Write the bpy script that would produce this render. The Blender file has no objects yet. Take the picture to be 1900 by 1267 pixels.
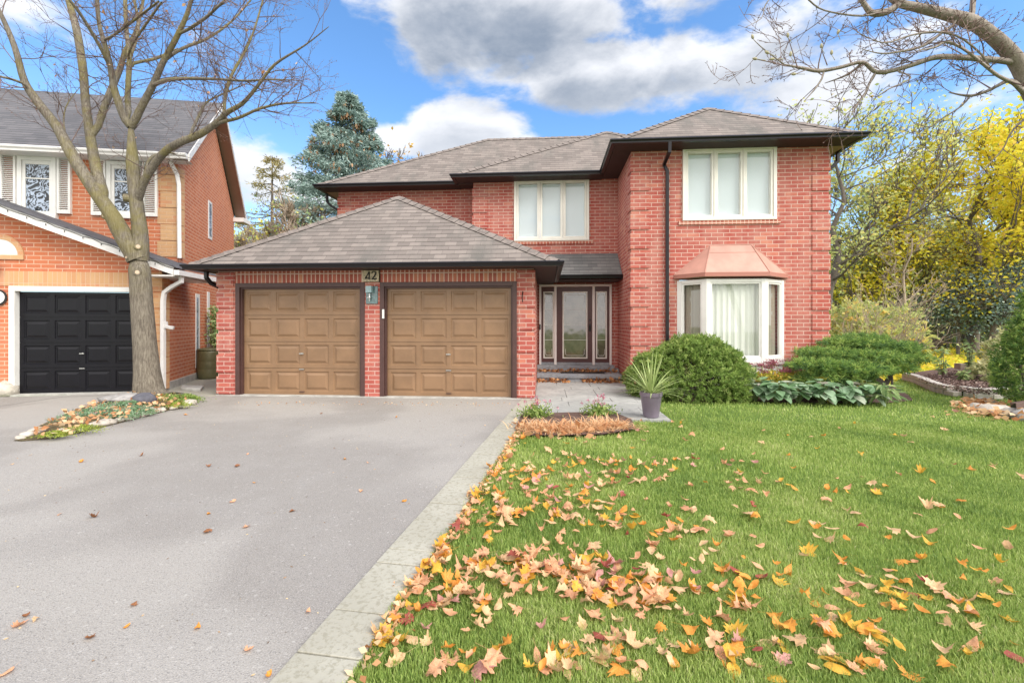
import bpy, math, random
import numpy as np
from mathutils import Vector, Matrix

random.seed(7)
R = math.radians
S = bpy.context.scene
COL = S.collection

# ------------------------------------------------------------------ camera
TH = R(4.3)            # the camera looks a little left of the house's depth axis
CAMH = 1.43
FPX = 850.0            # focal length in pixels of the 1900 px wide photograph
cam = bpy.data.cameras.new('camera')
cam.sensor_width = 36.0
cam.lens = FPX / 1900 * 36
cam.shift_y = -33.5 / 1900
cam.clip_start = 0.05
cam.clip_end = 3000
co = bpy.data.objects.new('camera', cam)
COL.objects.link(co)
co.location = (0, 0, CAMH)
co.rotation_euler = (R(90), 0, TH)
S.camera = co

RV = Vector((math.cos(TH), math.sin(TH), 0))
WV = Vector((-math.sin(TH), math.cos(TH), 0))

def ray(px, py):
    return RV * ((px - 950) / FPX) + WV + Vector((0, 0, (600 - py) / FPX))
def PZ(px, py, zc):
    return Vector((0, 0, CAMH)) + ray(px, py) * zc
def PY(px, py, Y):
    d = ray(px, py)
    return Vector((0, 0, CAMH)) + d * (Y / d.y)
def PG(px, py, z=0.0):
    d = ray(px, py)
    return Vector((0, 0, CAMH)) + d * ((z - CAMH) / d.z)
def X_(px, Y): return PY(px, 600, Y).x
def Z_(px, py, Y): return PY(px, py, Y).z

# ------------------------------------------------------------------ exposure, world, sun
S.view_settings.view_transform = 'Standard'
S.view_settings.look = 'None'
S.view_settings.exposure = 1.05
S.view_settings.gamma = 1.0
S.view_settings.use_curve_mapping = False

SUN_EL, SUN_AZ = R(44), R(127)     # azimuth measured clockwise from +Y: behind the camera, to the right
sd = Vector((math.sin(SUN_AZ) * math.cos(SUN_EL), math.cos(SUN_AZ) * math.cos(SUN_EL), math.sin(SUN_EL)))
sun = bpy.data.lights.new('sun', 'SUN')
sun.energy = 2.1
sun.angle = R(40)
sun.color = (1.0, 0.96, 0.9)
so = bpy.data.objects.new('sun', sun)
so.rotation_euler = (-sd).to_track_quat('-Z', 'Y').to_euler()
so.location = (3, -6, 12)
COL.objects.link(so)

W = bpy.data.worlds.new('World')
S.world = W
W.use_nodes = True
wt = W.node_tree
for n in list(wt.nodes): wt.nodes.remove(n)

class NT:
    """small helper to write node maths"""
    def __init__(s, t): s.t = t
    def n(s, typ, **kw):
        x = s.t.nodes.new(typ)
        for k, v in kw.items(): setattr(x, k, v)
        return x
    def put(s, sock, v):
        if v is None: return
        if isinstance(v, bpy.types.NodeSocket): s.t.links.new(v, sock)
        else: sock.default_value = v
    def m(s, op, a, b=None, c=None, clamp=False):
        x = s.n('ShaderNodeMath', operation=op); x.use_clamp = clamp
        s.put(x.inputs[0], a); s.put(x.inputs[1], b); s.put(x.inputs[2], c)
        return x.outputs[0]
    def ss(s, v, a, b):
        x = s.n('ShaderNodeMapRange', interpolation_type='SMOOTHSTEP')
        s.put(x.inputs[0], v); x.inputs[1].default_value = a; x.inputs[2].default_value = b
        return x.outputs[0]
    def mix(s, f, a, b, blend='MIX'):
        x = s.n('ShaderNodeMix', data_type='RGBA', blend_type=blend)
        s.put(x.inputs[0], f)
        for i, v in ((6, a), (7, b)):
            if isinstance(v, (tuple, list)): v = (*v[:3], 1)
            s.put(x.inputs[i], v)
        return x.outputs[2]
    def noise(s, vec, scale, detail=3, rough=.5, dist=0.0):
        x = s.n('ShaderNodeTexNoise')
        if vec is not None: s.t.links.new(vec, x.inputs['Vector'])
        x.inputs['Scale'].default_value = scale
        x.inputs['Detail'].default_value = detail
        x.inputs['Roughness'].default_value = rough
        x.inputs['Distortion'].default_value = dist
        return x.outputs[0]

def azel(px, py):
    d = ray(px, py).normalized()
    return math.atan2(d.x, d.y), math.asin(d.z)

def build_world():
    g = NT(wt)
    out = g.n('ShaderNodeOutputWorld')
    bg = g.n('ShaderNodeBackground'); bg.inputs[1].default_value = 0.12
    wt.links.new(bg.outputs[0], out.inputs[0])
    sky = g.n('ShaderNodeTexSky', sky_type='NISHITA')
    sky.sun_disc = False
    sky.sun_elevation = SUN_EL
    sky.sun_rotation = SUN_AZ
    sky.air_density = 1.0; sky.dust_density = 0.6; sky.ozone_density = 3.0
    tc = g.n('ShaderNodeTexCoord')
    dirv = tc.outputs['Generated']
    sep = g.n('ShaderNodeSeparateXYZ'); wt.links.new(dirv, sep.inputs[0])
    az = g.m('ARCTAN2', sep.outputs[0], sep.outputs[1])
    el = g.m('ARCSINE', sep.outputs[2])
    # cloud banks: centre az, el, half widths, weight
    banks = []
    def bank(x, y, wx, wy, wgt):
        a, e = azel(x, y)
        banks.append((a, e, wx / 850, wy / 850, wgt))
    bank(1000, 45, 340, 62, .78)
    bank(830, 25, 150, 85, .75)
    bank(1130, 120, 210, 60, .8)
    bank(1300, 150, 180, 50, .6)
    bank(1430, 110, 160, 110, .6)
    bank(875, 245, 105, 42, .95)
    bank(730, 262, 55, 30, .7)
    bank(975, 262, 50, 24, .6)
    bank(520, 320, 190, 75, .62)
    bank(230, 90, 120, 30, .42)
    bank(560, 180, 50, 35, .22)
    bank(1750, 130, 260, 120, .58)
    bank(1880, 40, 200, 90, .5)
    bank(1560, 200, 160, 60, .5)
    bank(100, 50, 170, 60, .45)
    bank(620, 70, 50, 50, .25)
    def field(azs, els, coords):
        tot = None
        for a, e, wx, wy, wg in banks:
            dx = g.m('DIVIDE', g.m('SUBTRACT', azs, a), wx)
            dy = g.m('DIVIDE', g.m('SUBTRACT', els, e), wy)
            r2 = g.m('ADD', g.m('MULTIPLY', dx, dx), g.m('MULTIPLY', dy, dy))
            v = g.m('MULTIPLY', g.m('EXPONENT', g.m('MULTIPLY', r2, -0.7)), wg)
            tot = v if tot is None else g.m('MAXIMUM', tot, v)
        # out of view: mostly cloud, added to whiten the ambient light
        back = g.m('MULTIPLY', g.ss(g.m('ABSOLUTE', azs), 1.1, 1.5), 0.85)
        tot = g.m('MAXIMUM', tot, back)
        n1 = g.noise(coords, 5.0, 8, .58, .2)
        n2 = g.noise(coords, 2.2, 3, .5)
        nn = g.m('ADD', g.m('MULTIPLY', g.m('SUBTRACT', n1, .5), 1.5), g.m('MULTIPLY', g.m('SUBTRACT', n2, .5), .5))
        return g.m('ADD', tot, nn)
    mp = g.n('ShaderNodeMapping'); wt.links.new(dirv, mp.inputs[0]); mp.inputs['Scale'].default_value = (1, 1, 2.0)
    mp.inputs['Location'].default_value = (3.3, 1.7, 0.4)
    mp2 = g.n('ShaderNodeMapping'); wt.links.new(dirv, mp2.inputs[0]); mp2.inputs['Scale'].default_value = (1, 1, 2.0)
    mp2.inputs['Location'].default_value = (3.3, 1.7, 0.4 + 0.10)
    f1 = field(az, el, mp.outputs[0])
    f2 = field(az, g.m('ADD', el, 0.045), mp2.outputs[0])
    dens = g.ss(f1, .34, .62)
    thick = g.ss(f2, .22, .95)
    n3 = g.noise(mp.outputs[0], 9, 5, .6)
    shade = g.m('MULTIPLY', thick, g.m('ADD', .55, g.m('MULTIPLY', n3, .8)), clamp=True)
    # high banks are seen from beneath and read greyer
    high = g.ss(el, R(17), R(30))
    shade2 = g.m('MULTIPLY', shade, g.m('ADD', .35, g.m('MULTIPLY', high, .65)))
    ccol = g.mix(shade2, (4.4, 4.45, 4.6), (1.3, 1.55, 1.95))
    ccol = g.mix(g.ss(g.m('ABSOLUTE', az), 1.1, 1.6), ccol, (7.9, 7.6, 7.35))      # unseen clouds behind the camera, brightened as extra fill light
    skyc = g.mix(1.0, sky.outputs[0], (0.78, 1.04, 1.20), 'MULTIPLY')
    pale = g.m('SUBTRACT', 1.0, g.ss(el, R(2), R(26)))
    skyc = g.mix(g.m('MULTIPLY', pale, .30), skyc, (4.2, 4.8, 5.4))
    wt.links.new(g.mix(g.m('MULTIPLY', dens, .96), skyc, ccol), bg.inputs[0])
build_world()

# ------------------------------------------------------------------ materials
MATS = {}
def mat(name, color=(.5, .5, .5), rough=.6, metallic=0.0, var=0.0, vscale=6.0, bump=0.0, bscale=40.0, spec=.5, coat=0.0):
    if name in MATS: return MATS[name]
    m = bpy.data.materials.new(name); m.use_nodes = True
    g = NT(m.node_tree)
    b = m.node_tree.nodes['Principled BSDF']
    b.inputs['Base Color'].default_value = (*color, 1)
    b.inputs['Roughness'].default_value = rough
    b.inputs['Metallic'].default_value = metallic
    b.inputs['Specular IOR Level'].default_value = spec
    b.inputs['Coat Weight'].default_value = coat
    tc = g.n('ShaderNodeTexCoord')
    if var:
        n = g.noise(tc.outputs['Object'], vscale, 5, .6)
        lo = tuple(c * (1 - var) for c in color); hi = tuple(min(1, c * (1 + var)) for c in color)
        g.put(b.inputs['Base Color'], g.mix(g.ss(n, .3, .7), lo, hi))
    if bump:
        n = g.noise(tc.outputs['Object'], bscale, 4, .6)
        bp = g.n('ShaderNodeBump'); bp.inputs['Strength'].default_value = bump; bp.inputs['Distance'].default_value = .01
        g.put(bp.inputs['Height'], n); g.put(b.inputs['Normal'], bp.outputs[0])
    MATS[name] = m
    return m

def brick_mat(name, c1, c2, c3, mortar, bw=.255, rh=.0847, ms=.011, offset=.5, dirt=.15):
    m = bpy.data.materials.new(name); m.use_nodes = True
    g = NT(m.node_tree); b = m.node_tree.nodes['Principled BSDF']
    tc = g.n('ShaderNodeTexCoord')
    br = g.n('ShaderNodeTexBrick'); br.offset = offset; br.squash = 1
    g.t.links.new(tc.outputs['UV'], br.inputs['Vector'])
    br.inputs['Color1'].default_value = (*c1, 1); br.inputs['Color2'].default_value = (*c2, 1)
    br.inputs['Mortar'].default_value = (*mortar, 1)
    br.inputs['Scale'].default_value = 1; br.inputs['Mortar Size'].default_value = ms
    br.inputs['Mortar Smooth'].default_value = .25; br.inputs['Bias'].default_value = -.1
    br.inputs['Brick Width'].default_value = bw; br.inputs['Row Height'].default_value = rh
    # a second brick pattern, same grid, picks the odd paler brick
    b2 = g.n('ShaderNodeTexBrick'); b2.offset = offset; b2.squash = 1
    g.t.links.new(tc.outputs['UV'], b2.inputs['Vector'])
    b2.inputs['Color1'].default_value = (0, 0, 0, 1); b2.inputs['Color2'].default_value = (1, 1, 1, 1); b2.inputs['Mortar'].default_value = (0, 0, 0, 1)
    b2.inputs['Scale'].default_value = 1; b2.inputs['Mortar Size'].default_value = ms
    b2.inputs['Brick Width'].default_value = bw; b2.inputs['Row Height'].default_value = rh; b2.inputs['Bias'].default_value = 0
    nlow = g.noise(tc.outputs['Object'], 1.1, 3, .6)
    pick = g.m('MULTIPLY', g.ss(b2.outputs['Color'], .55, .95), g.ss(nlow, .42, .62))
    inv = g.m('SUBTRACT', 1.0, br.outputs['Fac'])
    col = g.mix(g.m('MULTIPLY', g.m('MULTIPLY', pick, inv), .75), br.outputs['Color'], c3)
    mpw = g.n('ShaderNodeMapping'); g.t.links.new(tc.outputs['Object'], mpw.inputs[0]); mpw.inputs['Scale'].default_value = (1, 1, .3)
    n = g.noise(mpw.outputs[0], 2.6, 6, .7)
    nf = g.noise(tc.outputs['Object'], 90, 3, .6)
    col = g.mix(g.m('MULTIPLY', g.ss(n, .35, .7), dirt), col, (.62, .46, .38))
    col = g.mix(g.m('MULTIPLY', g.ss(nf, .4, .8), .16), col, (.2, .08, .05))
    g.put(b.inputs['Base Color'], col)
    b.inputs['Roughness'].default_value = .88
    b.inputs['Specular IOR Level'].default_value = .25
    h = g.m('ADD', inv, g.m('MULTIPLY', nf, .35))
    bp = g.n('ShaderNodeBump'); bp.inputs['Strength'].default_value = .7; bp.inputs['Distance'].default_value = .006
    g.put(bp.inputs['Height'], h); g.put(b.inputs['Normal'], bp.outputs[0])
    MATS[name] = m
    return m

BRICK = brick_mat('red_brick', (.375, .082, .066), (.47, .12, .092), (.56, .22, .145), (.58, .39, .33), ms=.0085, dirt=.24)
SOLDIER = brick_mat('soldier_brick', (.34, .08, .055), (.45, .12, .08), (.60, .28, .15), (.66, .47, .38), bw=.085, rh=.30, offset=0)
ROWLOCK = brick_mat('rowlock_brick', (.38, .09, .06), (.48, .13, .09), (.52, .2, .12), (.66, .47, .38), bw=.085, rh=.30, offset=0)
ORANGE = brick_mat('orange_brick', (.52, .155, .07), (.62, .21, .10), (.42, .12, .07), (.66, .42, .29), ms=.009, dirt=.1)
BUFF = brick_mat('buff_brick', (.60, .36, .18), (.54, .29, .14), (.60, .24, .12), (.62, .42, .26), bw=.255, rh=.0847, ms=.007)
BUFFS = brick_mat('buff_soldier', (.60, .36, .18), (.56, .29, .14), (.60, .26, .15), (.64, .45, .30), bw=.085, rh=.32, ms=.006, offset=0)

def shingle_mat(name, base, alt, streak, edge):
    m = bpy.data.materials.new(name); m.use_nodes = True
    g = NT(m.node_tree); b = m.node_tree.nodes['Principled BSDF']
    tc = g.n('ShaderNodeTexCoord')
    n0 = g.noise(tc.outputs['UV'], 2.2, 3, .55)
    sep = g.n('ShaderNodeSeparateXYZ'); g.t.links.new(tc.outputs['UV'], sep.inputs[0])
    cm = g.n('ShaderNodeCombineXYZ')
    g.put(cm.inputs[0], sep.outputs[0])
    g.put(cm.inputs[1], g.m('ADD', sep.outputs[1], g.m('MULTIPLY', g.m('SUBTRACT', n0, .5), .035)))
    def br(bw, ca, cb, ms, off):
        x = g.n('ShaderNodeTexBrick'); x.offset = off; x.offset_frequency = 2
        g.t.links.new(cm.outputs[0], x.inputs['Vector'])
        x.inputs['Color1'].default_value = (*ca, 1); x.inputs['Color2'].default_value = (*cb, 1); x.inputs['Mortar'].default_value = (*edge, 1)
        x.inputs['Scale'].default_value = 1; x.inputs['Mortar Size'].default_value = ms; x.inputs['Mortar Smooth'].default_value = .3
        x.inputs['Brick Width'].default_value = bw; x.inputs['Row Height'].default_value = .143
        return x
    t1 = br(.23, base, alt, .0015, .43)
    # dark butt edge of each course, its shadow line painted into the colour
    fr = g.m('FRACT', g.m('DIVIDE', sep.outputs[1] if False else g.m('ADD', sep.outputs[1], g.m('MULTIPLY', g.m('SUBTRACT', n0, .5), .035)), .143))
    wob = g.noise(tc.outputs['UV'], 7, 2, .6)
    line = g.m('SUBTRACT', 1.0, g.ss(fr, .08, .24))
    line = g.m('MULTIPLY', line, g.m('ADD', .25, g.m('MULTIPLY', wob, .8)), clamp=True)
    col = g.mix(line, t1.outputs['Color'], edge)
    mp = g.n('ShaderNodeMapping'); g.t.links.new(tc.outputs['UV'], mp.inputs[0]); mp.inputs['Scale'].default_value = (1.0, .35, 1)
    ns = g.noise(mp.outputs[0], 1.3, 5, .65)
    col = g.mix(g.m('MULTIPLY', g.ss(ns, .45, .72), .75), col, streak)
    nf = g.noise(tc.outputs['UV'], 120, 2, .6)
    col = g.mix(g.m('MULTIPLY', g.ss(nf, .35, .8), .35), col, tuple(c * 1.7 for c in base))
    g.put(b.inputs['Base Color'], col)
    b.inputs['Roughness'].default_value = .92; b.inputs['Specular IOR Level'].default_value = .2
    bp = g.n('ShaderNodeBump'); bp.inputs['Strength'].default_value = .55; bp.inputs['Distance'].default_value = .010
    g.put(bp.inputs['Height'], g.m('ADD', g.m('SUBTRACT', 1.0, fr), g.m('MULTIPLY', nf, .12))); g.put(b.inputs['Normal'], bp.outputs[0])
    MATS[name] = m
    return m
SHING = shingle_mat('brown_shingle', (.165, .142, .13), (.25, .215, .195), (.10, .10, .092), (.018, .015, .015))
SHING_CAP = mat('cap_shingle', (.19, .16, .145), .92, var=.25, vscale=9, bump=.3, bscale=160)
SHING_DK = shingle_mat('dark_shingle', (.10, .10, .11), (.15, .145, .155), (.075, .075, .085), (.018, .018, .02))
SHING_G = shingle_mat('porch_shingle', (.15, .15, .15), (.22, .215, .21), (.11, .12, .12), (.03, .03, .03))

GUT = mat('black_aluminium', (.010, .008, .011), .3, var=.15, spec=.4)
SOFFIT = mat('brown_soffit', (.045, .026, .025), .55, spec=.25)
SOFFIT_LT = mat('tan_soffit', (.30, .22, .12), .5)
WHITE = mat('white_paint', (.78, .77, .74), .45, var=.05, vscale=3)
WHITE2 = mat('cream_vinyl', (.80, .77, .70), .4, var=.04, vscale=3)
WHITEG = mat('white_gutter', (.74, .72, .70), .4, var=.06)
BROWN = mat('brown_frame', (.075, .035, .03), .45, var=.1)
DOORB = mat('door_maroon', (.085, .026, .024), .4, var=.1)
TAN = mat('tan_door_paint', (.245, .145, .078), .40, var=.12, vscale=2.2)
BLACKP = mat('black_door_paint', (.004, .004, .007), .32, var=.15, spec=.3)
METAL = mat('satin_steel', (.6, .6, .58), .3, metallic=1)
DKMETAL = mat('dark_iron', (.02, .02, .02), .4, metallic=.6)
COPPER = mat('weathered_copper', (.47, .25, .20), .5, var=.1, vscale=3, spec=.4)
COPPER_D = mat('copper_fascia', (.38, .16, .12), .45)
CURTAIN = mat('pale_curtain', (.80, .82, .76), .9)
BLIND = mat('pale_blind', (.80, .88, .94), .8)
CONC = mat('concrete', (.42, .41, .38), .9, var=.2, vscale=5, bump=.3, bscale=60)
STONE_W = mat('white_stone', (.47, .43, .37), .8, var=.25, vscale=9, bump=.4, bscale=30)
STONE_G = mat('grey_stone', (.30, .29, .28), .85, var=.3, vscale=9, bump=.5, bscale=30)
STONE_D = mat('dark_stone', (.09, .09, .11), .8, var=.3, vscale=9, bump=.5, bscale=30)
PLANTER = mat('mauve_resin', (.17, .14, .18), .35, var=.1)
BARREL = mat('olive_plastic', (.13, .125, .06), .45, var=.12)
WOOD = mat('grey_timber', (.25, .19, .15), .85, var=.3, vscale=8, bump=.4)

def glass_mat():
    m = bpy.data.materials.new('window_glass'); m.use_nodes = True
    t = m.node_tree; g = NT(t)
    for n in list(t.nodes): t.nodes.remove(n)
    o = g.n('ShaderNodeOutputMaterial')
    tr = g.n('ShaderNodeBsdfTransparent'); tr.inputs[0].default_value = (.93, .94, .93, 1)
    gl = g.n('ShaderNodeBsdfGlossy'); gl.inputs['Roughness'].default_value = .02
    mx = g.n('ShaderNodeMixShader')
    fr = g.n('ShaderNodeLayerWeight'); fr.inputs[0].default_value = .5
    g.put(mx.inputs[0], g.m('ADD', .10, g.m('MULTIPLY', g.m('POWER', fr.outputs['Facing'], 4.0), .8)))
    t.links.new(tr.outputs[0], mx.inputs[1]); t.links.new(gl.outputs[0], mx.inputs[2])
    t.links.new(mx.outputs[0], o.inputs[0])
    return m
GLASS = glass_mat()
def mirror_glass(name, col, rough):
    m = bpy.data.materials.new(name); m.use_nodes = True
    g = NT(m.node_tree); b = m.node_tree.nodes['Principled BSDF']
    tc = g.n('ShaderNodeTexCoord')
    n = g.noise(tc.outputs['Object'], 4, 4, .6, .8)
    g.put(b.inputs['Base Color'], g.mix(g.ss(n, .35, .65), tuple(c * .55 for c in col), col))
    b.inputs['Roughness'].default_value = rough; b.inputs['IOR'].default_value = 2.2
    nn = g.noise(tc.outputs['Object'], 2.5, 2, .5)
    bp = g.n('ShaderNodeBump'); bp.inputs['Strength'].default_value = .12; bp.inputs['Distance'].default_value = .02
    g.put(bp.inputs['Height'], nn); g.put(b.inputs['Normal'], bp.outputs[0])
    return m
DOORGLASS = mirror_glass('bevelled_glass', (.17, .155, .115), .06)

def art_glass():
    m = bpy.data.materials.new('patterned_glass'); m.use_nodes = True
    g = NT(m.node_tree); b = m.node_tree.nodes['Principled BSDF']
    tc = g.n('ShaderNodeTexCoord')
    n = g.noise(tc.outputs['Object'], 3.2, 2, .5, 2.2)
    f = g.m('FRACT', g.m('MULTIPLY', n, 6.0))
    g.put(b.inputs['Base Color'], g.mix(g.ss(f, .45, .55), (.02, .025, .03), (.42, .50, .62)))
    b.inputs['Roughness'].default_value = .1
    return m
ARTGLASS = art_glass()

def asphalt():
    m = bpy.data.materials.new('worn_asphalt'); m.use_nodes = True
    g = NT(m.node_tree); b = m.node_tree.nodes['Principled BSDF']
    tc = g.n('ShaderNodeTexCoord'); v = tc.outputs['Object']
    big = g.noise(v, .42, 3, .5, .3); med = g.noise(v, 2.0, 5, .6); fine = g.noise(v, 140, 2, .7)
    vor = g.n('ShaderNodeTexVoronoi'); g.t.links.new(v, vor.inputs['Vector']); vor.inputs['Scale'].default_value = 170
    col = g.mix(g.ss(big, .44, .56), (.245, .228, .210), (.315, .296, .272))
    col = g.mix(g.m('MULTIPLY', g.ss(med, .35, .75), .3), col, (.32, .305, .29))
    col = g.mix(g.m('MULTIPLY', g.ss(fine, .45, .75), .55), col, (.52, .50, .48))
    col = g.mix(g.m('MULTIPLY', g.ss(vor.outputs['Color'], .62, 1.0), .5), col, (.09, .085, .085))
    v2 = g.n('ShaderNodeTexVoronoi'); g.t.links.new(v, v2.inputs['Vector']); v2.inputs['Scale'].default_value = 75
    col = g.mix(g.m('MULTIPLY', g.ss(v2.outputs['Color'], .84, .97), .38), col, (.55, .53, .50))
    # a few oil drips and rust stains with shapes of their own
    for (px, py, rad, c, k) in ((48, 1137, .055, (.06, .055, .05), .75), (85, 1136, .03, (.09, .085, .08), .6), (150, 996, .12, (.20, .14, .11), .6),
                                (265, 975, .12, (.21, .16, .12), .45), (152, 1022, .035, (.13, .12, .11), .6), (625, 1050, .10, (.25, .20, .16), .4)):
        p = PG(px, py)
        mp = g.n('ShaderNodeMapping'); g.t.links.new(v, mp.inputs[0]); mp.inputs['Location'].default_value = (-p.x, -p.y, 0)
        ln = g.n('ShaderNodeVectorMath', operation='LENGTH'); g.t.links.new(mp.outputs[0], ln.inputs[0])
        d = g.m('ADD', ln.outputs['Value'], g.m('MULTIPLY', g.m('SUBTRACT', med, .5), rad * 1.2))
        col = g.mix(g.m('MULTIPLY', g.m('SUBTRACT', 1.0, g.ss(d, rad * .45, rad * 1.1)), k), col, c)
    g.put(b.inputs['Base Color'], col)
    b.inputs['Roughness'].default_value = .93; b.inputs['Specular IOR Level'].default_value = .2
    bp = g.n('ShaderNodeBump'); bp.inputs['Strength'].default_value = .55; bp.inputs['Distance'].default_value = .004
    g.put(bp.inputs['Height'], vor.outputs['Distance']); g.put(b.inputs['Normal'], bp.outputs[0])
    return m
ASPH = asphalt()

def speckle_mat(name, c1, c2, c3, s1=3, s2=60, rough=.9, bump=.4):
    m = bpy.data.materials.new(name); m.use_nodes = True
    g = NT(m.node_tree); b = m.node_tree.nodes['Principled BSDF']
    tc = g.n('ShaderNodeTexCoord'); v = tc.outputs['Object']
    a = g.noise(v, s1, 4, .6); f = g.noise(v, s2, 4, .7)
    col = g.mix(g.ss(a, .35, .65), c1, c2)
    col = g.mix(g.m('MULTIPLY', g.ss(f, .48, .62), .6), col, c3)
    g.put(b.inputs['Base Color'], col); b.inputs['Roughness'].default_value = rough; b.inputs['Specular IOR Level'].default_value = .2
    bp = g.n('ShaderNodeBump'); bp.inputs['Strength'].default_value = bump; bp.inputs['Distance'].default_value = .01
    g.put(bp.inputs['Height'], f); g.put(b.inputs['Normal'], bp.outputs[0])
    MATS[name] = m
    return m
PAVER = speckle_mat('concrete_paver', (.34, .325, .27), (.40, .385, .325), (.24, .225, .17), 1.6, 32)
FLAG = speckle_mat('flagstone', (.32, .325, .31), (.42, .42, .40), (.25, .25, .25), 1.5, 9)
PORCH = speckle_mat('porch_stone', (.27, .29, .32), (.36, .37, .38), (.2, .2, .2), 2, 12)
MULCH = speckle_mat('mulch', (.085, .05, .04), (.14, .09, .075), (.20, .14, .12), 5, 60, bump=1)
SOIL = speckle_mat('soil', (.10, .075, .045), (.15, .11, .06), (.07, .09, .03), 3, 50, bump=1)
LAWN = speckle_mat('turf', (.11, .18, .035), (.15, .22, .05), (.07, .11, .025), 1.0, 60, bump=1)
RETAIN = speckle_mat('retaining_block', (.42, .38, .33), (.52, .49, .45), (.3, .27, .23), 3, 30)

def leaf_mat(name, cols, trans=.3, rough=.6):
    """cols: list of (position, colour) along the per-leaf random value"""
    m = bpy.data.materials.new(name); m.use_nodes = True
    t = m.node_tree; g = NT(t)
    for n in list(t.nodes): t.nodes.remove(n)
    o = g.n('ShaderNodeOutputMaterial')
    at = g.n('ShaderNodeAttribute'); at.attribute_name = 'rnd'
    cr = g.n('ShaderNodeValToRGB')
    e = cr.color_ramp.elements
    while len(e) < len(cols): e.new(.5)
    for i, (p, c) in enumerate(cols): e[i].position = p; e[i].color = (*c, 1)
    t.links.new(at.outputs['Fac'], cr.inputs[0])
    df = g.n('ShaderNodeBsdfPrincipled'); df.inputs['Roughness'].default_value = rough; df.inputs['Specular IOR Level'].default_value = .3
    tr = g.n('ShaderNodeBsdfTranslucent')
    t.links.new(cr.outputs[0], df.inputs['Base Color']); t.links.new(cr.outputs[0], tr.inputs[0])
    mx = g.n('ShaderNodeMixShader'); mx.inputs[0].default_value = trans
    t.links.new(df.outputs[0], mx.inputs[1]); t.links.new(tr.outputs[0], mx.inputs[2]); t.links.new(mx.outputs[0], o.inputs[0])
    return m

def bark_mat(name, c1, c2, moss=None, mossamt=0.0):
    m = bpy.data.materials.new(name); m.use_nodes = True
    g = NT(m.node_tree); b = m.node_tree.nodes['Principled BSDF']
    tc = g.n('ShaderNodeTexCoord'); v = tc.outputs['Object']
    mp = g.n('ShaderNodeMapping'); g.t.links.new(v, mp.inputs[0]); mp.inputs['Scale'].default_value = (1, 1, .13)
    a = g.noise(v, 2.5, 4, .6); f = g.noise(mp.outputs[0], 46, 5, .75, .4)
    col = g.mix(g.ss(f, .35, .65), c1, c2)
    col = g.mix(g.m('MULTIPLY', g.ss(a, .4, .7), .4), col, tuple(c * .7 for c in c1))
    if moss:
        mm = g.noise(v, 1.7, 5, .7)
        sz = g.n('ShaderNodeSeparateXYZ'); g.t.links.new(v, sz.inputs[0])
        hz = g.ss(sz.outputs[2], 1.6, 3.4)
        col = g.mix(g.m('MULTIPLY', g.m('MULTIPLY', g.ss(mm, .42, .62), hz), mossamt), col, moss)
    g.put(b.inputs['Base Color'], col); b.inputs['Roughness'].default_value = .9; b.inputs['Specular IOR Level'].default_value = .2
    bp = g.n('ShaderNodeBump'); bp.inputs['Strength'].default_value = .8; bp.inputs['Distance'].default_value = .02
    g.put(bp.inputs['Height'], f); g.put(b.inputs['Normal'], bp.outputs[0])
    return m
BARK_MAPLE = bark_mat('maple_bark', (.12, .10, .08), (.27, .24, .19), (.22, .19, .05), .55)
BARK_GREY = bark_mat('grey_bark', (.24, .20, .17), (.38, .33, .29))
BARK_DARK = bark_mat('dark_bark', (.12, .10, .085), (.22, .19, .17))
TWIG = mat('twig', (.15, .10, .085), .85, var=.25, vscale=2)
TWIG_TAN = mat('tan_twig', (.34, .27, .2), .85, var=.25, vscale=2)

# ------------------------------------------------------------------ mesh helpers
ROOTLOC = {}
def rootloc(parent):
    while parent is not None:
        if parent.name in ROOTLOC: return ROOTLOC[parent.name]
        parent = parent.parent
    return Vector((0, 0, 0))

def tag(o, label=None, cat=None, group=None, kind=None):
    if label: o['label'] = label
    if cat: o['category'] = cat
    if group: o['group'] = group
    if kind: o['kind'] = kind
    return o

def thing(name, label, cat, loc, group=None):
    o = bpy.data.objects.new(name, None); COL.objects.link(o)
    o.location = loc; o.empty_display_size = .2
    ROOTLOC[o.name] = Vector(loc)
    return tag(o, label, cat, group)

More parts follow.
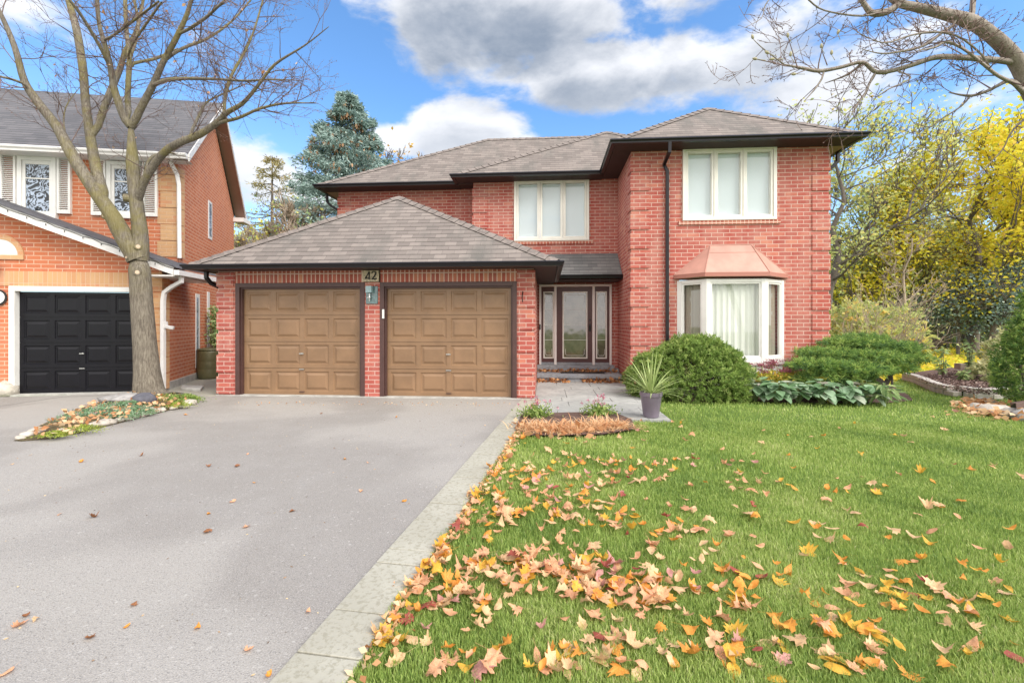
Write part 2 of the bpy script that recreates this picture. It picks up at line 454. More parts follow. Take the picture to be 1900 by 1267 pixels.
class MB:
    def __init__(s): s.v = []; s.f = []; s.m = []; s.uv = {}
    def poly(s, pts, mi=0):
        i = len(s.v); s.v += [Vector(p) for p in pts]; s.f.append(list(range(i, i + len(pts)))); s.m.append(mi); return s
    def hexa(s, a, b, mi=0):
        """a: four bottom corners, b: four top corners, both counter-clockwise from above"""
        i = len(s.v); s.v += [Vector(p) for p in a] + [Vector(p) for p in b]
        for f in ((3, 2, 1, 0), (4, 5, 6, 7), (0, 1, 5, 4), (1, 2, 6, 5), (2, 3, 7, 6), (3, 0, 4, 7)):
            s.f.append([i + k for k in f]); s.m.append(mi)
        return s
    def box(s, x0, x1, y0, y1, z0, z1, mi=0):
        return s.hexa([(x0, y0, z0), (x1, y0, z0), (x1, y1, z0), (x0, y1, z0)], [(x0, y0, z1), (x1, y0, z1), (x1, y1, z1), (x0, y1, z1)], mi)
    def obox(s, o, ax, ay, x0, x1, y0, y1, z0, z1, mi=0):
        """box in a frame: origin o, horizontal unit axes ax, ay"""
        q = lambda x, y, z: Vector(o) + ax * x + ay * y + Vector((0, 0, z))
        return s.hexa([q(x0, y0, z0), q(x1, y0, z0), q(x1, y1, z0), q(x0, y1, z0)], [q(x0, y0, z1), q(x1, y0, z1), q(x1, y1, z1), q(x0, y1, z1)], mi)
    def tube(s, pts, rad, n=8, mi=0, cap=True, rot=0.0, flat=None):
        pts = [Vector(p) for p in pts]
        if not hasattr(rad, '__len__'): rad = [rad] * len(pts)
        up = None; rings = []
        for k, p in enumerate(pts):
            t = (pts[min(k + 1, len(pts) - 1)] - pts[max(k - 1, 0)])
            if t.length < 1e-9: t = Vector((0, 0, 1))
            t.normalize()
            if up is None:
                up = Vector((0, 1, 0)) if abs(t.y) < .8 else Vector((1, 0, 0))
            a = (up - t * up.dot(t)).normalized(); b = t.cross(a); up = a
            i = len(s.v)
            for j in range(n):
                an = 2 * math.pi * (j + rot) / n
                fx = flat or (1, 1)
                s.v.append(p + (a * math.cos(an) * fx[0] + b * math.sin(an) * fx[1]) * rad[k])
            rings.append(i)
        for k in range(len(rings) - 1):
            for j in range(n):
                s.f.append([rings[k] + j, rings[k] + (j + 1) % n, rings[k + 1] + (j + 1) % n, rings[k + 1] + j]); s.m.append(mi)
        if cap:
            s.f.append([rings[0] + j for j in range(n)][::-1]); s.m.append(mi)
            s.f.append([rings[-1] + j for j in range(n)]); s.m.append(mi)
        return s
    def lathe(s, c, prof, n=24, mi=0, sx=1, sy=1):
        c = Vector(c); rings = []
        for r, z in prof:
            i = len(s.v); rings.append(i)
            for j in range(n):
                an = 2 * math.pi * j / n
                s.v.append(c + Vector((r * math.cos(an) * sx, r * math.sin(an) * sy, z)))
        for k in range(len(rings) - 1):
            for j in range(n):
                s.f.append([rings[k] + j, rings[k] + (j + 1) % n, rings[k + 1] + (j + 1) % n, rings[k + 1] + j]); s.m.append(mi)
        s.f.append([rings[0] + j for j in range(n)][::-1]); s.m.append(mi)
        s.f.append([rings[-1] + j for j in range(n)]); s.m.append(mi)
        return s
    def sweep(s, path, prof, mi=0):
        """mitred sweep of a profile [(out, z)] along a horizontal polyline; out is to the right of travel"""
        path = [Vector(p) for p in path]; rings = []
        for k, p in enumerate(path):
            d0 = (path[k] - path[k - 1]) if k else None
            d1 = (path[k + 1] - path[k]) if k < len(path) - 1 else None
            ds = [Vector((d.x, d.y, 0)).normalized() for d in (d0, d1) if d is not None]
            ns = [Vector((d.y, -d.x, 0)) for d in ds]
            nn = ns[0] if len(ns) == 1 else (ns[0] + ns[1]) / (1 + ns[0].dot(ns[1]))
            i = len(s.v); rings.append(i)
            for o, z in prof: s.v.append(p + nn * o + Vector((0, 0, z)))
        n = len(prof)
        for k in range(len(rings) - 1):
            for j in range(n):
                s.f.append([rings[k] + j, rings[k + 1] + j, rings[k + 1] + (j + 1) % n, rings[k] + (j + 1) % n]); s.m.append(mi)
        s.f.append([rings[0] + j for j in range(n)]); s.m.append(mi)
        s.f.append([rings[-1] + j for j in range(n)][::-1]); s.m.append(mi)
        return s
    def build(s, name, mats, parent=None, smooth=False, recalc=True, bevel=0.0, label=None):
        if not isinstance(mats, (list, tuple)): mats = [mats]
        me = bpy.data.meshes.new(name)
        if parent is not None: off = rootloc(parent)
        else:
            xs = [v.x for v in s.v]; ys = [v.y for v in s.v]
            off = Vector(((min(xs) + max(xs)) / 2, (min(ys) + max(ys)) / 2, min(v.z for v in s.v)))
        me.from_pydata([tuple(v - off) for v in s.v], [], s.f)
        for m in mats: me.materials.append(m)
        me.polygons.foreach_set('material_index', s.m)
        if recalc:
            import bmesh
            bm = bmesh.new(); bm.from_mesh(me)
            bmesh.ops.recalc_face_normals(bm, faces=bm.faces)
            bm.to_mesh(me); bm.free()
        uvl = me.uv_layers.new(name='UVMap')
        Z = Vector((0, 0, 1))
        for p in me.polygons:
            n = p.normal
            if abs(n.z) > .98: t = Vector((1, 0, 0)); u = Vector((0, 1, 0))
            else:
                t = Z.cross(n).normalized(); u = n.cross(t).normalized()
                if u.z < 0: u = -u
            for li in p.loop_indices:
                w = me.vertices[me.loops[li].vertex_index].co + off
                uvl.data[li].uv = (w.dot(t), w.dot(u))
        if smooth: me.polygons.foreach_set('use_smooth', [True] * len(me.polygons))
        o = bpy.data.objects.new(name, me); COL.objects.link(o)
        if parent is not None: o.parent = parent
        else: o.location = off; ROOTLOC[o.name] = off
        if bevel:
            b = o.modifiers.new('bevel', 'BEVEL'); b.width = bevel; b.segments = 2; b.limit_method = 'ANGLE'
        if label: o['label'] = label
        return o

def npmesh(name, V, F, material, parent=None, rnd=None, loc=None, smooth=False):
    """V (N,3), F (M,k) numpy; rnd per vertex"""
    V = np.asarray(V, dtype=np.float64)
    off = rootloc(parent) if parent is not None else Vector(loc if loc is not None else (float(V[:, 0].mean()), float(V[:, 1].mean()), float(V[:, 2].min())))
    V = V - np.array(off)
    me = bpy.data.meshes.new(name)
    n, k = F.shape
    me.vertices.add(len(V)); me.vertices.foreach_set('co', V.astype(np.float32).ravel())
    me.loops.add(n * k); me.loops.foreach_set('vertex_index', F.astype(np.int32).ravel())
    me.polygons.add(n); me.polygons.foreach_set('loop_start', np.arange(0, n * k, k, dtype=np.int32))
    me.polygons.foreach_set('loop_total', np.full(n, k, dtype=np.int32))
    if smooth: me.polygons.foreach_set('use_smooth', np.ones(n, dtype=bool))
    me.materials.append(material)
    if rnd is not None:
        a = me.attributes.new('rnd', 'FLOAT', 'POINT'); a.data.foreach_set('value', np.asarray(rnd, dtype=np.float32))
    me.update(calc_edges=True)
    o = bpy.data.objects.new(name, me); COL.objects.link(o)
    if parent is not None: o.parent = parent
    else: o.location = off; ROOTLOC[o.name] = off
    return o

def unit(a): return a / np.maximum(np.linalg.norm(a, axis=1, keepdims=True), 1e-9)
def leafverts(P, A, L, Wd, rng, fold=.25):
    """one pointed leaf per point: base, left, tip, right"""
    n = len(P); A = unit(A)
    rv = rng.normal(size=(n, 3)); B = unit(np.cross(A, rv)); C = np.cross(A, B)
    L = np.broadcast_to(L, n)[:, None]; Wd = np.broadcast_to(Wd, n)[:, None]
    v = np.empty((n, 4, 3))
    v[:, 0] = P
    v[:, 1] = P + A * L * .45 + B * Wd * .5 + C * Wd * fold
    v[:, 2] = P + A * L
    v[:, 3] = P + A * L * .45 - B * Wd * .5 + C * Wd * fold
    F = np.arange(n * 4).reshape(n, 4)
    return v.reshape(-1, 3), F

def tubes_np(polys, sides=5):
    """polys: list of (pts (k,3), radii (k)) -> V, F quads"""
    Vs, Fs = [], []; base = 0
    for pts, rad in polys:
        pts = np.asarray(pts, float); rad = np.asarray(rad, float); k = len(pts)
        mx = rad.max(); n = sides if mx > .05 else (5 if mx > .02 else (4 if mx > .008 else 3))
        t = np.gradient(pts, axis=0); t = unit(t)
        ref = np.array([0., 1., 0.]) if abs(t[0][1]) < .8 else np.array([1., 0, 0])
        a = unit(np.cross(t, np.cross(ref[None, :], t))); b = np.cross(t, a)
        an = np.arange(n) * 2 * np.pi / n
        ring = pts[:, None, :] + rad[:, None, None] * (np.cos(an)[None, :, None] * a[:, None, :] + np.sin(an)[None, :, None] * b[:, None, :])
        Vs.append(ring.reshape(-1, 3))
        i = base + (np.arange(k - 1)[:, None] * n + np.arange(n)[None, :]); j = base + (np.arange(k - 1)[:, None] * n + (np.arange(n)[None, :] + 1) % n)
        Fs.append(np.stack([i, j, j + n, i + n], -1).reshape(-1, 4))
        base += k * n
    return np.concatenate(Vs), np.concatenate(Fs)
def smooth_path(pts, rad, sub=4):
    """Catmull-Rom through points"""
    pts = [np.array(p, float) for p in pts]; o = []; r = []
    for i in range(len(pts) - 1):
        p0 = pts[max(i - 1, 0)]; p1 = pts[i]; p2 = pts[i + 1]; p3 = pts[min(i + 2, len(pts) - 1)]
        for k in range(sub):
            t = k / sub
            o.append(.5 * ((2 * p1) + (-p0 + p2) * t + (2 * p0 - 5 * p1 + 4 * p2 - p3) * t * t + (-p0 + 3 * p1 - 3 * p2 + p3) * t ** 3))
            r.append(rad[i] * (1 - t) + rad[i + 1] * t)
    o.append(pts[-1]); r.append(rad[-1])
    return np.array(o), np.array(r)

# ================================================================== SETTING
GY = 8.65          # garage front plane
BY = 10.23         # right wing front plane
MY = 12.18         # middle wall and front door plane
LY = 12.75         # upper left wall plane

def gpoly(px_pts, z): return [PG(x, y) + Vector((0, 0, z)) for x, y in px_pts]
MB().poly([(-400, -60, -.02), (400, -60, -.02), (400, 900, -.02), (-400, 900, -.02)]).build('ground', LAWN)['kind'] = 'structure'

# paver border between driveway and lawn: left edge and right edge lines on the ground
PL0, PL1 = PG(965, 745), PG(520, 1250)
PR0, PR1 = PG(945, 820), PG(698, 1183)
dirp = (PL1 - PL0).normalized()
perp = Vector((dirp.y, -dirp.x, 0))
if perp.x < 0: perp = -perp
PW = abs((PR0 - PL0).dot(perp))
pav_start = PL0 - dirp * .35
pav_end = PL0 + dirp * 12
# driveway
drv = MB()
drv.poly([(-9.5, -8, 0), pav_end, pav_start, (PL0.x, GY + .02, 0), (X_(405, GY) - .35, GY + .02, 0), (-9.5, GY + .6, 0)])
drv.build('driveway', ASPH)['kind'] = 'structure'
m = MB()
m.poly([(-16, -8, .004), (-9.4, -8, .004), (-9.4, 8.2, .004), PG(330, 728) + Vector((0, 0, .004)), PG(-300, 745) + Vector((0, 0, .004)), (-16, 7.5, .004)])
m.build('neighbour_driveway', ASPH)['kind'] = 'structure'
# pavers of the border: each slab with a small gap
m = MB(); s_ = 0.0; rr = random.Random(3)
pat = [.45, .17, .45, .3]
k = 0
while s_ < 11.5:
    ln = pat[k % 4]; k += 1
    a = pav_start + dirp * (s_ + .004); b = pav_start + dirp * (s_ + ln - .004)
    z = .018 + rr.uniform(-.003, .003)
    q = [a, b, b + perp * PW, a + perp * PW]
    m.hexa([p + Vector((0, 0, -.01)) for p in q], [p + Vector((0, 0, z)) for p in q])
    s_ += ln
m.build('paver_border', PAVER, bevel=.004)['kind'] = 'structure'
m = MB(); q = [pav_start, pav_end, pav_end + perp * PW, pav_start + perp * PW]
m.poly([p + Vector((0, 0, .004)) for p in q]); m.build('border_joints', MULCH)['kind'] = 'structure'

# flagstone walkway to the door
gx1 = X_(990.5, GY)
wx1 = X_(1171.4, BY)
m = MB(); rr = random.Random(5)
y = 6.80
rowi = 0
wl = lambda yy: gx1 + .02 if yy > GY else (pav_start + dirp * ((pav_start.y - yy) / -dirp.y if dirp.y else 0)).x + PW + .02
while y < 11.35:
    d = (.42, .6, .5)[rowi % 3]
    xa = wl(y + .01); xe = PG(1240, 778).x + (.04 if y > 7.6 else 0)
    if y > BY - .1: xe = wx1 - .03
    x = xa
    while x < xe - .05:
        w = rr.choice((.45, .6, .75, .9)); x2 = min(x + w, xe)
        if xe - x2 < .2: x2 = xe
        z = .03 + rr.uniform(-.002, .002)
        m.box(x + .004, x2 - .004, y + .004, y + d - .004, -.01, z)
        x = x2
    y += d; rowi += 1
m.build('walkway', FLAG, bevel=.004)['kind'] = 'structure'
m = MB(); m.box(X_(985, GY), PG(1240, 778).x - .01, 6.82, 11.5, -.015, .012); m.build('walkway_joints', CONC)['kind'] = 'structure'

# ================================================================== THE BRICK HOUSE
H = thing('brick_house', 'red brick two storey house with double brown garage doors and brown shingle roof', 'house', (X_(700, GY), GY, 0))

def wall_rects(mb, x0, x1, z0, z1, y, holes, reveal=.09, back=None, mi=0):
    """front-facing wall with rectangular openings [(x0,x1,z0,z1)]"""
    xs = sorted({x0, x1, *[h[0] for h in holes], *[h[1] for h in holes]}); zs = sorted({z0, z1, *[h[2] for h in holes], *[h[3] for h in holes]})
    for i in range(len(xs) - 1):
        for j in range(len(zs) - 1):
            cx, cz = (xs[i] + xs[i + 1]) / 2, (zs[j] + zs[j + 1]) / 2
            if cx < x0 or cx > x1 or cz < z0 or cz > z1: continue
            if any(h[0] < cx < h[1] and h[2] < cz < h[3] for h in holes): continue
            mb.poly([(xs[i], y, zs[j]), (xs[i + 1], y, zs[j]), (xs[i + 1], y, zs[j + 1]), (xs[i], y, zs[j + 1])], mi)
    for h in holes:
        a, b, c, d = h; Y2 = y + reveal
        mb.poly([(a, y, c), (a, y, d), (a, Y2, d), (a, Y2, c)], mi); mb.poly([(b, y, c), (b, Y2, c), (b, Y2, d), (b, y, d)], mi)
        mb.poly([(a, y, d), (b, y, d), (b, Y2, d), (a, Y2, d)], mi); mb.poly([(a, y, c), (a, Y2, c), (b, Y2, c), (b, y, c)], mi)

# ---- garage block
gx0 = X_(405, GY); gxm = X_(690, GY)
EZ = 2.55                                     # garage eave height
dz_top = Z_(820, 523, GY)                     # top of openings
d1 = (X_(437, GY), X_(677, GY)); d2 = (X_(705, GY), X_(959, GY))
gw = MB()
s_top = dz_top + .235
holes = [(d1[0], d1[1], 0, dz_top), (d2[0], d2[1], 0, dz_top)]
# lower wall up to the soldier course, then the strip above it
wall_rects(gw, gx0, gx1, 0, dz_top, GY, holes, .16)
gw.poly([(gx0, GY, dz_top), (d1[0], GY, dz_top), (d1[0], GY, s_top), (gx0, GY, s_top)])
gw.poly([(d2[1], GY, dz_top), (gx1, GY, dz_top), (gx1, GY, s_top), (d2[1], GY, s_top)])
gw.poly([(gx0, GY, s_top), (gx1, GY, s_top), (gx1, GY, EZ), (gx0, GY, EZ)])
gw.poly([(gx1, GY, 0), (gx1, MY, 0), (gx1, MY, EZ), (gx1, GY, EZ)])
gw.poly([(gx0, GY, 0), (gx0, GY, EZ), (gx0, 15, EZ), (gx0, 15, 0)])
gw.build('garage_wall', BRICK, H, recalc=False)
sw = MB(); sw.box(d1[0], X_(676, GY), GY - .004, GY + .02, dz_top + .001, s_top); sw.box(X_(706, GY), d2[1], GY - .004, GY + .02, dz_top + .001, s_top)
sw.build('soldier_course', SOLDIER, H)
# stepped quoin ribs on garage corners
def quoins(x0, x1, y, z0, z1, side=None, sidelen=.0, proud=.023, step=.4235, courses=.339):
    q = MB(); z = z0
    while z < z1 - .05:
        zt = min(z + courses, z1)
        if side == 'L': q.box(x0 - proud, x1, y - proud, y + sidelen, z + .002, zt)
        elif side == 'R': q.box(x0, x1 + proud, y - proud, y + sidelen, z + .002, zt)
        else: q.box(x0, x1, y - proud, y + .01, z, zt)
        z += step
    return q
quoins(d2[1] + .03, gx1, GY, .04, EZ - .12, 'R', .3).build('corner_quoin', BRICK, H)
quoins(gx0, d1[0] - .03, GY, .04, EZ - .12, 'L', .3).build('corner_quoin', BRICK, H)

def garage_door(parent, O, ax, ay, x0, x1, z0, z1, material, name='garage_door', rows=4, cols=4, handle=True, hcol=None, hx=.5):
    """raised panel sectional door; ay points into the building"""
    ay_out = -ay
    m = MB()
    q = lambda x, d, z: Vector(O) + ax * x + ay * d + Vector((0, 0, z))
    W_, H_ = x1 - x0, z1 - z0
    rh = H_ / rows; cw = (W_ - .05) / cols
    for r in range(rows):
        za, zb = z0 + r * rh, z0 + (r + 1) * rh - .008
        m.poly([q(x0, 0, zb), q(x1, 0, zb), q(x1, .03, zb), q(x0, .03, zb)])
        if r < rows - 1: m.poly([q(x0, .022, zb), q(x1, .022, zb), q(x1, .022, zb + .008), q(x0, .022, zb + .008)])
        m.poly([q(x0, 0, za), q(x1, 0, za), q(x1, .03, za), q(x0, .03, za)])
        xs = [x0] + sum([[x0 + .025 + c * cw + .045, x0 + .025 + (c + 1) * cw - .045] for c in range(cols)], []) + [x1]
        pz0, pz1 = za + .07, zb - .06
        m.poly([q(x0, 0, za), q(x1, 0, za), q(x1, 0, pz0), q(x0, 0, pz0)])
        m.poly([q(x0, 0, pz1), q(x1, 0, pz1), q(x1, 0, zb), q(x0, 0, zb)])
        for c in range(cols + 1): m.poly([q(xs[2 * c], 0, pz0), q(xs[2 * c + 1], 0, pz0), q(xs[2 * c + 1], 0, pz1), q(xs[2 * c], 0, pz1)])
        for c in range(cols):
            a, b = xs[2 * c + 1], xs[2 * c + 2]
            rings = [(0, 0), (.012, .016), (.034, .016), (.075, -.002), (.083, -.002)]
            prev = None
            for ins, dp in rings:
                cur = [q(a + ins, dp, pz0 + ins), q(b - ins, dp, pz0 + ins), q(b - ins, dp, pz1 - ins), q(a + ins, dp, pz1 - ins)]
                if prev:
                    for e in range(4): m.poly([prev[e], prev[(e + 1) % 4], cur[(e + 1) % 4], cur[e]])
                prev = cur
            m.poly(prev)
    d = m.build(name, material, parent, recalc=False)
    if handle:
        hm = MB(); cx = x0 + W_ * hx; hz = z0 + rh * 1.55
        c = q(cx, -.02, hz)
        hm.lathe((0, 0, 0), [(.0, 0), (.018, 0), (.018, .02), (.01, .03), (.0, .03)], 12)
        for v in hm.v:
            x, y2, z2 = v
            v.x, v.y, v.z = (q(cx, -z2, hz + y2) + ax * x)
        hm.obox(q(cx, 0, 0), ax, ay, -.045, .045, -.036, -.026, hz - .009, hm and hz + .009)
        hm.build('handle', hcol or METAL, d)
        lm = MB(); lm.obox(q(cx, 0, 0), ax, ay, -.05, .05, -.03, -.002, z0 + rh - .03, z0 + rh - .012)
        lm.build('lift_handle', hcol or METAL, d)
        lm = MB(); lm.obox(q(cx, 0, 0), ax, ay, -.05, .05, -.02, -.002, z0 + .05, z0 + .065)
        lm.build('lift_handle', BROWN if material is TAN else BLACKP, d)
    return d
AX, AY = Vector((1, 0, 0)), Vector((0, 1, 0))
for i, (a, b) in enumerate((d1, d2)):
    fr = MB()
    t = .085
    fr.box(a, a + t, GY - .012, GY + .13, .01, dz_top); fr.box(b - t, b, GY - .012, GY + .13, .01, dz_top)
    fr.box(a + t, b - t, GY - .012, GY + .13, dz_top - t, dz_top)
    fr.box(a + t, a + t + .03, GY + .03, GY + .13, .01, dz_top - t); fr.box(b - t - .03, b - t, GY + .03, GY + .13, .01, dz_top - t)
    fr.box(a + t + .03, b - t - .03, GY + .03, GY + .13, dz_top - t - .03, dz_top - t)
    fr.build('door_frame', BROWN, H, bevel=.004)
    d = garage_door(H, (0, GY + .10, 0), AX, AY, a + t + .025, b - t - .025, .02, dz_top - t - .02, TAN)
    d['label'] = ('brown raised panel garage door nearest the neighbour', 'brown raised panel garage door nearest the entrance')[i]
# apron sill under the doors
ms = MB(); ms.box(gx0 - .02, gx1 + .02, GY - .05, GY + .15, -.01, .018); ms.build('door_sill', CONC, H)
# keypad on the frame
kx = X_(712, GY)
MB().box(kx - .02, kx + .02, GY - .04, GY - .012, Z_(712, 591, GY), Z_(712, 574, GY)).build('keypad', WHITE, H, bevel=.004)
# iron hook on right pillar
hk = X_(970, GY)
MB().tube([(hk, GY - .02, Z_(970, 541, GY)), (hk, GY - .05, Z_(970, 545, GY)), (hk - .01, GY - .03, Z_(970, 552, GY)), (hk, GY - .02, Z_(970, 561, GY))], .009, 6).build('iron_hook', DKMETAL, H)

# number plaque 42
px0, px1 = X_(673, GY), X_(703.5, GY); pz0, pz1 = Z_(688, 523, GY), Z_(688, 502, GY)
pq = MB(); pq.box(px0, px1, GY - .022, GY + .01, pz0, pz1)
plq = pq.build('number_plaque', mat('buff_plaque', (.50, .42, .28), .5, var=.35, vscale=25), H, bevel=.003)
def strokes(parent, name, paths, ox, oz, w, h, y, rad, material):
    for nm, pth in paths:
        mb = MB()
        for line in pth:
            mb.tube([(ox + p[0] * w, y, oz + p[1] * h) for p in line], [rad * (p[2] if len(p) > 2 else 1) for p in line], 8)
        mb.build(nm, material, parent)
INK = mat('black_enamel', (.01, .01, .01), .35)
four = [[(.34, .98, .7), (.2, .55, 1), (.04, .18, 1.2)], [(.04, .2, 1.2), (.25, .2, 1), (.46, .14, .8)], [(.36, .95, 1.2), (.36, .5, 1.3), (.36, .12, 1.2), (.33, .02, .8)]]
two = [[(.58, .80, 1.3), (.62, .92, 1), (.74, .98, 1), (.87, .92, 1.2), (.90, .76, 1.4), (.82, .52, 1.3), (.68, .26, 1.1), (.57, .08, 1)], [(.57, .08, 1.1), (.68, .16, 1.1), (.80, .08, 1.3), (.92, .10, 1), (.98, .22, .7)]]
strokes(plq, 'digit', [('digit_four', four), ('digit_two', two)], px0 + .05, pz0 + .035, (px1 - px0) - .08, (pz1 - pz0) - .055, GY - .026, .011, INK)

# wall lantern on the centre pillar: plate, glass shade and candle
lx0, lx1 = X_(680, GY), X_(701.5, GY); lz0, lz1 = Z_(690, 564, GY), Z_(690, 531, GY)
LGLASS = mat('teal_glass', (.10, .17, .17), .08, var=.35, vscale=14, spec=.8)
bp_ = MB().box(lx0, lx1, GY - .03, GY + .005, lz0, lz1).build('wall_lantern', LGLASS, H, bevel=.006)
m = MB(); cx = lx0 + (lx1 - lx0) * .38
m.box(cx - .055, cx + .055, GY - .13, GY - .12, lz1 - .13, lz1 - .005); m.box(cx - .055, cx - .047, GY - .12, GY - .032, lz1 - .13, lz1 - .005)
m.box(cx + .047, cx + .055, GY - .12, GY - .032, lz1 - .13, lz1 - .005)
m.build('lantern_shade', mat('pale_lamp_glass', (.30, .44, .46), .1, var=.2), bp_)
MB().lathe((cx, GY - .075, lz0 + .05), [(.0, 0), (.009, 0), (.011, .05), (.018, .07), (.012, .09), (.008, .15), (0, .16)], 10).build('lantern_stem', METAL, bp_)
MB().box(cx - .035, cx + .035, GY - .11, GY - .04, lz0 + .115, lz0 + .125).build('lantern_tray', METAL, bp_)

# ---- roofs -------------------------------------------------------
def hip_caps(mb, P, Q, n1, n2, seg=.2, w=.13):
    P, Q = Vector(P), Vector(Q); d = (Q - P); L = d.length; d.normalize()
    s1 = d.cross(n1).normalized(); s2 = d.cross(n2).normalized()
    if s1.z > 0: s1 = -s1
    if s2.z > 0: s2 = -s2
    n = max(1, int(L / seg)); nm = (n1 + n2).normalized()
    for i in range(n):
        a = P + d * (L * i / n - .01); b = P + d * (L * (i + 1) / n)
        ha, hb = .032, .016        # the lower end sits proud on the cap below
        A = [a + s1 * w + n1 * (ha * .6), a + nm * ha, a + s2 * w + n2 * (ha * .6)]
        B = [b + s1 * w + n1 * (hb * .6), b + nm * hb, b + s2 * w + n2 * (hb * .6)]
        mb.poly([A[0], A[1], B[1], B[0]]); mb.poly([A[1], A[2], B[2], B[1]])
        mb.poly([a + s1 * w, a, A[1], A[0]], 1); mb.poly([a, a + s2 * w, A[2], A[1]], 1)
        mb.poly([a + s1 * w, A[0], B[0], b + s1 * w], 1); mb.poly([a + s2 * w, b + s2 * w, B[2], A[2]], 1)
def pn(*p):
    a, b, c = [Vector(x) for x in p[:3]]
    n = (b - a).cross(c - a).normalized()
    return n if n.z > 0 else -n
GPROF = [(0, 0), (.10, .0), (.115, -.015), (.112, -.032), (.085, -.06), (.08, -.09), (0, -.09)]
def hip_roof(name, x0, x1, y0, yb, ez, ax_, ay_, az_, material, right_gutter=True, left_gutter=True, gback_l=None, gback_r=None, caps=True, wall=None, soffit=True, label=None):
    """front hip with its ridge running straight back from the apex to yb"""
    A, B = Vector((x0, y0, ez)), Vector((x1, y0, ez)); T = Vector((ax_, ay_, az_)); Tb = Vector((ax_, yb, az_))
    A2, B2 = Vector((x0, yb, ez)), Vector((x1, yb, ez))
    m = MB(); m.poly([A, B, T]); m.poly([A2, A, T, Tb]); m.poly([B, B2, Tb, T])
    m.v = m.v
    rf = m.build(name, material, H, label=label)
    if caps:
        c = MB(); nf = pn(A, B, T); nl = pn(A2, A, T); nr = pn(B, B2, T)
        hip_caps(c, A, T, nf, nl); hip_caps(c, B, T, nf, nr)
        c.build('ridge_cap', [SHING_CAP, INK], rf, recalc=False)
    g = MB(); path = []
    gl = gback_l if gback_l is not None else yb; gr = gback_r if gback_r is not None else yb
    if left_gutter: path.append((x0, gl, ez - .012))
    path += [(x0, y0, ez - .012), (x1, y0, ez - .012)]
    if right_gutter: path.append((x1, gr, ez - .012))
    g.sweep(path, GPROF)
    g.build('gutter', GUT, rf)
    return rf

garage_ey = GY - .45
gex0, gex1 = X_(352, garage_ey), X_(1035, garage_ey)
gap = PY(741, 365, 10.1)
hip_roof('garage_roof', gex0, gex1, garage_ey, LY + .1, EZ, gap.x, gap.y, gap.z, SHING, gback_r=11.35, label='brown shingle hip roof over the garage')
m = MB(); m.box(gex0 + .01, gex1 - .01, garage_ey + .01, GY - .002, EZ - .09, EZ - .078); m.box(gex0 + .01, gx0 - .002, GY, 12.7, EZ - .09, EZ - .078); m.box(gx1 + .002, gex1 - .01, GY, 12.1, EZ - .09, EZ - .078)
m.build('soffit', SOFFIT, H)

# right wing
EZ2 = 5.29
wx2 = X_(1538, BY)
uwx0, uwx1 = X_(1266, BY), X_(1440, BY); uwz0, uwz1 = Z_(1350, 409, BY), Z_(1350, 273, BY)
bwx0, bwx1 = X_(1256, BY), X_(1455, BY); bwz1 = Z_(1350, 515, 9.8)
w = MB(); wall_rects(w, wx1, wx2, 0, EZ2, BY, [(uwx0, uwx1, uwz0, uwz1), (bwx0 + .05, bwx1 - .05, .5, bwz1)], .1)
w.poly([(wx1, BY, 0), (wx1, BY, EZ2), (wx1, 16, EZ2), (wx1, 16, 0)]); w.poly([(wx2, BY, 0), (wx2, 17, 0), (wx2, 17, EZ2), (wx2, BY, EZ2)])
w.build('wing_wall', BRICK, H, recalc=False)
quoins(wx1, X_(1204, BY), BY, .1, EZ2 - .25, 'L', .35).build('corner_quoin', BRICK, H)
quoins(X_(1506.5, BY), wx2, BY, .02, EZ2 - .25, 'R', .35).build('corner_quoin', BRICK, H)
wey = BY - .45
wex0, wex1 = X_(1141, wey), X_(1598, wey)
wap = PY(1313, 201, 11.4)
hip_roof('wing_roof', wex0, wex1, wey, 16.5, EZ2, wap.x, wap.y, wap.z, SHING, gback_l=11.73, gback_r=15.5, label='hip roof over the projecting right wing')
# middle section
mex0 = X_(843, 11.73); mx0 = X_(878, MY)
map_ = PY(1125, 245, 14.05)
mwx0, mwx1 = X_(954, MY), X_(1093, MY); mwz0, mwz1 = Z_(1024, 447, MY), Z_(1024, 331.5, MY)
w = MB()
dfx0, dfx1 = X_(1000.5, MY), X_(1134.5, MY); dfz0, dfz1 = .345, Z_(1070, 528, MY)
wall_rects(w, gx1 - 3.5, wx1, 0, EZ2, MY, [(mwx0, mwx1, mwz0, mwz1), (dfx0, dfx1, dfz0, dfz1)], .1)
for fcs in list(range(len(w.f)))[::-1]:
    pass
w2 = MB(); 
for f, mi in zip(w.f, w.m):
    pts = [w.v[i] for i in f]
    if all(p.x >= mx0 - 1e-4 for p in pts): w2.poly(pts, mi)
# piece between section corner and first grid line
xs_ = sorted({p.x for p in w.v if p.x > mx0})
w2.poly([(mx0, MY, 0), (xs_[0], MY, 0), (xs_[0], MY, EZ2), (mx0, MY, EZ2)])
w2.poly([(mx0, MY, 0), (mx0, MY, EZ2), (mx0, LY + .05, EZ2), (mx0, LY + .05, 0)])
w2.build('middle_wall', BRICK, H, recalc=False)
quoins(mx0, X_(904, MY), MY, 2.7, EZ2 - .25, 'L', .3).build('corner_quoin', BRICK, H)
# left upper wall
lx = X_(628, LY)
w = MB(); w.poly([(lx, LY, 0), (mx0, LY, 0), (mx0, LY, EZ2), (lx, LY, EZ2)]); w.poly([(lx, LY, 0), (lx, LY, EZ2), (lx, 18, EZ2), (lx, 18, 0)])
w.build('upper_left_wall', BRICK, H, recalc=False)
quoins(lx, X_(650, LY), LY, 2.7, EZ2 - .25, 'L', .3).build('corner_quoin', BRICK, H)
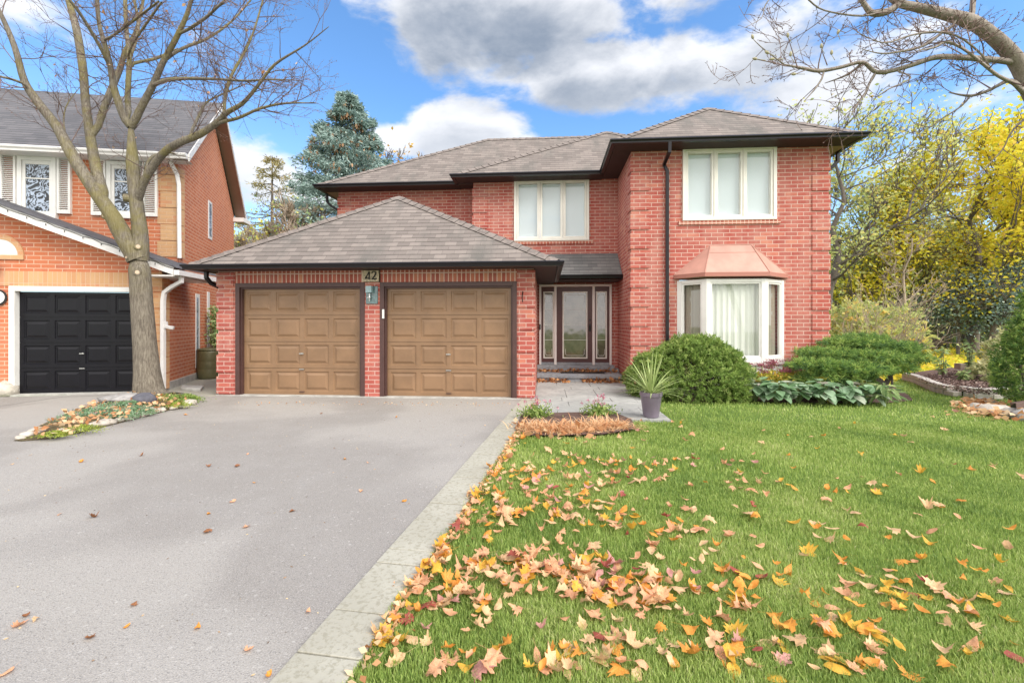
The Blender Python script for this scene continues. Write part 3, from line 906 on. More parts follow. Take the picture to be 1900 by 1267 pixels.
# middle roof: hip whose right side runs behind the wing roof
A = Vector((mex0, 11.73, EZ2)); B = Vector((map_.x + 4.4, 11.73, EZ2)); T = Vector(map_); Tb = Vector((map_.x, 17.5, map_.z)); A2 = Vector((mex0, 17.5, EZ2)); B2 = Vector((B.x, 17.5, EZ2))
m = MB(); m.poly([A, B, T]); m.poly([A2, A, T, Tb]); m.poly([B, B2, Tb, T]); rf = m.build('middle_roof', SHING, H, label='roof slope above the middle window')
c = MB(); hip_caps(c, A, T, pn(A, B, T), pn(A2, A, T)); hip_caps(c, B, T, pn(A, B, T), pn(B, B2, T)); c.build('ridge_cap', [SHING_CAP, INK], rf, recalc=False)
g = MB(); g.sweep([(mex0, 12.4, EZ2 - .012), (mex0, 11.73, EZ2 - .012), (wex0 + .002, 11.73, EZ2 - .012)], GPROF); g.build('gutter', GUT, rf)
# left main roof
ley = LY - .45
lex0 = X_(590, ley); r0 = PY(905, 259, 14.77)
A = Vector((lex0, ley, EZ2)); B = Vector((X_(1000, ley), ley, EZ2)); R0 = Vector(r0); R1 = Vector((X_(1120, 14.77), 14.77, r0.z)); A2 = Vector((lex0, 17.4, EZ2)); 
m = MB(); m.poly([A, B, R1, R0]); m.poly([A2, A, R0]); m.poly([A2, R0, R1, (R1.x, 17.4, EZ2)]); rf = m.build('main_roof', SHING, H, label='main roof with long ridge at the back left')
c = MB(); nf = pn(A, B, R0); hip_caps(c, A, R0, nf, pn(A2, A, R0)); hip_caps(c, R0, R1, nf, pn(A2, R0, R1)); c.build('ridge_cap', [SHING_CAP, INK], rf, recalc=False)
g = MB(); g.sweep([(lex0, 17.3, EZ2 - .012), (lex0, ley, EZ2 - .012), (X_(876, ley), ley, EZ2 - .012)], GPROF); g.build('gutter', GUT, rf)
# soffits of the upper eaves
m = MB()
zs0, zs1 = EZ2 - .095, EZ2 - .082
m.box(wex0 + .01, wex1 - .01, wey + .01, BY - .002, zs0, zs1); m.box(wex0 + .01, wx1 - .002, BY, 12.1, zs0, zs1); m.box(mex0 + .01, wex0 + .005, 11.74, MY - .002, zs0, zs1)
m.box(mex0 + .01, mx0 - .002, MY, 12.7, zs0, zs1); m.box(lex0 + .01, mex0, ley + .01, LY - .002, zs0, zs1)
# grooves between the soffit strips
xx = wex0 + .3
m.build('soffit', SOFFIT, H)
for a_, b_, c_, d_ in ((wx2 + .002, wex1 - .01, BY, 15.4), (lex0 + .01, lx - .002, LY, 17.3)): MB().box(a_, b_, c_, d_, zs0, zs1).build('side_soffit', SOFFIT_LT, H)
# porch roof
pex0, pex1 = X_(1015, 11.4), wx1 - .004
pz = Z_(1090, 509, 11.4); ptz = Z_(1060, 471, MY)
m = MB()
m.poly([(gx1 - .2, 11.4, pz), (pex1, 11.4, pz), (pex1, MY - .003, ptz), (gx1 - .2, MY - .003, ptz)])
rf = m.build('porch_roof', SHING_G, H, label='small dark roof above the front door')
g = MB(); g.sweep([(gx1 + .02, 11.4, pz - .01), (pex1, 11.4, pz - .01)], GPROF); g.build('gutter', GUT, rf)
m = MB(); m.box(gx1 + .003, pex1, 11.41, MY - .003, pz - .14, pz - .12); m.build('porch_soffit', SOFFIT, H)

# ---- downspouts
def spout(parent, pts, material, w=.075, name='downspout'):
    m = MB(); m.tube(pts, w * .62, 4, rot=.5)
    return m.build(name, material, parent, bevel=.006)
sx = X_(1237, BY)
spx = X_(1241, wey)
spout(H, [(spx, wey - .06, EZ2 - .11), (spx, wey - .06, EZ2 - .30), (spx - .0, BY - .05, Z_(1237, 307, BY)), (sx, BY - .05, Z_(1237, 315, BY) - .05), (sx, BY - .05, 1.0), (sx, BY - .05, .08)], GUT)
a = PY(1565, 272, 10.6)
spout(H, [(wex1 + .04, 10.6, EZ2 - .11), (wex1 + .04, 10.6, EZ2 - .3), (wex1 - .08, 10.6, EZ2 - .42), (wx2 + .1, 10.6, EZ2 - .58), (wx2 + .05, 10.6, EZ2 - .7), (wx2 + .05, 10.6, .1)], GUT)
spout(H, [(lex0 + .03 - .09, 12.95, EZ2 - .11), (lex0 - .06, 12.95, EZ2 - .3), (lex0 + .05, 12.95, EZ2 - .42), (lx - .1, 12.95, EZ2 - .56), (lx - .05, 12.95, EZ2 - .68), (lx - .05, 12.95, 3.0)], GUT)
spout(H, [(X_(383, 8.55), 8.55, EZ - .1), (X_(383, 8.55), 8.55, EZ - .22), (X_(388, 8.6), 8.65, EZ - .32), (gx0 - .04, 8.9, EZ - .43), (gx0 - .05, 8.95, EZ - .55), (gx0 - .05, 8.95, .1)], GUT)

# ---- security camera under the garage eave
cm_ = PY(409, 499, GY - .06)
m = MB(); m.tube([cm_ + Vector((-.07, -.02, .03)), cm_ + Vector((.02, -.09, -.02))], .03, 12)
cmo = m.build('security_camera', WHITE, H)
MB().tube([cm_ + Vector((.019, -.089, -.0195)), cm_ + Vector((.03, -.1, -.026))], .02, 12).build('lens', INK, cmo)

# ---- windows
def casement(parent, x0, x1, z0, z1, y, lights, sill=None, material=WHITE2, depth=.09, name='window', proud=.03, label=None, trim=.055):
    m = MB()
    ya, yb = y - proud, y + depth
    t = trim
    m.box(x0, x0 + t, ya, yb, z0, z1); m.box(x1 - t, x1, ya, yb, z0, z1); m.box(x0 + t, x1 - t, ya, yb, z0, z0 + t * .9); m.box(x0 + t, x1 - t, ya, yb, z1 - t, z1)
    ix0, ix1, iz0, iz1 = x0 + t, x1 - t, z0 + t * .9, z1 - t
    wsum = sum(lights); x = ix0; cells = []
    for i, l in enumerate(lights):
        xe = x + (ix1 - ix0) * l / wsum
        a, b = x + (.0 if i == 0 else .018), xe - (.0 if i == len(lights) - 1 else .018)
        if i: m.box(x - .018, x + .018, ya + .008, yb, iz0, iz1)
        s = .05
        yc = ya + .022
        m.box(a + .004, a + s, yc, yb - .01, iz0 + .004, iz1 - .004); m.box(b - s, b - .004, yc, yb - .01, iz0 + .004, iz1 - .004)
        m.box(a + s, b - s, yc, yb - .01, iz0 + .004, iz0 + s); m.box(a + s, b - s, yc, yb - .01, iz1 - s - .01, iz1 - .004)
        cells.append((a + s, b - s, iz0 + s, iz1 - s - .01)); x = xe
    fo = m.build(name, material, parent, bevel=.004, label=label)
    for a, b, c, d in cells:
        MB().poly([(a, ya + .05, c), (b, ya + .05, c), (b, ya + .05, d), (a, ya + .05, d)]).build('pane', GLASS, fo, recalc=False)
    return fo, cells
def blind(fo, cells, y, material):
    for a, b, c, d in cells:
        m = MB()
        n = 34
        for i in range(n):
            z = c + (d - c) * i / n; z2 = c + (d - c) * (i + 1) / n
            m.poly([(a - .02, y + .012, z), (b + .02, y + .012, z), (b + .02, y, z2), (a - .02, y, z2)])
        m.build('blind', material, fo, recalc=False)
fo, cells = casement(H, uwx0, uwx1, uwz0, uwz1, BY, [1, 1, 1], label='three pane upper window under the wing roof', proud=.05, trim=.07)
blind(fo, cells, BY + .08, BLIND)
m = MB(); m.box(uwx0 - .08, uwx1 + .08, BY - .035, BY + .05, uwz0 - .085, uwz0 - .004); m.build('window_sill', ROWLOCK, fo)
fo, cells = casement(H, mwx0, mwx1, mwz0, mwz1, MY, [1, 1, 1], label='three pane window above the garage roof', proud=.05, trim=.07)
blind(fo, cells, MY + .08, BLIND)
m = MB(); m.box(mwx0 - .08, mwx1 + .1, MY - .035, MY + .05, mwz0 - .085, mwz0 - .004); m.build('window_sill', ROWLOCK, fo)

# ---- bay window
fx0, fx1, FYb = X_(1311, 9.8), X_(1421, 9.8), 9.8
bz0, bz1 = Z_(1366, 672, FYb), Z_(1366, 517, FYb)
plan = [Vector((bwx0, BY, 0)), Vector((fx0, FYb, 0)), Vector((fx1, FYb, 0)), Vector((bwx1, BY, 0))]
fm = MB(); panes = []
for i in range(3):
    a, b = plan[i], plan[i + 1]; d = (b - a); L = d.length; d.normalize(); nrm = Vector((-d.y, d.x, 0))   # into the house
    if nrm.y < 0: nrm = -nrm
    t = .055 if i != 1 else .035
    tt = .05
    l0 = .05 if i != 1 else .05
    fm.obox(a, d, nrm, 0.0, l0 + t, 0.0, .09, bz0, bz1); fm.obox(a, d, nrm, L - l0 - t, L, 0.0, .09, bz0, bz1)
    fm.obox(a, d, nrm, l0 + t, L - l0 - t, 0.003, .088, bz1 - .07, bz1 - .001); fm.obox(a, d, nrm, l0 + t, L - l0 - t, 0.003, .088, bz0 + .001, bz0 + .10)
    q = .035
    fm.obox(a, d, nrm, l0 + t, l0 + t + q, .02, .07, bz0 + .10, bz1 - .07); fm.obox(a, d, nrm, L - l0 - t - q, L - l0 - t, .02, .07, bz0 + .10, bz1 - .07)
    fm.obox(a, d, nrm, l0 + t + q, L - l0 - t - q, .02, .07, bz0 + .10, bz0 + .10 + q); fm.obox(a, d, nrm, l0 + t + q, L - l0 - t - q, .02, .07, bz1 - .07 - q, bz1 - .07)
    panes.append((a, d, nrm, l0 + t + q, L - l0 - t - q, bz0 + .10 + q, bz1 - .07 - q))
bay = fm.build('bay_window', WHITE, H, bevel=.004, label='white three sided bay window with drawn pale curtains')
for a, d, nrm, x0, x1, z0, z1 in panes:
    q = lambda x, z: a + d * x + nrm * .045 + Vector((0, 0, z))
    MB().poly([q(x0, z0), q(x1, z0), q(x1, z1), q(x0, z1)]).build('pane', GLASS, bay, recalc=False)
for i, (a, d, nrm, x0, x1, z0, z1) in enumerate(panes):
    m = MB(); n = 60 if i == 1 else 20; rr = random.Random(11 + i)
    ph = 0; prof = []
    for k in range(n + 1):
        ph += rr.uniform(.5, 1.5); prof.append(.022 * math.sin(ph) + .008 * rr.uniform(-1, 1))
    dep = .16 if i == 1 else .13
    for k in range(n):
        xa = x0 - .06 + (x1 - x0 + .12) * k / n; xb = x0 - .06 + (x1 - x0 + .12) * (k + 1) / n
        m.poly([a + d * xa + nrm * (dep + prof[k]) + Vector((0, 0, z0 - .05)), a + d * xb + nrm * (dep + prof[k + 1]) + Vector((0, 0, z0 - .05)),
                a + d * xb + nrm * (dep + prof[k + 1] * .6) + Vector((0, 0, z1 + .02)), a + d * xa + nrm * (dep + prof[k] * .6) + Vector((0, 0, z1 + .02))])
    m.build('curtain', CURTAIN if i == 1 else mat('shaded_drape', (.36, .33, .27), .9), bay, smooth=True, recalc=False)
# panelled base of the bay
m = MB()
for i in range(3):
    a, b = plan[i], plan[i + 1]; d = (b - a); L = d.length; d.normalize(); nrm = Vector((-d.y, d.x, 0)); nrm = nrm if nrm.y > 0 else -nrm
    m.obox(a, d, nrm, .012, L - .012, .02, .08, .15, bz0 - .06)
    x = .1
    while x < L - .1: m.obox(a, d, nrm, x, x + .012, .012, .021, .15, bz0 - .06); x += .12
    m.obox(a, d, nrm, -.0, L + .0, -.02, .09, bz0 - .06, bz0 - .002)
m.build('bay_base', WHITE, bay)
# copper bay roof
ov = .06
eave = [Vector((bwx0 - ov, BY - .003, 0)), Vector((fx0 - .05, FYb - ov, 0)), Vector((fx1 + .05, FYb - ov, 0)), Vector((bwx1 + ov, BY - .003, 0))]
tz, ez_ = Z_(1355, 455, BY), Z_(1366, 505, FYb - ov)
top = [Vector((X_(1318, BY), BY - .004, tz)), Vector((X_(1394, BY), BY - .004, tz))]
E = [Vector((p.x, p.y, ez_)) for p in eave]
m = MB(); m.poly([E[0], E[1], top[0]]); m.poly([E[1], E[2], top[1], top[0]]); m.poly([E[2], E[3], top[1]])
br_ = m.build('bay_roof', COPPER, bay)
m = MB()
for p, q in ((E[0], top[0]), (E[1], top[0]), (E[2], top[1]), (E[3], top[1]), (top[0], top[1])): m.tube([p + Vector((0, -.004, .004)), q + Vector((0, -.004, .004))], .009, 6)
m.tube([E[1].lerp(top[0], .72) + Vector((0, -.004, .0)), E[2].lerp(top[1], .72) + Vector((0, -.004, 0))], .004, 4)
m.build('roof_seam', COPPER, br_)
m = MB(); m.sweep([(p.x, p.y, ez_) for p in eave], [(0, .004), (.012, -.0), (.012, -.055), (.025, -.058), (.025, -.085), (0, -.088), (-.3, -.088), (-.3, -.06), (-.02, -.004)]); m.build('roof_fascia', COPPER_D, br_)

# ---- entrance
ent = MB(); t = .055
ya, yb = MY - .06, MY + .08
xL, xR = dfx0, dfx1
x1_, x2_ = X_(1029.5, MY), X_(1102, MY)          # posts between door and sidelights
ent.box(xL, xL + t, ya, yb, dfz0, dfz1); ent.box(xR - t, xR, ya, yb, dfz0, dfz1); ent.box(xL + t, xR - t, ya, yb, dfz1 - t, dfz1)
ent.box(x1_ - .02, x1_ + .045, ya + .005, yb, dfz0, dfz1 - t); ent.box(x2_ - .045, x2_ + .02, ya + .005, yb, dfz0, dfz1 - t)
entrance = ent.build('door_surround', mat('pink_white_trim', (.82, .76, .72), .5), H, bevel=.005)
def glazed_leaf(x0, x1, z0, z1, gx0_, gx1_, gz0, gz1, name, label=None, came=True):
    m = MB(); y0, y1 = MY - .01, MY + .04
    wall_rects(m, x0, x1, z0, z1, y0, [(gx0_, gx1_, gz0, gz1)], .05)
    o = m.build(name, DOORB, H, recalc=False, label=label)
    f = MB(); s = .03
    f.box(gx0_ - .005, gx0_ + s, y0 - .018, y0 + .03, gz0, gz1); f.box(gx1_ - s, gx1_ + .005, y0 - .018, y0 + .03, gz0, gz1)
    f.box(gx0_ + s, gx1_ - s, y0 - .018, y0 + .03, gz0, gz0 + s); f.box(gx0_ + s, gx1_ - s, y0 - .018, y0 + .03, gz1 - s, gz1)
    f.build('glass_frame', WHITE2, o, bevel=.004)
    MB().poly([(gx0_ + s, y0 + .012, gz0 + s), (gx1_ - s, y0 + .012, gz0 + s), (gx1_ - s, y0 + .012, gz1 - s), (gx0_ + s, y0 + .012, gz1 - s)]).build('glass_pane', DOORGLASS, o)
    c = MB(); a, b, e, d = gx0_ + s, gx1_ - s, gz0 + s, gz1 - s
    H_ = d - e
    for k in (.27, .5, .74): c.box(a, b, y0 + .0, y0 + .011, e + H_ * k - .006, e + H_ * k + .006)
    i_ = .045 if b - a > .3 else .02
    for sgn, zz in ((1, e), (-1, d)):
        c.tube([(a + i_, y0 + .006, zz + sgn * .22), (a + i_, y0 + .006, zz + sgn * .09), (a + i_ + .03, y0 + .006, zz + sgn * .05), (b - i_ - .03, y0 + .006, zz + sgn * .05), (b - i_, y0 + .006, zz + sgn * .09), (b - i_, y0 + .006, zz + sgn * .22)], .006, 6)
    c.build('leaded_bar', mat('bright_came', (.68, .70, .66), .3), o)
    return o
dz0 = dfz0 + .06
MB().box(xL + t, xR - t, MY - .03, MY + .06, dfz0 + .001, dz0 - .002).build('door_sill', PORCH, H)
door = glazed_leaf(x1_ + .045, x2_ - .045, dz0, dfz1 - t, X_(1044, MY), X_(1089.5, MY), Z_(1070, 665, MY), Z_(1070, 541, MY), 'front_door', 'maroon front door with a long bevelled glass panel')
glazed_leaf(xL + t, x1_ - .02, dz0, dfz1 - t, X_(1008.5, MY), X_(1027.5, MY), Z_(1070, 665, MY), Z_(1070, 541, MY), 'sidelight')
glazed_leaf(x2_ + .02, xR - t, dz0, dfz1 - t, X_(1106, MY), X_(1125.5, MY), Z_(1070, 665, MY), Z_(1070, 541, MY), 'sidelight')
hx_ = X_(1094.5, MY)
m = MB(); m.box(hx_ - .02, hx_ + .02, MY - .03, MY - .011, 1.22, 1.42); m.tube([(hx_, MY - .03, 1.38), (hx_, MY - .08, 1.37), (hx_, MY - .08, 1.27), (hx_, MY - .03, 1.25)], .01, 8); m.build('door_handle', DKMETAL, door)
m = MB(); m.tube([(hx_, MY - .012, 1.52), (hx_, MY - .04, 1.52)], .026, 14); m.build('deadbolt', DKMETAL, door)
MB().box(xL + .005, xL + .04, ya - .025, ya, Z_(1003, 610, MY) - .02, Z_(1003, 610, MY) + .12).build('doorbell', INK, H, bevel=.006)
# threshold and steps
m = MB(); m.box(xL - .05, xR + .03, MY - .32, MY - .001, .26, dfz0); m.build('threshold', PORCH, H, bevel=.01)
m = MB(); m.box(gx1 + .004, wx1 - .05, 11.15, MY - .33, .10, .20); m.box(gx1 + .02, wx1 - .08, 11.18, MY - .003, .0, .10); m.box(gx1 + .005, wx1 - .01, MY - .33, MY - .003, .10, .26); m.build('porch_step', PORCH, H, bevel=.012)
mt = MB().box(X_(1040, 11.6), X_(1120, 11.6), 11.35, 11.75, .202, .215).build('door_mat', mat('rubber_mat', (.03, .025, .025), .9, bump=.5)); tag(mt, 'dark rubber door mat on the porch step below the front door', 'door mat')

# ================================================================== THE NEIGHBOUR'S HOUSE
N = thing('neighbour_house', 'orange brick house at the left with black garage door and white shutters', 'house', PZ(200, 600, 9.5) * 1.0 - Vector((0, 0, CAMH)))
NO = PZ(300, 600, 9.57); NO.z = 0
phi = TH + R(8.5)
ND = Vector((math.cos(phi), math.sin(phi), 0))
NE = (RV * ((640 - 950) / FPX) + WV); NE.z = 0; NE.normalize()
NYv = Vector((-ND.y, ND.x, 0))                     # true normal into the house
def NPT(px, py, b):
    """pixel on the plane parallel to the neighbour's front, offset b along its side wall"""
    d = ray(px, py); c = Vector((0, 0, CAMH)); o = NO + NE * b
    t = (o - c).dot(NYv) / d.dot(NYv); return c + d * t
def NS(px, py, off=0.0):
    """pixel on the side wall plane"""
    n = Vector((NE.y, -NE.x, 0)); d = ray(px, py); c = Vector((0, 0, CAMH)); t = (NO + n * off - c).dot(n) / d.dot(n); return c + d * t
def na(p, b=0.0): return (p - (NO + NE * b)).dot(ND)     # coordinate along the front
NUPB = (10.5 - 9.57) / NE.dot(WV)                 # set-back of the upper storey
nez = 5.2
def q_(a, b, z): return NO + ND * a + NE * b + Vector((0, 0, z))
def nface(mb, a0, a1, z0, z1, b, holes=(), mi=0, rev=.1):
    xs = sorted({a0, a1, *[h[0] for h in holes], *[h[1] for h in holes]}); zs = sorted({z0, z1, *[h[2] for h in holes], *[h[3] for h in holes]})
    for i in range(len(xs) - 1):
        for j in range(len(zs) - 1):
            cx, cz = (xs[i] + xs[i + 1]) / 2, (zs[j] + zs[j + 1]) / 2
            if any(h[0] < cx < h[1] and h[2] < cz < h[3] for h in holes): continue
            mb.poly([q_(xs[i], b, zs[j]), q_(xs[i + 1], b, zs[j]), q_(xs[i + 1], b, zs[j + 1]), q_(xs[i], b, zs[j + 1])], mi)
    for h in holes:
        a, e, c, d = h
        for s0, s1 in (((a, c), (a, d)), ((e, d), (e, c)), ((a, d), (e, d)), ((e, c), (a, c))):
            mb.poly([q_(s0[0], b, s0[1]), q_(s1[0], b, s1[1]), q_(s1[0], b + rev, s1[1]), q_(s0[0], b + rev, s0[1])], mi)
# garage front
ga0, ga1 = na(NPT(18, 600, 0)), na(NPT(272, 600, 0))
gdz = NPT(140, 532, 0).z
P0 = NPT(0, 392, 0); P1 = NPT(300, 499, 0)           # underside of the gable fascia
gslope = (P1.z - P0.z) / (na(P1) - na(P0))
aL = ga0 - 2.2
apexA = ga0 - 1.0
m = MB()
cz = P1.z
bz_ = gdz + .30
nface(m, aL, 0, 0, bz_, 0, [(ga0, ga1, 0, gdz)], rev=.15)
zz = lambda a: P1.z + gslope * (a - na(P1))
m.poly([q_(aL, 0, bz_), q_(0, 0, bz_), q_(0, 0, max(bz_, zz(0))), q_(apexA, 0, zz(apexA)), q_(aL, 0, zz(apexA) - .4)])
# side wall up to the eave and gable
sideL = (15.8 - 9.57) / NE.dot(WV)
pk = (NUPB + sideL) / 2
pkz = 7.55
m.poly([q_(0, 0, 0), q_(0, sideL, 0), q_(0, sideL, 2.6), q_(0, 0, 2.6)])
m.poly([q_(0, NUPB, 2.6), q_(0, sideL, 2.6), q_(0, sideL, nez - .1), q_(0, pk, pkz), q_(0, NUPB, nez - .1)])
nface(m, -7, 0, 2.2, nez, NUPB)
m.build('brick_wall', ORANGE, N, recalc=False)
# soldier lintel of buff brick
m = MB(); m.obox(NO, ND, NYv, aL, 0, -.012, .01, gdz + .004, gdz + .30); m.build('buff_lintel', BUFFS, N)
# quoins
m = MB(); z = .05
k = 0
while z < 2.45:
    w_ = .22 if k % 2 else .27
    m.obox(NO, ND, NYv, -w_ + .016, .016, -.016, .25, z, z + .325 if z + .325 < 2.5 else 2.5); z += .34; k += 1
m.build('buff_quoin', BUFF, N)
m = MB(); z = 2.95; k = 0
while z < nez - .3:
    w_ = .35 if k % 2 else .42
    m.obox(NO + NE * NUPB, ND, NYv, -w_, .016, -.016 - (.01 if k % 2 else 0), .25, z, min(z + .36, nez - .2)); z += .375; k += 1
m.build('buff_quoin', BUFF, N)
# garage door and white frame
m = MB(); t = .10
m.obox(NO, ND, NYv, ga0, ga0 + t, -.03, .12, .02, gdz); m.obox(NO, ND, NYv, ga1 - t, ga1, -.03, .12, .02, gdz); m.obox(NO, ND, NYv, ga0 + t, ga1 - t, -.03, .12, gdz - .1, gdz)
m.build('door_frame', WHITE, N, bevel=.006)
garage_door(N, NO + NYv * .09, ND, NYv, ga0 + t, ga1 - t, .01, gdz - .1, BLACKP, hcol=METAL)
MB().obox(NO, ND, NYv, ga0 - .05, 0.02, -.12, .16, -.02, .012).build('door_sill', CONC, N)
# arched vent
vc = NPT(2, 473, 0); vr = (NPT(35, 473, 0) - vc).length
m = MB()
nseg = 16
def arc(r0, r1, d0, mi):
    for k in range(nseg):
        a0_, a1_ = math.pi * k / nseg, math.pi * (k + 1) / nseg
        f = lambda r, a, dd: vc + ND * (r * math.cos(a)) + Vector((0, 0, r * math.sin(a))) + NYv * dd
        m.poly([f(r0, a0_, d0), f(r1, a0_, d0), f(r1, a1_, d0), f(r0, a1_, d0)], mi)
        m.poly([f(r1, a0_, d0), f(r1, a0_, 0), f(r1, a1_, 0), f(r1, a1_, d0)], mi)
arc(0, vr, -.02, 0); arc(vr, vr + .10, -.03, 1)
m.obox(vc, ND, NYv, -vr - .1, vr + .1, -.032, 0, -.09, -.0, 1)
m.build('arched_vent', [WHITE, BUFF], N, recalc=False)
# gable roof over the garage: fascia, slab and eave return
ov_f = .35
fz = lambda a: zz(a) + .0
rA = .42                                    # overhang past the corner
m = MB()
for (a0, a1, dz0_, dz1_) in ((apexA, rA, 0, .16),):
    q0 = lambda a, dd, z: NO + ND * a + NYv * dd + Vector((0, 0, z))
    m.hexa([q0(a0, -ov_f - .03, fz(a0)), q0(a1, -ov_f - .03, fz(a1)), q0(a1, -ov_f, fz(a1)), q0(a0, -ov_f, fz(a0))], [q0(a0, -ov_f - .03, fz(a0) + .16), q0(a1, -ov_f - .03, fz(a1) + .16), q0(a1, -ov_f, fz(a1) + .16), q0(a0, -ov_f, fz(a0) + .16)])
m.obox(NO, ND, NYv, -.12, rA, -ov_f - .028, 1.3, fz(rA) - .03, fz(rA) + .0)
m.obox(NO, ND, NYv, rA - .02, rA + .01, -ov_f, 1.3, fz(rA) - .03, fz(rA) + .12)
m.obox(NO, ND, NYv, rA + .01, rA + .11, -ov_f - .03, 1.3, fz(rA) + .0, fz(rA) + .10)
fc = m.build('white_fascia', WHITEG, N)
m = MB()
b2 = lambda a: 0
m.hexa([q0(apexA, -ov_f - .06, fz(apexA) + .165), q0(rA + .08, -ov_f - .06, fz(rA + .08) + .165), q0(rA + .08, 1.4, fz(rA + .08) + .165), q0(apexA, 1.4, fz(apexA) + .165)],
       [q0(apexA, -ov_f - .06, fz(apexA) + .19), q0(rA + .08, -ov_f - .06, fz(rA + .08) + .19), q0(rA + .08, 1.4, fz(rA + .08) + .19), q0(apexA, 1.4, fz(apexA) + .19)])
m.build('garage_roof', SHING_DK, N)
m = MB(); m.hexa([q0(apexA, -ov_f, fz(apexA) - .0), q0(rA, -ov_f, fz(rA) + .0), q0(rA, -.02, fz(rA)), q0(apexA, -.02, fz(apexA))], [q0(apexA, -ov_f, fz(apexA) + .012), q0(rA, -ov_f, fz(rA) + .012), q0(rA, -.02, fz(rA) + .012), q0(apexA, -.02, fz(apexA) + .012)])
m.build('gable_soffit', WHITEG, N)
# string of lights along the fascia
m = MB(); pts = []; n_ = 26
for i in range(n_ + 1):
    a = apexA + (rA - apexA) * i / n_; pts.append(q0(a, -ov_f - .04, fz(a) + .15 - .03 * abs(math.sin(i * 1.3))))
m.tube(pts, .005, 4)
for i in range(0, n_, 2):
    a = apexA + (rA - apexA) * i / n_; p = q0(a, -ov_f - .045, fz(a) + .12); m.tube([p, p - Vector((0, 0, .04))], [.004, .009], 5)
m.build('string_lights', INK, N)
# main roof: eave to ridge, gable with rake overhang
ovf = .35; rk = .32
eb = NUPB - ovf
tanr = (pkz + .22 - nez) / (pk - eb)
ridge_z = nez + tanr * (pk - eb)
m = MB()
m.poly([q_(-9, eb, nez), q_(rk, eb, nez), q_(rk, pk, ridge_z), q_(-9, pk, ridge_z)])
m.poly([q_(-9, pk, ridge_z), q_(rk, pk, ridge_z), q_(rk, sideL + ovf, nez), q_(-9, sideL + ovf, nez)])
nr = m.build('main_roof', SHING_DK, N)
m = MB()
for s0, s1, z0, z1 in ((eb, pk, nez, ridge_z), (sideL + ovf, pk, nez, ridge_z)):
    A_ = [q_(rk, s0, z0 - .16), q_(rk, s1, z1 - .16), q_(rk, s1, z1 + .01), q_(rk, s0, z0 + .01)]
    B_ = [p + ND * .025 for p in A_]
    m.hexa([A_[0], B_[0], B_[1], A_[1]], [A_[3], B_[3], B_[2], A_[2]])
m.build('rake_fascia', WHITEG, nr)
m = MB()
for s0, s1, z0, z1 in ((eb, pk, nez, ridge_z), (pk, sideL + ovf, ridge_z, nez)):
    m.poly([q_(-.0, s0, z0 - .15), q_(rk, s0, z0 - .15), q_(rk, s1, z1 - .15), q_(0, s1, z1 - .15)])
m.build('rake_soffit', mat('brown_rake_soffit', (.28, .17, .13), .6), nr, recalc=False)
m = MB(); c_ = NO + NE * (sideL); m.obox(c_, ND, NYv, -.02, rk + .03, -.1, .45, nez - .28, nez - .14); m.build('eave_return', WHITEG, nr)
# front gutter and soffit
m = MB(); path = [q_(-9, eb, nez - .005), q_(rk, eb, nez - .005)]
m.sweep(path, [(0, 0), (.10, 0), (.115, -.02), (.11, -.05), (.085, -.08), (.08, -.12), (0, -.12)]); m.build('gutter', WHITEG, nr)
m = MB(); m.poly([q_(-9, eb, nez - .125), q_(rk, eb, nez - .125), q_(rk, NUPB, nez - .125), q_(-9, NUPB, nez - .125)]); m.build('soffit', WHITEG, nr)
m = MB(); m.obox(NO + NE * eb, ND, NYv, -9, rk, -.004, .004, nez - .004, nez + .022); m.build('drip_edge', INK, nr)
# downspouts
dn = NPT(327, 300, NUPB); dp_ = lambda px, py, off: NPT(px, py, NUPB) - NYv * off
spout(N, [NPT(324, 288, eb) - NYv * .05, dp_(324, 300, .25), dp_(331, 325, .06), dp_(334, 345, .05), dp_(335, 480, .05)], WHITEG, .085)
spout(N, [q0(rA + .03, -.15, fz(rA) - .0), q0(rA + .03, -.15, fz(rA) - .12), q0(.25, -.1, fz(rA) - .22), q0(.09, -.07, fz(rA) - .34), q0(.06, -.06, fz(rA) - .5), q0(.06, -.06, .05)], WHITEG, .085)
el_ = q0(.10, -.06, NPT(312, 606, 0).z); m = MB(); m.tube([el_ + Vector((0, 0, .1)), el_ + ND * .02, el_ + ND * .16 - Vector((0, 0, .03))], .045, 4, rot=.5); m.build('spout_elbow', WHITEG, N, bevel=.005)
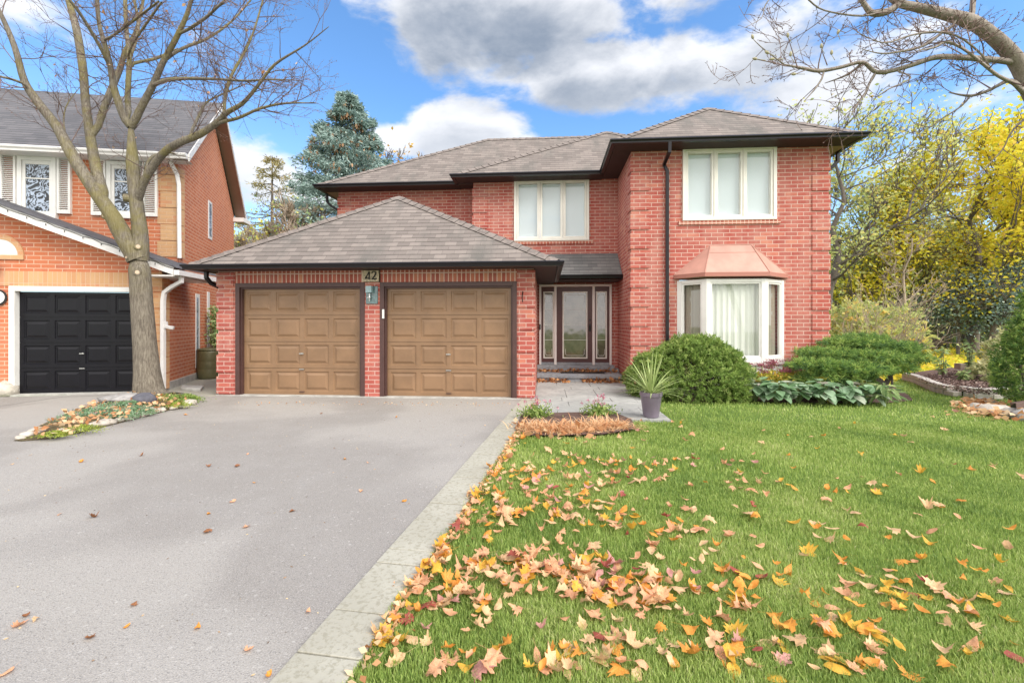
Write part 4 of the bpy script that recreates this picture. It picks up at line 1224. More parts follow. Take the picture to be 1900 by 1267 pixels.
# shuttered windows
def nwin(fx, pane, sh_l, sh_r, lab):
    bW = NUPB
    a0, a1 = na(NPT(fx[0], 600, bW), bW), na(NPT(fx[1], 600, bW), bW); z0, z1 = NPT(fx[0], fx[3], bW).z, NPT(fx[0], fx[2], bW).z
    o = NO + NE * bW
    m = MB(); t = .085
    m.obox(o, ND, NYv, a0, a0 + t, -.07, .02, z0, z1); m.obox(o, ND, NYv, a1 - t, a1, -.07, .02, z0, z1); m.obox(o, ND, NYv, a0 + t, a1 - t, -.07, .02, z1 - t, z1); m.obox(o, ND, NYv, a0 - .01, a1 + .01, -.09, .02, z0 - .09, z0)
    m.obox(o, ND, NYv, a0 + t, a0 + t + .06, -.045, .02, z0, z1 - t); m.obox(o, ND, NYv, a1 - t - .06, a1 - t, -.045, .02, z0, z1 - t); m.obox(o, ND, NYv, a0 + t + .06, a1 - t - .06, -.045, .02, z0, z0 + .08); m.obox(o, ND, NYv, a0 + t + .06, a1 - t - .06, -.045, .02, z1 - t - .08, z1 - t)
    w = m.build('window', WHITE, N, bevel=.004, label=lab)
    q = lambda a, z: o + ND * a - NYv * .02 + Vector((0, 0, z))
    ia, ib, iz0, iz1 = a0 + t + .06, a1 - t - .06, z0 + .08, z1 - t - .08
    MB().poly([q(ia, iz0), q(ib, iz0), q(ib, iz1), q(ia, iz1)]).build('pane', ARTGLASS, w)
    m = MB(); zc_ = iz0 + (iz1 - iz0) * .7; m.obox(o, ND, NYv, ia, ib, -.04, -.021, zc_ - .012, zc_ + .012); m.build('glazing_bar', WHITE, w)
    for s in (sh_l, sh_r):
        b0, b1 = na(NPT(s[0], 600, bW), bW), na(NPT(s[1], 600, bW), bW); y0, y1 = NPT(s[0], s[3], bW).z, NPT(s[0], s[2], bW).z
        m = MB(); e = .045
        m.obox(o, ND, NYv, b0, b0 + e, -.06, -.001, y0, y1); m.obox(o, ND, NYv, b1 - e, b1, -.06, -.001, y0, y1)
        m.obox(o, ND, NYv, b0 + e, b1 - e, -.06, -.001, y0, y0 + e * 1.6); m.obox(o, ND, NYv, b0 + e, b1 - e, -.06, -.001, y1 - e, y1)
        z = y0 + e * 1.6
        while z < y1 - e - .01:
            m.hexa([o + ND * (b0 + e) - NYv * .055 + Vector((0, 0, z)), o + ND * (b1 - e) - NYv * .055 + Vector((0, 0, z)), o + ND * (b1 - e) - NYv * .005 + Vector((0, 0, z + .03)), o + ND * (b0 + e) - NYv * .005 + Vector((0, 0, z + .03))],
                   [o + ND * (b0 + e) - NYv * .055 + Vector((0, 0, z + .008)), o + ND * (b1 - e) - NYv * .055 + Vector((0, 0, z + .008)), o + ND * (b1 - e) - NYv * .005 + Vector((0, 0, z + .038)), o + ND * (b0 + e) - NYv * .005 + Vector((0, 0, z + .038))])
            z += .042
        m.build('shutter', WHITE, w)
nwin((36, 108, 291, 398), None, (3, 33, 286, 382), (109, 134, 292, 397), 'shuttered upper window at the far left')
nwin((201, 264, 300, 398), None, (172, 199, 296, 400), (266, 294, 303, 402), 'shuttered upper window behind the maple limbs')
# side wall openings
def sidebox(px0, px1, py0, py1, name, material, dep=.0):
    p0, p1 = NS(px0, py1), NS(px1, py1); z0 = NS(px0, py1).z; z1 = NS(px0, py0).z
    sn = Vector((NE.y, -NE.x, 0)); L = (p1 - p0).dot(NE); b = (p0 - NO).dot(NE); m = MB()
    m.obox(NO, NE, sn, b, b + L, -.1, .012 + dep, z0, z1); return m.build(name, material, N)
f = sidebox(386, 393, 371, 442, 'side_window', WHITE); m = sidebox(387.5, 391.5, 376, 438, 'side_window_glass', ARTGLASS, .004)
f = sidebox(362.5, 370, 545, 683, 'side_door', WHITE); sidebox(364.2, 367, 552, 676, 'side_door_glass', ARTGLASS, .004)
f = sidebox(384, 388.5, 541, 645, 'side_window', WHITE); 
# foundation of the side wall
m = MB(); sn = Vector((NE.y, -NE.x, 0)); m.obox(NO, NE, sn, .05, sideL, -.1, .03, -.05, .16); m.build('foundation', CONC, N)
# round number plaque and lamp at the far left edge
pc = NPT(-1, 552, 0) - NYv * .03
def disc(mb, c, r, n, ax, thick, nn, mi=0):
    f = [c + ax * (r * math.cos(2 * math.pi * k / n)) + Vector((0, 0, r * math.sin(2 * math.pi * k / n))) for k in range(n)]
    mb.poly([p - nn * thick for p in f], mi)
    for k in range(n): mb.poly([f[k], f[(k + 1) % n], f[(k + 1) % n] - nn * thick, f[k] - nn * thick], mi)
m = MB(); disc(m, pc, .16, 24, ND, .01, NYv, 0); disc(m, pc - NYv * .01, .125, 24, ND, .008, NYv, 1); m.build('round_plaque', [INK, WHITE], N, recalc=False)
lc = NPT(-3, 500, 0) - NYv * .12
m = MB(); m.lathe(lc, [(0, .16), (.03, .15), (.09, .06), (.09, .03), (.07, .02), (.06, -.10), (.08, -.12), (0, -.14)], 8); m.build('wall_lantern', INK, N)

# black glazed urn and boulder at the left frame edge
uc = PG(-14, 722)
ur = MB().lathe(uc, [(.0, 0), (.12, 0), (.14, .05), (.20, .25), (.21, .40), (.15, .58), (.13, .64), (.17, .84), (.18, .92), (.12, 1.05), (.14, 1.1), (0, 1.1)], 24).build('glazed_urn', mat('black_glaze', (.01, .01, .013), .12), smooth=True)
tag(ur, 'tall glossy black urn cut by the left edge beside the black garage door', 'urn')

def rock(name, c, r, seed, material, label, cat='stone', group=None, sq=.6, sx=1.0, sy=1.0, n=2):
    import bmesh
    bm = bmesh.new(); bmesh.ops.create_icosphere(bm, subdivisions=n, radius=1)
    rr = random.Random(seed); ph = [rr.uniform(0, 6) for _ in range(6)]
    for v in bm.verts:
        d = 1 + .16 * math.sin(3 * v.co.x + ph[0]) * math.cos(2.6 * v.co.y + ph[1]) + .1 * math.sin(5 * v.co.z + ph[2] + 3 * v.co.x) + rr.uniform(-.04, .04)
        v.co = Vector((v.co.x * d * r * sx, v.co.y * d * r * sy, max(v.co.z, -.55) * d * r * sq))
    me = bpy.data.meshes.new(name); bm.to_mesh(me); bm.free(); me.materials.append(material)
    for p in me.polygons: p.use_smooth = True
    o = bpy.data.objects.new(name, me); COL.objects.link(o); o.location = (c[0], c[1], c[2] + r * sq * .45); o.rotation_euler = (0, 0, rr.uniform(0, 6))
    return tag(o, label, cat, group)
rock('boulder', PG(8, 733), .24, 4, STONE_W, 'pale rounded boulder at the left end of the black garage door', 'boulder', sq=.75)

# ================================================================== VEGETATION
# ---- leaf materials (per-leaf random value picks the colour)
L_YEW = leaf_mat('yew_leaf', [(0, (.13, .21, .05)), (.5, (.26, .38, .09)), (.85, (.42, .54, .15)), (1, (.55, .62, .24))], .4)
L_JUN = leaf_mat('juniper_leaf', [(0, (.08, .16, .06)), (.4, (.18, .31, .08)), (.75, (.34, .48, .11)), (1, (.50, .60, .18))], .35)
L_HOSTA = leaf_mat('hosta_leaf', [(0, (.15, .27, .12)), (.6, (.28, .42, .26)), (.9, (.42, .52, .38)), (1, (.48, .34, .34))], rough=.5)
L_GOLD = leaf_mat('golden_leaf', [(0, (.22, .28, .04)), (.4, (.48, .45, .06)), (.8, (.66, .50, .08)), (1, (.62, .34, .07))])
L_YEL = leaf_mat('yellow_leaf', [(0, (.50, .58, .08)), (.3, (.80, .74, .08)), (.75, (.92, .76, .07)), (1, (.92, .60, .12))], trans=.5)
L_OLIVE = leaf_mat('olive_leaf', [(0, (.36, .44, .16)), (.5, (.62, .66, .26)), (.8, (.80, .74, .24)), (1, (.88, .60, .20))], trans=.5)
L_GREEN = leaf_mat('green_leaf', [(0, (.18, .28, .11)), (.5, (.34, .46, .20)), (1, (.56, .62, .28))], trans=.45)
L_BLUE = leaf_mat('spruce_needle', [(0, (.11, .18, .15)), (.5, (.27, .38, .34)), (1, (.50, .61, .57))], trans=.25)
L_CONE = leaf_mat('cone_scale', [(0, (.26, .14, .07)), (1, (.48, .30, .17))], trans=0)
L_DRY = leaf_mat('dry_leaf', [(0, (.46, .20, .08)), (.35, (.68, .36, .18)), (.75, (.80, .54, .30)), (1, (.82, .64, .42))], trans=.35)
L_PALE = leaf_mat('variegated_leaf', [(0, (.28, .34, .12)), (.5, (.58, .58, .30)), (1, (.76, .72, .46))])
L_TANL = leaf_mat('larch_needle', [(0, (.22, .20, .09)), (.6, (.42, .36, .16)), (1, (.58, .46, .22))], trans=.35)
L_CORD = leaf_mat('cordyline_leaf', [(0, (.28, .40, .12)), (1, (.58, .64, .30))], trans=.2)
L_PINK = leaf_mat('pink_petal', [(0, (.50, .10, .20)), (1, (.74, .32, .42))])
L_SEDUM = leaf_mat('sedum_head', [(0, (.24, .06, .09)), (1, (.44, .16, .19))], trans=.1)
L_GRASS = leaf_mat('grass_blade', [(0, (.17, .27, .07)), (.4, (.32, .44, .10)), (.75, (.48, .57, .18)), (1, (.66, .64, .34))], trans=.35, rough=.5)

def foliage(name, P, A, L, Wd, material, parent=None, seed=0, fold=.25, rnd=None, loc=None):
    rng = np.random.default_rng(seed)
    V, F = leafverts(P, A, L, Wd, rng, fold)
    if rnd is None: rnd = rng.random(len(P))
    return npmesh(name, V, F, material, parent, rnd=np.repeat(rnd, 4), loc=loc)

# ---- recursive branches
def grow(rng, start, direction, length, radius, depth, segs, tips, spread=.6, up=.12, nkids=(3, 5), shrink=.62, wig=.16, minr=.003):
    k = 5
    pts = [np.array(start, float)]; d = np.array(direction, float); d /= np.linalg.norm(d)
    rads = [radius]
    for i in range(k - 1):
        d = d + rng.normal(size=3) * wig + np.array([0, 0, up * .3]); d /= np.linalg.norm(d)
        pts.append(pts[-1] + d * length / (k - 1)); rads.append(max(minr, radius * (1 - .62 * (i + 1) / (k - 1))))
    segs.append((np.array(pts), np.array(rads)))
    if depth == 0:
        tips.append((pts[-1], d)); tips.append((pts[2], d)); return
    n = rng.integers(nkids[0], nkids[1] + 1)
    for j in range(n):
        t = rng.uniform(.3, 1.0) * (k - 1); i = min(int(t), k - 2); f = t - i
        p = pts[i] * (1 - f) + pts[i + 1] * f
        dd = (pts[i + 1] - pts[i]) / (length / (k - 1)) + rng.normal(size=3) * spread + np.array([0, 0, up])
        grow(rng, p, dd, length * rng.uniform(shrink * .75, shrink * 1.15), max(minr, radius * .5), depth - 1, segs, tips, spread, up, nkids, shrink, wig, minr)

def twigs_along(rng, pts, rad, segs, tips, every, length, r0, depth, spread=.9, up=.25, t0=.15, minr=.0022, away=None):
    pts = np.asarray(pts); seg = np.linalg.norm(np.diff(pts, axis=0), axis=1); tot = seg.sum(); s = tot * t0
    cum = np.concatenate([[0], np.cumsum(seg)])
    while s < tot:
        i = min(np.searchsorted(cum, s) - 1, len(seg) - 1); i = max(i, 0); f = (s - cum[i]) / max(seg[i], 1e-6)
        p = pts[i] * (1 - f) + pts[i + 1] * f; d = (pts[i + 1] - pts[i]) / max(seg[i], 1e-6)
        rr = rad[i] if hasattr(rad, '__len__') else rad
        dd = d * .7 + rng.normal(size=3) * spread + np.array([0, 0, up])
        grow(rng, p, dd, length * rng.uniform(.6, 1.3) * (1 - .35 * s / tot), min(r0, rr * .6), depth, segs, tips, .55, .12, (2, 4), .58, .15, minr)
        s += every * rng.uniform(.5, 1.5)

# ---- the bare maple on the island bed between the driveways
def px_limb(pl, zc0, zc1):
    """list of (px, py, width px) -> world points and radii, leaning from depth zc0 to zc1"""
    P = []; Rr = []
    n = len(pl)
    pl = list(pl)
    if 5 < pl[-1][0] < 1895 and 5 < pl[-1][1] < 900: pl[-1] = (*pl[-1][:2], max(1.2, pl[-1][2] * .35))
    for i, (x, y, w) in enumerate(pl):
        zc = zc0 + (zc1 - zc0) * i / max(1, n - 1)
        u_ = (x - 950) / FPX; x2_, y2_ = pl[min(i + 1, n - 1)][:2]; x1_p, y1_p = pl[max(i - 1, 0)][:2]; vz_ = abs(y2_ - y1_p) / max(1e-6, math.hypot(x2_ - x1_p, y2_ - y1_p))
        P.append(PZ(x, y, zc)); Rr.append(w / 2 * zc / FPX / math.sqrt(1 + u_ * u_ * vz_ * vz_))      # allows for wide-angle stretch towards the frame edge
    return smooth_path(P, Rr, 4)
mz = 8.9
base = PZ(277, 733, mz)
tree = thing('maple_tree', 'bare maple with mossy forked limbs growing on the rock edged bed between the driveways', 'tree', base)
limbs = [
 ([(279, 738, 82), (276, 724, 62), (273, 690, 52), (269, 640, 47), (263, 560, 44), (259, 500, 43), (255, 470, 46)], 8.9, 8.9),
 ([(257, 480, 44), (238, 452, 38), (222, 425, 36), (205, 395, 31), (170, 345, 27), (135, 290, 25), (105, 235, 21), (70, 190, 19), (45, 150, 16), (28, 90, 13), (2, 28, 10), (-30, -30, 9)], 8.9, 8.0),
 ([(258, 485, 42), (260, 440, 33), (256, 400, 29), (250, 350, 27), (246, 300, 26), (243, 235, 25)], 8.9, 8.8),
 ([(196, 375, 25), (182, 330, 25), (172, 280, 22), (164, 230, 19), (158, 180, 18), (154, 130, 18), (143, 60, 17), (131, 15, 14), (118, -30, 11)], 8.75, 9.3),
 ([(178, 250, 14), (190, 210, 15), (205, 170, 14), (222, 130, 12), (233, 95, 10), (252, 60, 8), (262, 20, 6), (270, -20, 5)], 9.1, 9.8),
 ([(240, 238, 17), (225, 205, 16), (212, 165, 15), (205, 125, 13), (195, 85, 11), (184, 45, 9), (180, 0, 9), (176, -40, 8)], 8.8, 8.2),
 ([(205, 128, 8), (190, 95, 8), (170, 60, 8), (150, 28, 7), (125, -5, 6)], 8.45, 7.7),
 ([(240, 225, 13), (237, 180, 12), (240, 110, 11), (235, 60, 9), (232, 0, 8), (232, -40, 7)], 8.8, 9.4),
 ([(241, 105, 8), (252, 78, 7), (257, 45, 7), (252, 15, 6), (245, -20, 5)], 9.1, 9.5),
 ([(247, 232, 17), (262, 200, 15), (284, 158, 14), (303, 115, 12), (325, 75, 11), (345, 32, 9), (355, 0, 8), (366, -40, 7)], 8.8, 8.2),
 ([(280, 162, 8), (305, 150, 7), (345, 146, 6), (400, 147, 5), (450, 150, 4), (505, 148, 3), (560, 150, 2)], 8.6, 7.6),
 ([(256, 372, 20), (264, 345, 17), (280, 315, 16), (305, 283, 15), (335, 264, 14), (370, 250, 13), (405, 226, 12), (420, 210, 10), (450, 192, 8), (478, 160, 6), (510, 120, 5), (565, 85, 3), (610, 50, 2)], 8.85, 7.5),
 ([(416, 215, 7), (418, 180, 7), (430, 140, 6), (455, 95, 5), (472, 55, 4), (488, 0, 3)], 8.0, 8.5),
 ([(400, 228, 7), (440, 220, 6), (482, 202, 5), (530, 192, 4), (590, 192, 2)], 8.1, 7.3),
 ([(350, 256, 7), (368, 218, 6), (384, 190, 4), (420, 172, 3), (470, 150, 2)], 8.3, 8.9),
 ([(305, 112, 7), (340, 90, 6), (385, 72, 5), (430, 40, 4), (470, -5, 3)], 8.5, 9.3),
 ([(330, 68, 6), (380, 35, 6), (410, 8, 5), (450, -25, 4)], 8.4, 7.6),
 ([(238, 120, 7), (262, 115, 6), (292, 108, 6), (330, 90, 4)], 9.0, 9.5),
 ([(196, 75, 6), (220, 60, 5), (260, 30, 5), (295, 3, 4)], 8.4, 8.0),
 ([(262, 360, 7), (275, 300, 6), (300, 285, 5), (330, 285, 3)], 8.8, 9.3),
 ([(135, 290, 6), (120, 245, 5), (122, 200, 3), (150, 160, 3)], 8.5, 8.9),
 ([(60, 165, 6), (30, 150, 5), (-10, 140, 4)], 8.2, 7.8),
 ([(235, 118, 5), (245, 85, 5), (275, 40, 5), (300, 5, 4)], 9.0, 8.3),
]
def proj(P):
    P = np.asarray(P, float) - np.array([0, 0, CAMH]); zc = P @ np.array(WV); return np.column_stack([950 + FPX * (P @ np.array(RV)) / zc, 600 - FPX * P[:, 2] / zc]), zc
def attach(limbs):
    done = []
    for pl, z0, z1 in limbs:
        if done:
            best = min(((float(np.min(np.hypot(*(q - np.array(pl[0][:2])).T))), i) for i, (_, q, _z) in enumerate(done)))
            if best[0] < 30:
                p3, q, zz_ = done[best[1]]; j = int(np.argmin(np.hypot(*(q - np.array(pl[0][:2])).T))); dz = float(zz_[j]) - z0
                P, Rr = px_limb(pl, z0 + dz, z1 + dz * .5)
                P = np.vstack([p3[j], P[2:]]); Rr = np.concatenate([[Rr[0]], Rr[2:]])
            else: P, Rr = px_limb(pl, z0, z1)
        else: P, Rr = px_limb(pl, z0, z1)
        q, zz_ = proj(P); done.append((P, q, zz_)); yield P, Rr
lp = list(attach(limbs))
trunk_n = 3
V, F = tubes_np([(p, r) for p, r in lp[:trunk_n]], 16)
npmesh('trunk', V, F, BARK_MAPLE, tree, smooth=True)
for p, r in lp[trunk_n:12]:
    V, F = tubes_np([(p, r)], 12); npmesh('limb', V, F, BARK_MAPLE, tree, smooth=True)
V, F = tubes_np(lp[12:], 6); npmesh('branches', V, F, BARK_MAPLE, tree, smooth=True)['kind'] = 'stuff'
# pruned stubs on the trunk
for (x, y, w) in ((204, 403, 13), (234, 369, 14), (270, 460, 12), (247, 480, 8), (269, 507, 12)):
    tcx, thw = {403: (208, 16), 369: (246, 15), 460: (256, 22), 480: (256, 22), 507: (259, 21)}[y]
    dx = max(-.8, min(.8, (x - tcx) / thw)); d = (RV * dx - WV * math.sqrt(1 - dx * dx)); rr0 = thw * 8.9 / FPX / 1.27
    c = PZ(tcx, y, mz - (.06 if y < 450 else 0)) + d * rr0 * .98; m = MB()
    r_ = w / 2 * 8.7 / FPX; m.tube([c - d * .12, c, c + d * .02], [r_ * 1.25, r_ * 1.05, r_ * .95], 12); m.tube([c + d * .02, c + d * .024], [r_ * .6, r_ * .55], 10, mi=1)
    m.build('branch_scar', [BARK_MAPLE, mat('cut_wood', (.55, .42, .30), .8)], tree)
rng = np.random.default_rng(21)
segs, tips = [], []
for i, (p, r) in enumerate(lp):
    if i == 0: continue
    big = r.max() > .08
    twigs_along(rng, p, r, segs, tips, .30 if big else .15, 1.15 if big else .85, .010, 2, t0=(.5 if i in (1,) else .35) if big else .15, up=.25, spread=.75, minr=.0018)
V, F = tubes_np(segs, 4)
npmesh('twigs', V, F, TWIG, tree)['kind'] = 'stuff'
T = np.array([t[0] for t in tips]); D = np.array([t[1] for t in tips])
P = np.repeat(T, 2, 0) + rng.normal(size=(len(T) * 2, 3)) * .012
foliage('buds', P, np.repeat(D, 2, 0) + rng.normal(size=(len(P), 3)) * .6, rng.uniform(.015, .035, len(P)), .010, leaf_mat('bud', [(0, (.14, .07, .05)), (1, (.30, .18, .13))], 0), tree, 5)['kind'] = 'stuff'
ix = rng.choice(len(T), 60, replace=False)
foliage('clinging_dead_leaf', T[ix], rng.normal(size=(60, 3)) * [1, 1, .5] - [0, 0, .7], rng.uniform(.05, .09, 60), .05, L_DRY, tree, 6)['kind'] = 'stuff'

# ---- branches of a second tree reaching in at the upper right (its trunk stands just outside the frame)
zt = 4.6
mt_ = [
 ([(2090, 1230, 62), (2080, 900, 58), (2050, 600, 54), (2000, 380, 50), (1950, 240, 46), (1915, 175, 44), (1893, 125, 42), (1868, 92, 36), (1835, 62, 31), (1800, 40, 29), (1750, 26, 22), (1700, 14, 18), (1668, 6, 16), (1640, -14, 12)], 4.9, 4.4),
 ([(1803, 38, 16), (1805, 5, 15), (1812, -40, 14)], 4.6, 4.8),
 ([(1670, 8, 16), (1645, 22, 16), (1618, 25, 14), (1603, 8, 12), (1585, -20, 10)], 4.45, 4.3),
 ([(1888, 118, 13), (1850, 112, 13), (1800, 108, 12), (1740, 106, 12), (1700, 118, 11), (1660, 130, 10), (1625, 134, 9), (1600, 116, 8), (1560, 125, 8), (1520, 132, 8), (1490, 127, 7), (1455, 120, 6)], 4.6, 4.2),
 ([(1455, 120, 4), (1436, 106, 3), (1415, 90, 3), (1398, 74, 3)], 4.2, 4.1),
 ([(1532, 134, 5), (1515, 162, 4), (1492, 188, 3)], 4.3, 4.25),
 ([(1622, 134, 6), (1606, 172, 5), (1590, 195, 5), (1575, 222, 4)], 4.35, 4.3),
 ([(1598, 120, 5), (1570, 140, 5), (1530, 155, 4)], 4.35, 4.6),
 ([(1930, 185, 18), (1900, 172, 14), (1880, 155, 10), (1850, 140, 8), (1815, 112, 8), (1785, 90, 6), (1755, 78, 6), (1735, 88, 5), (1700, 95, 4)], 4.8, 4.2),
 ([(1900, 168, 11), (1875, 150, 9), (1850, 160, 8), (1835, 168, 7), (1800, 178, 6), (1760, 172, 5)], 4.7, 4.9),
 ([(1802, 178, 5), (1780, 200, 4), (1745, 222, 3), (1725, 236, 3), (1695, 227, 2)], 4.8, 4.9),
 ([(1925, 215, 8), (1900, 222, 6), (1875, 248, 5), (1862, 275, 4), (1840, 300, 3), (1810, 330, 3)], 4.6, 4.9),
 ([(1780, 42, 7), (1752, 58, 7), (1720, 82, 6), (1690, 92, 5), (1640, 100, 4), (1600, 92, 3)], 4.6, 4.1),
 ([(1850, 130, 6), (1790, 75, 6), (1740, 60, 5), (1690, 66, 4), (1640, 80, 3), (1590, 60, 3)], 4.5, 3.9),
 ([(1660, 130, 5), (1690, 145, 4), (1650, 165, 3), (1630, 178, 2)], 4.4, 4.2),
 ([(1500, 0, 4), (1530, 20, 4), (1600, 30, 5), (1650, 18, 6)], 4.0, 4.4),
 ([(1440, -15, 3), (1420, 10, 3), (1412, 35, 2), (1382, 52, 2)], 4.1, 4.1),
]
tr2 = thing('magnolia_tree', 'grey barked bare tree reaching in with budded branches from the right edge at the top', 'tree', PG(2095, 900))
l2 = list(attach([([(x_, y_, w_ * .86) for x_, y_, w_ in pl_], a_, b_) for pl_, a_, b_ in mt_]))
V, F = tubes_np(l2[:1], 14); npmesh('trunk', V, F, BARK_GREY, tr2, smooth=True)
for p, r in l2[1:4]:
    V, F = tubes_np([(p, r)], 12); npmesh('limb', V, F, BARK_GREY, tr2, smooth=True)
V, F = tubes_np(l2[4:], 6); npmesh('branches', V, F, BARK_GREY, tr2, smooth=True)['kind'] = 'stuff'
rng = np.random.default_rng(4); segs, tips = [], []
for i, (p, r) in enumerate(l2):
    twigs_along(rng, p, r, segs, tips, .17, .40, .008, 2, spread=.8, up=.05, t0=.72 if i == 0 else .15, minr=.0022)
V, F = tubes_np(segs, 4); npmesh('twigs', V, F, TWIG, tr2)['kind'] = 'stuff'
T = np.array([t[0] for t in tips]); D = np.array([t[1] for t in tips]); ix = rng.choice(len(T), 380, replace=False)
bl = MB()
foliage('spur_buds', np.repeat(T, 2, 0), np.repeat(D, 2, 0) + rng.normal(size=(len(T) * 2, 3)) * .5, rng.uniform(.012, .03, len(T) * 2), .007, leaf_mat('spur', [(0, (.12, .07, .06)), (1, (.25, .17, .14))], 0), tr2, 5)['kind'] = 'stuff'
BUD = mat('furry_bud', (.36, .33, .22), .9, var=.2, vscale=60)
for (x, y, dx, dy) in ((1397, 71, -.3, 1), (1425, 99, -.5, .3), (1435, 110, -.6, 0), (1403, 110, -1, .2), (1462, 68, -.1, 1), (1467, 103, 0, 1), (1524, 88, 0, 1), (1543, 100, 0, 1), (1475, 138, -1, 0), (1555, 62, .2, 1)):
    c = PZ(x, y, 4.15); d = (RV * dx + Vector((0, 0, dy))).normalized(); c = c - d * .01
    m = MB(); m.tube([c, c + d * .008, c + d * .022, c + d * .036, c + d * .046], [.004, .011, .013, .009, .002], 8)
    m.tube([c, c - d * .05 + RV * .03], .003, 4); m.build('flower_bud', BUD, tr2, smooth=True)
for a, b in (((1440, 118), (1405, 111)), ((1480, 127), (1463, 72)), ((1535, 122), (1524, 92)), ((1500, 128), (1476, 138))):
    MB().tube([PZ(*a, 4.2), PZ(*b, 4.15)], [.005, .003], 5).build('twig', TWIG, tr2)

# ---- background trees ------------------------------------------------
def bg_tree(name, label, cat, px, py, zc, height, trunk_r, leaf, n_leaf, seed, lean=(0, 0), spread=.55, up=.25, leafsz=.16, crown_from=.25, bark=None, depth=3, group=None, clump=.35, density=1.0, kids=(4, 6), blen=.36, twigr=.012):
    rng = np.random.default_rng(seed)
    b = PG(px, py) if zc is None else PZ(px, 600, zc)
    b.z = 0
    t = thing(name, label, cat, b, group)
    segs, tips = [], []
    k = 9; pts = []; rad = []
    for i in range(k):
        f = i / (k - 1)
        pts.append(np.array([b.x + lean[0] * f * height + rng.normal() * .08 * f * height * .3, b.y + lean[1] * f * height + rng.normal() * .05 * height * f * .3, f * height * .85 - .1])); rad.append(trunk_r * (1 - .85 * f) + .01)
    sp, sr = smooth_path(pts, rad, 2)
    V, F = tubes_np([(sp, sr)], 8); npmesh('trunk', V, F, bark or BARK_DARK, t, smooth=True)
    nb = int(18 * density)
    for j in range(nb):
        f = crown_from + (1 - crown_from) * (j + rng.random()) / nb; i = min(int(f * (len(sp) - 1)), len(sp) - 2)
        an = rng.uniform(0, 2 * np.pi); el = rng.uniform(.1, .9) * (1 if f < .8 else 1.6)
        d = np.array([math.cos(an), math.sin(an), el])
        grow(rng, sp[i], d, height * blen * rng.uniform(.6, 1.15) * (1.15 - .55 * f), sr[i] * .5, depth, segs, tips, spread, up, kids, .6, .14, twigr)
    V, F = tubes_np(segs, 4); o = npmesh('branches', V, F, bark or BARK_DARK, t); o['kind'] = 'stuff'
    if n_leaf:
        T = np.array([p[0] for p in tips]); ix = rng.integers(0, len(T), n_leaf)
        # leaves gather on some twigs and leave others bare
        w = rng.random(len(T)) ** 1.5; w /= w.sum(); ix = rng.choice(len(T), n_leaf, p=w)
        P = T[ix] + rng.normal(size=(n_leaf, 3)) * clump
        P[:, 2] = np.maximum(P[:, 2], .1)
        A = rng.normal(size=(n_leaf, 3)) * [1, 1, .6] - [0, 0, .25]
        base_r = rng.random(len(T))[ix] * .55; rnd = np.clip(base_r + rng.random(n_leaf) * .5, 0, 1)
        foliage('crown', P, A, leafsz * rng.uniform(.6, 1.3, n_leaf), leafsz * .7, leaf, t, seed + 1, rnd=rnd)['kind'] = 'stuff'
    return t
GR = 'trees beyond the back fence'
bg_tree('yellow_tree', 'bright yellow leaved tree with a dark straight trunk above the mulch bed', 'tree', 1806, 600, 21, 9.8, .20, L_YEL, 14000, 31, leafsz=.19, clump=.28, group=GR, crown_from=.25, up=.3, blen=.38, kids=(3, 5))
bg_tree('thin_tree', 'tall sparse tree with greenish yellow leaves rising just behind the right corner of the roof', 'tree', 1535, 600, 20, 10.6, .20, L_OLIVE, 5000, 33, leafsz=.15, clump=.30, lean=(.05, 0), group=GR, blen=.36, kids=(3, 5))
bg_tree('olive_tree', 'olive leaved spreading tree beside the right wall of the brick house', 'tree', 1600, 600, 23, 8.5, .20, L_OLIVE, 6500, 35, leafsz=.17, clump=.35, group=GR, blen=.40, kids=(3, 4))
bg_tree('bare_tree', 'bare twiggy tree between the olive tree and the yellow tree', 'tree', 1712, 600, 24, 8.4, .15, L_OLIVE, 2600, 37, leafsz=.16, clump=.4, group=GR, bark=BARK_GREY, blen=.36, kids=(3, 5))
bg_tree('golden_tree', 'golden tree with low crown cut by the right edge of the picture', 'tree', 1905, 600, 23, 9.0, .2, L_YEL, 4200, 39, leafsz=.19, clump=.32, group=GR, blen=.40, kids=(3, 5))
bg_tree('pink_twig_tree', 'bare tree with reddish grey twigs high at the right edge', 'tree', 1880, 600, 30, 12.2, .2, L_DRY, 1200, 41, leafsz=.18, clump=.5, group=GR, bark=bark_mat('reddish_bark', (.20, .14, .13), (.32, .24, .22)), blen=.36, kids=(5, 7))
bg_tree('leaning_tree', 'dark trunked small tree with crooked low branches left of the yellow tree', 'tree', 1660, 600, 21, 6.0, .14, L_YEL, 5500, 43, leafsz=.15, clump=.35, lean=(.1, 0), group=GR, crown_from=.3, blen=.42, kids=(3, 4))
bg_tree('crooked_tree', 'grey crooked tree with bare limbs right of the yellow trunk', 'tree', 1835, 600, 19, 5.2, .12, L_YEL, 1500, 45, leafsz=.14, clump=.3, lean=(.12, 0), group=GR, crown_from=.25, bark=BARK_DARK, blen=.42, kids=(2, 4))
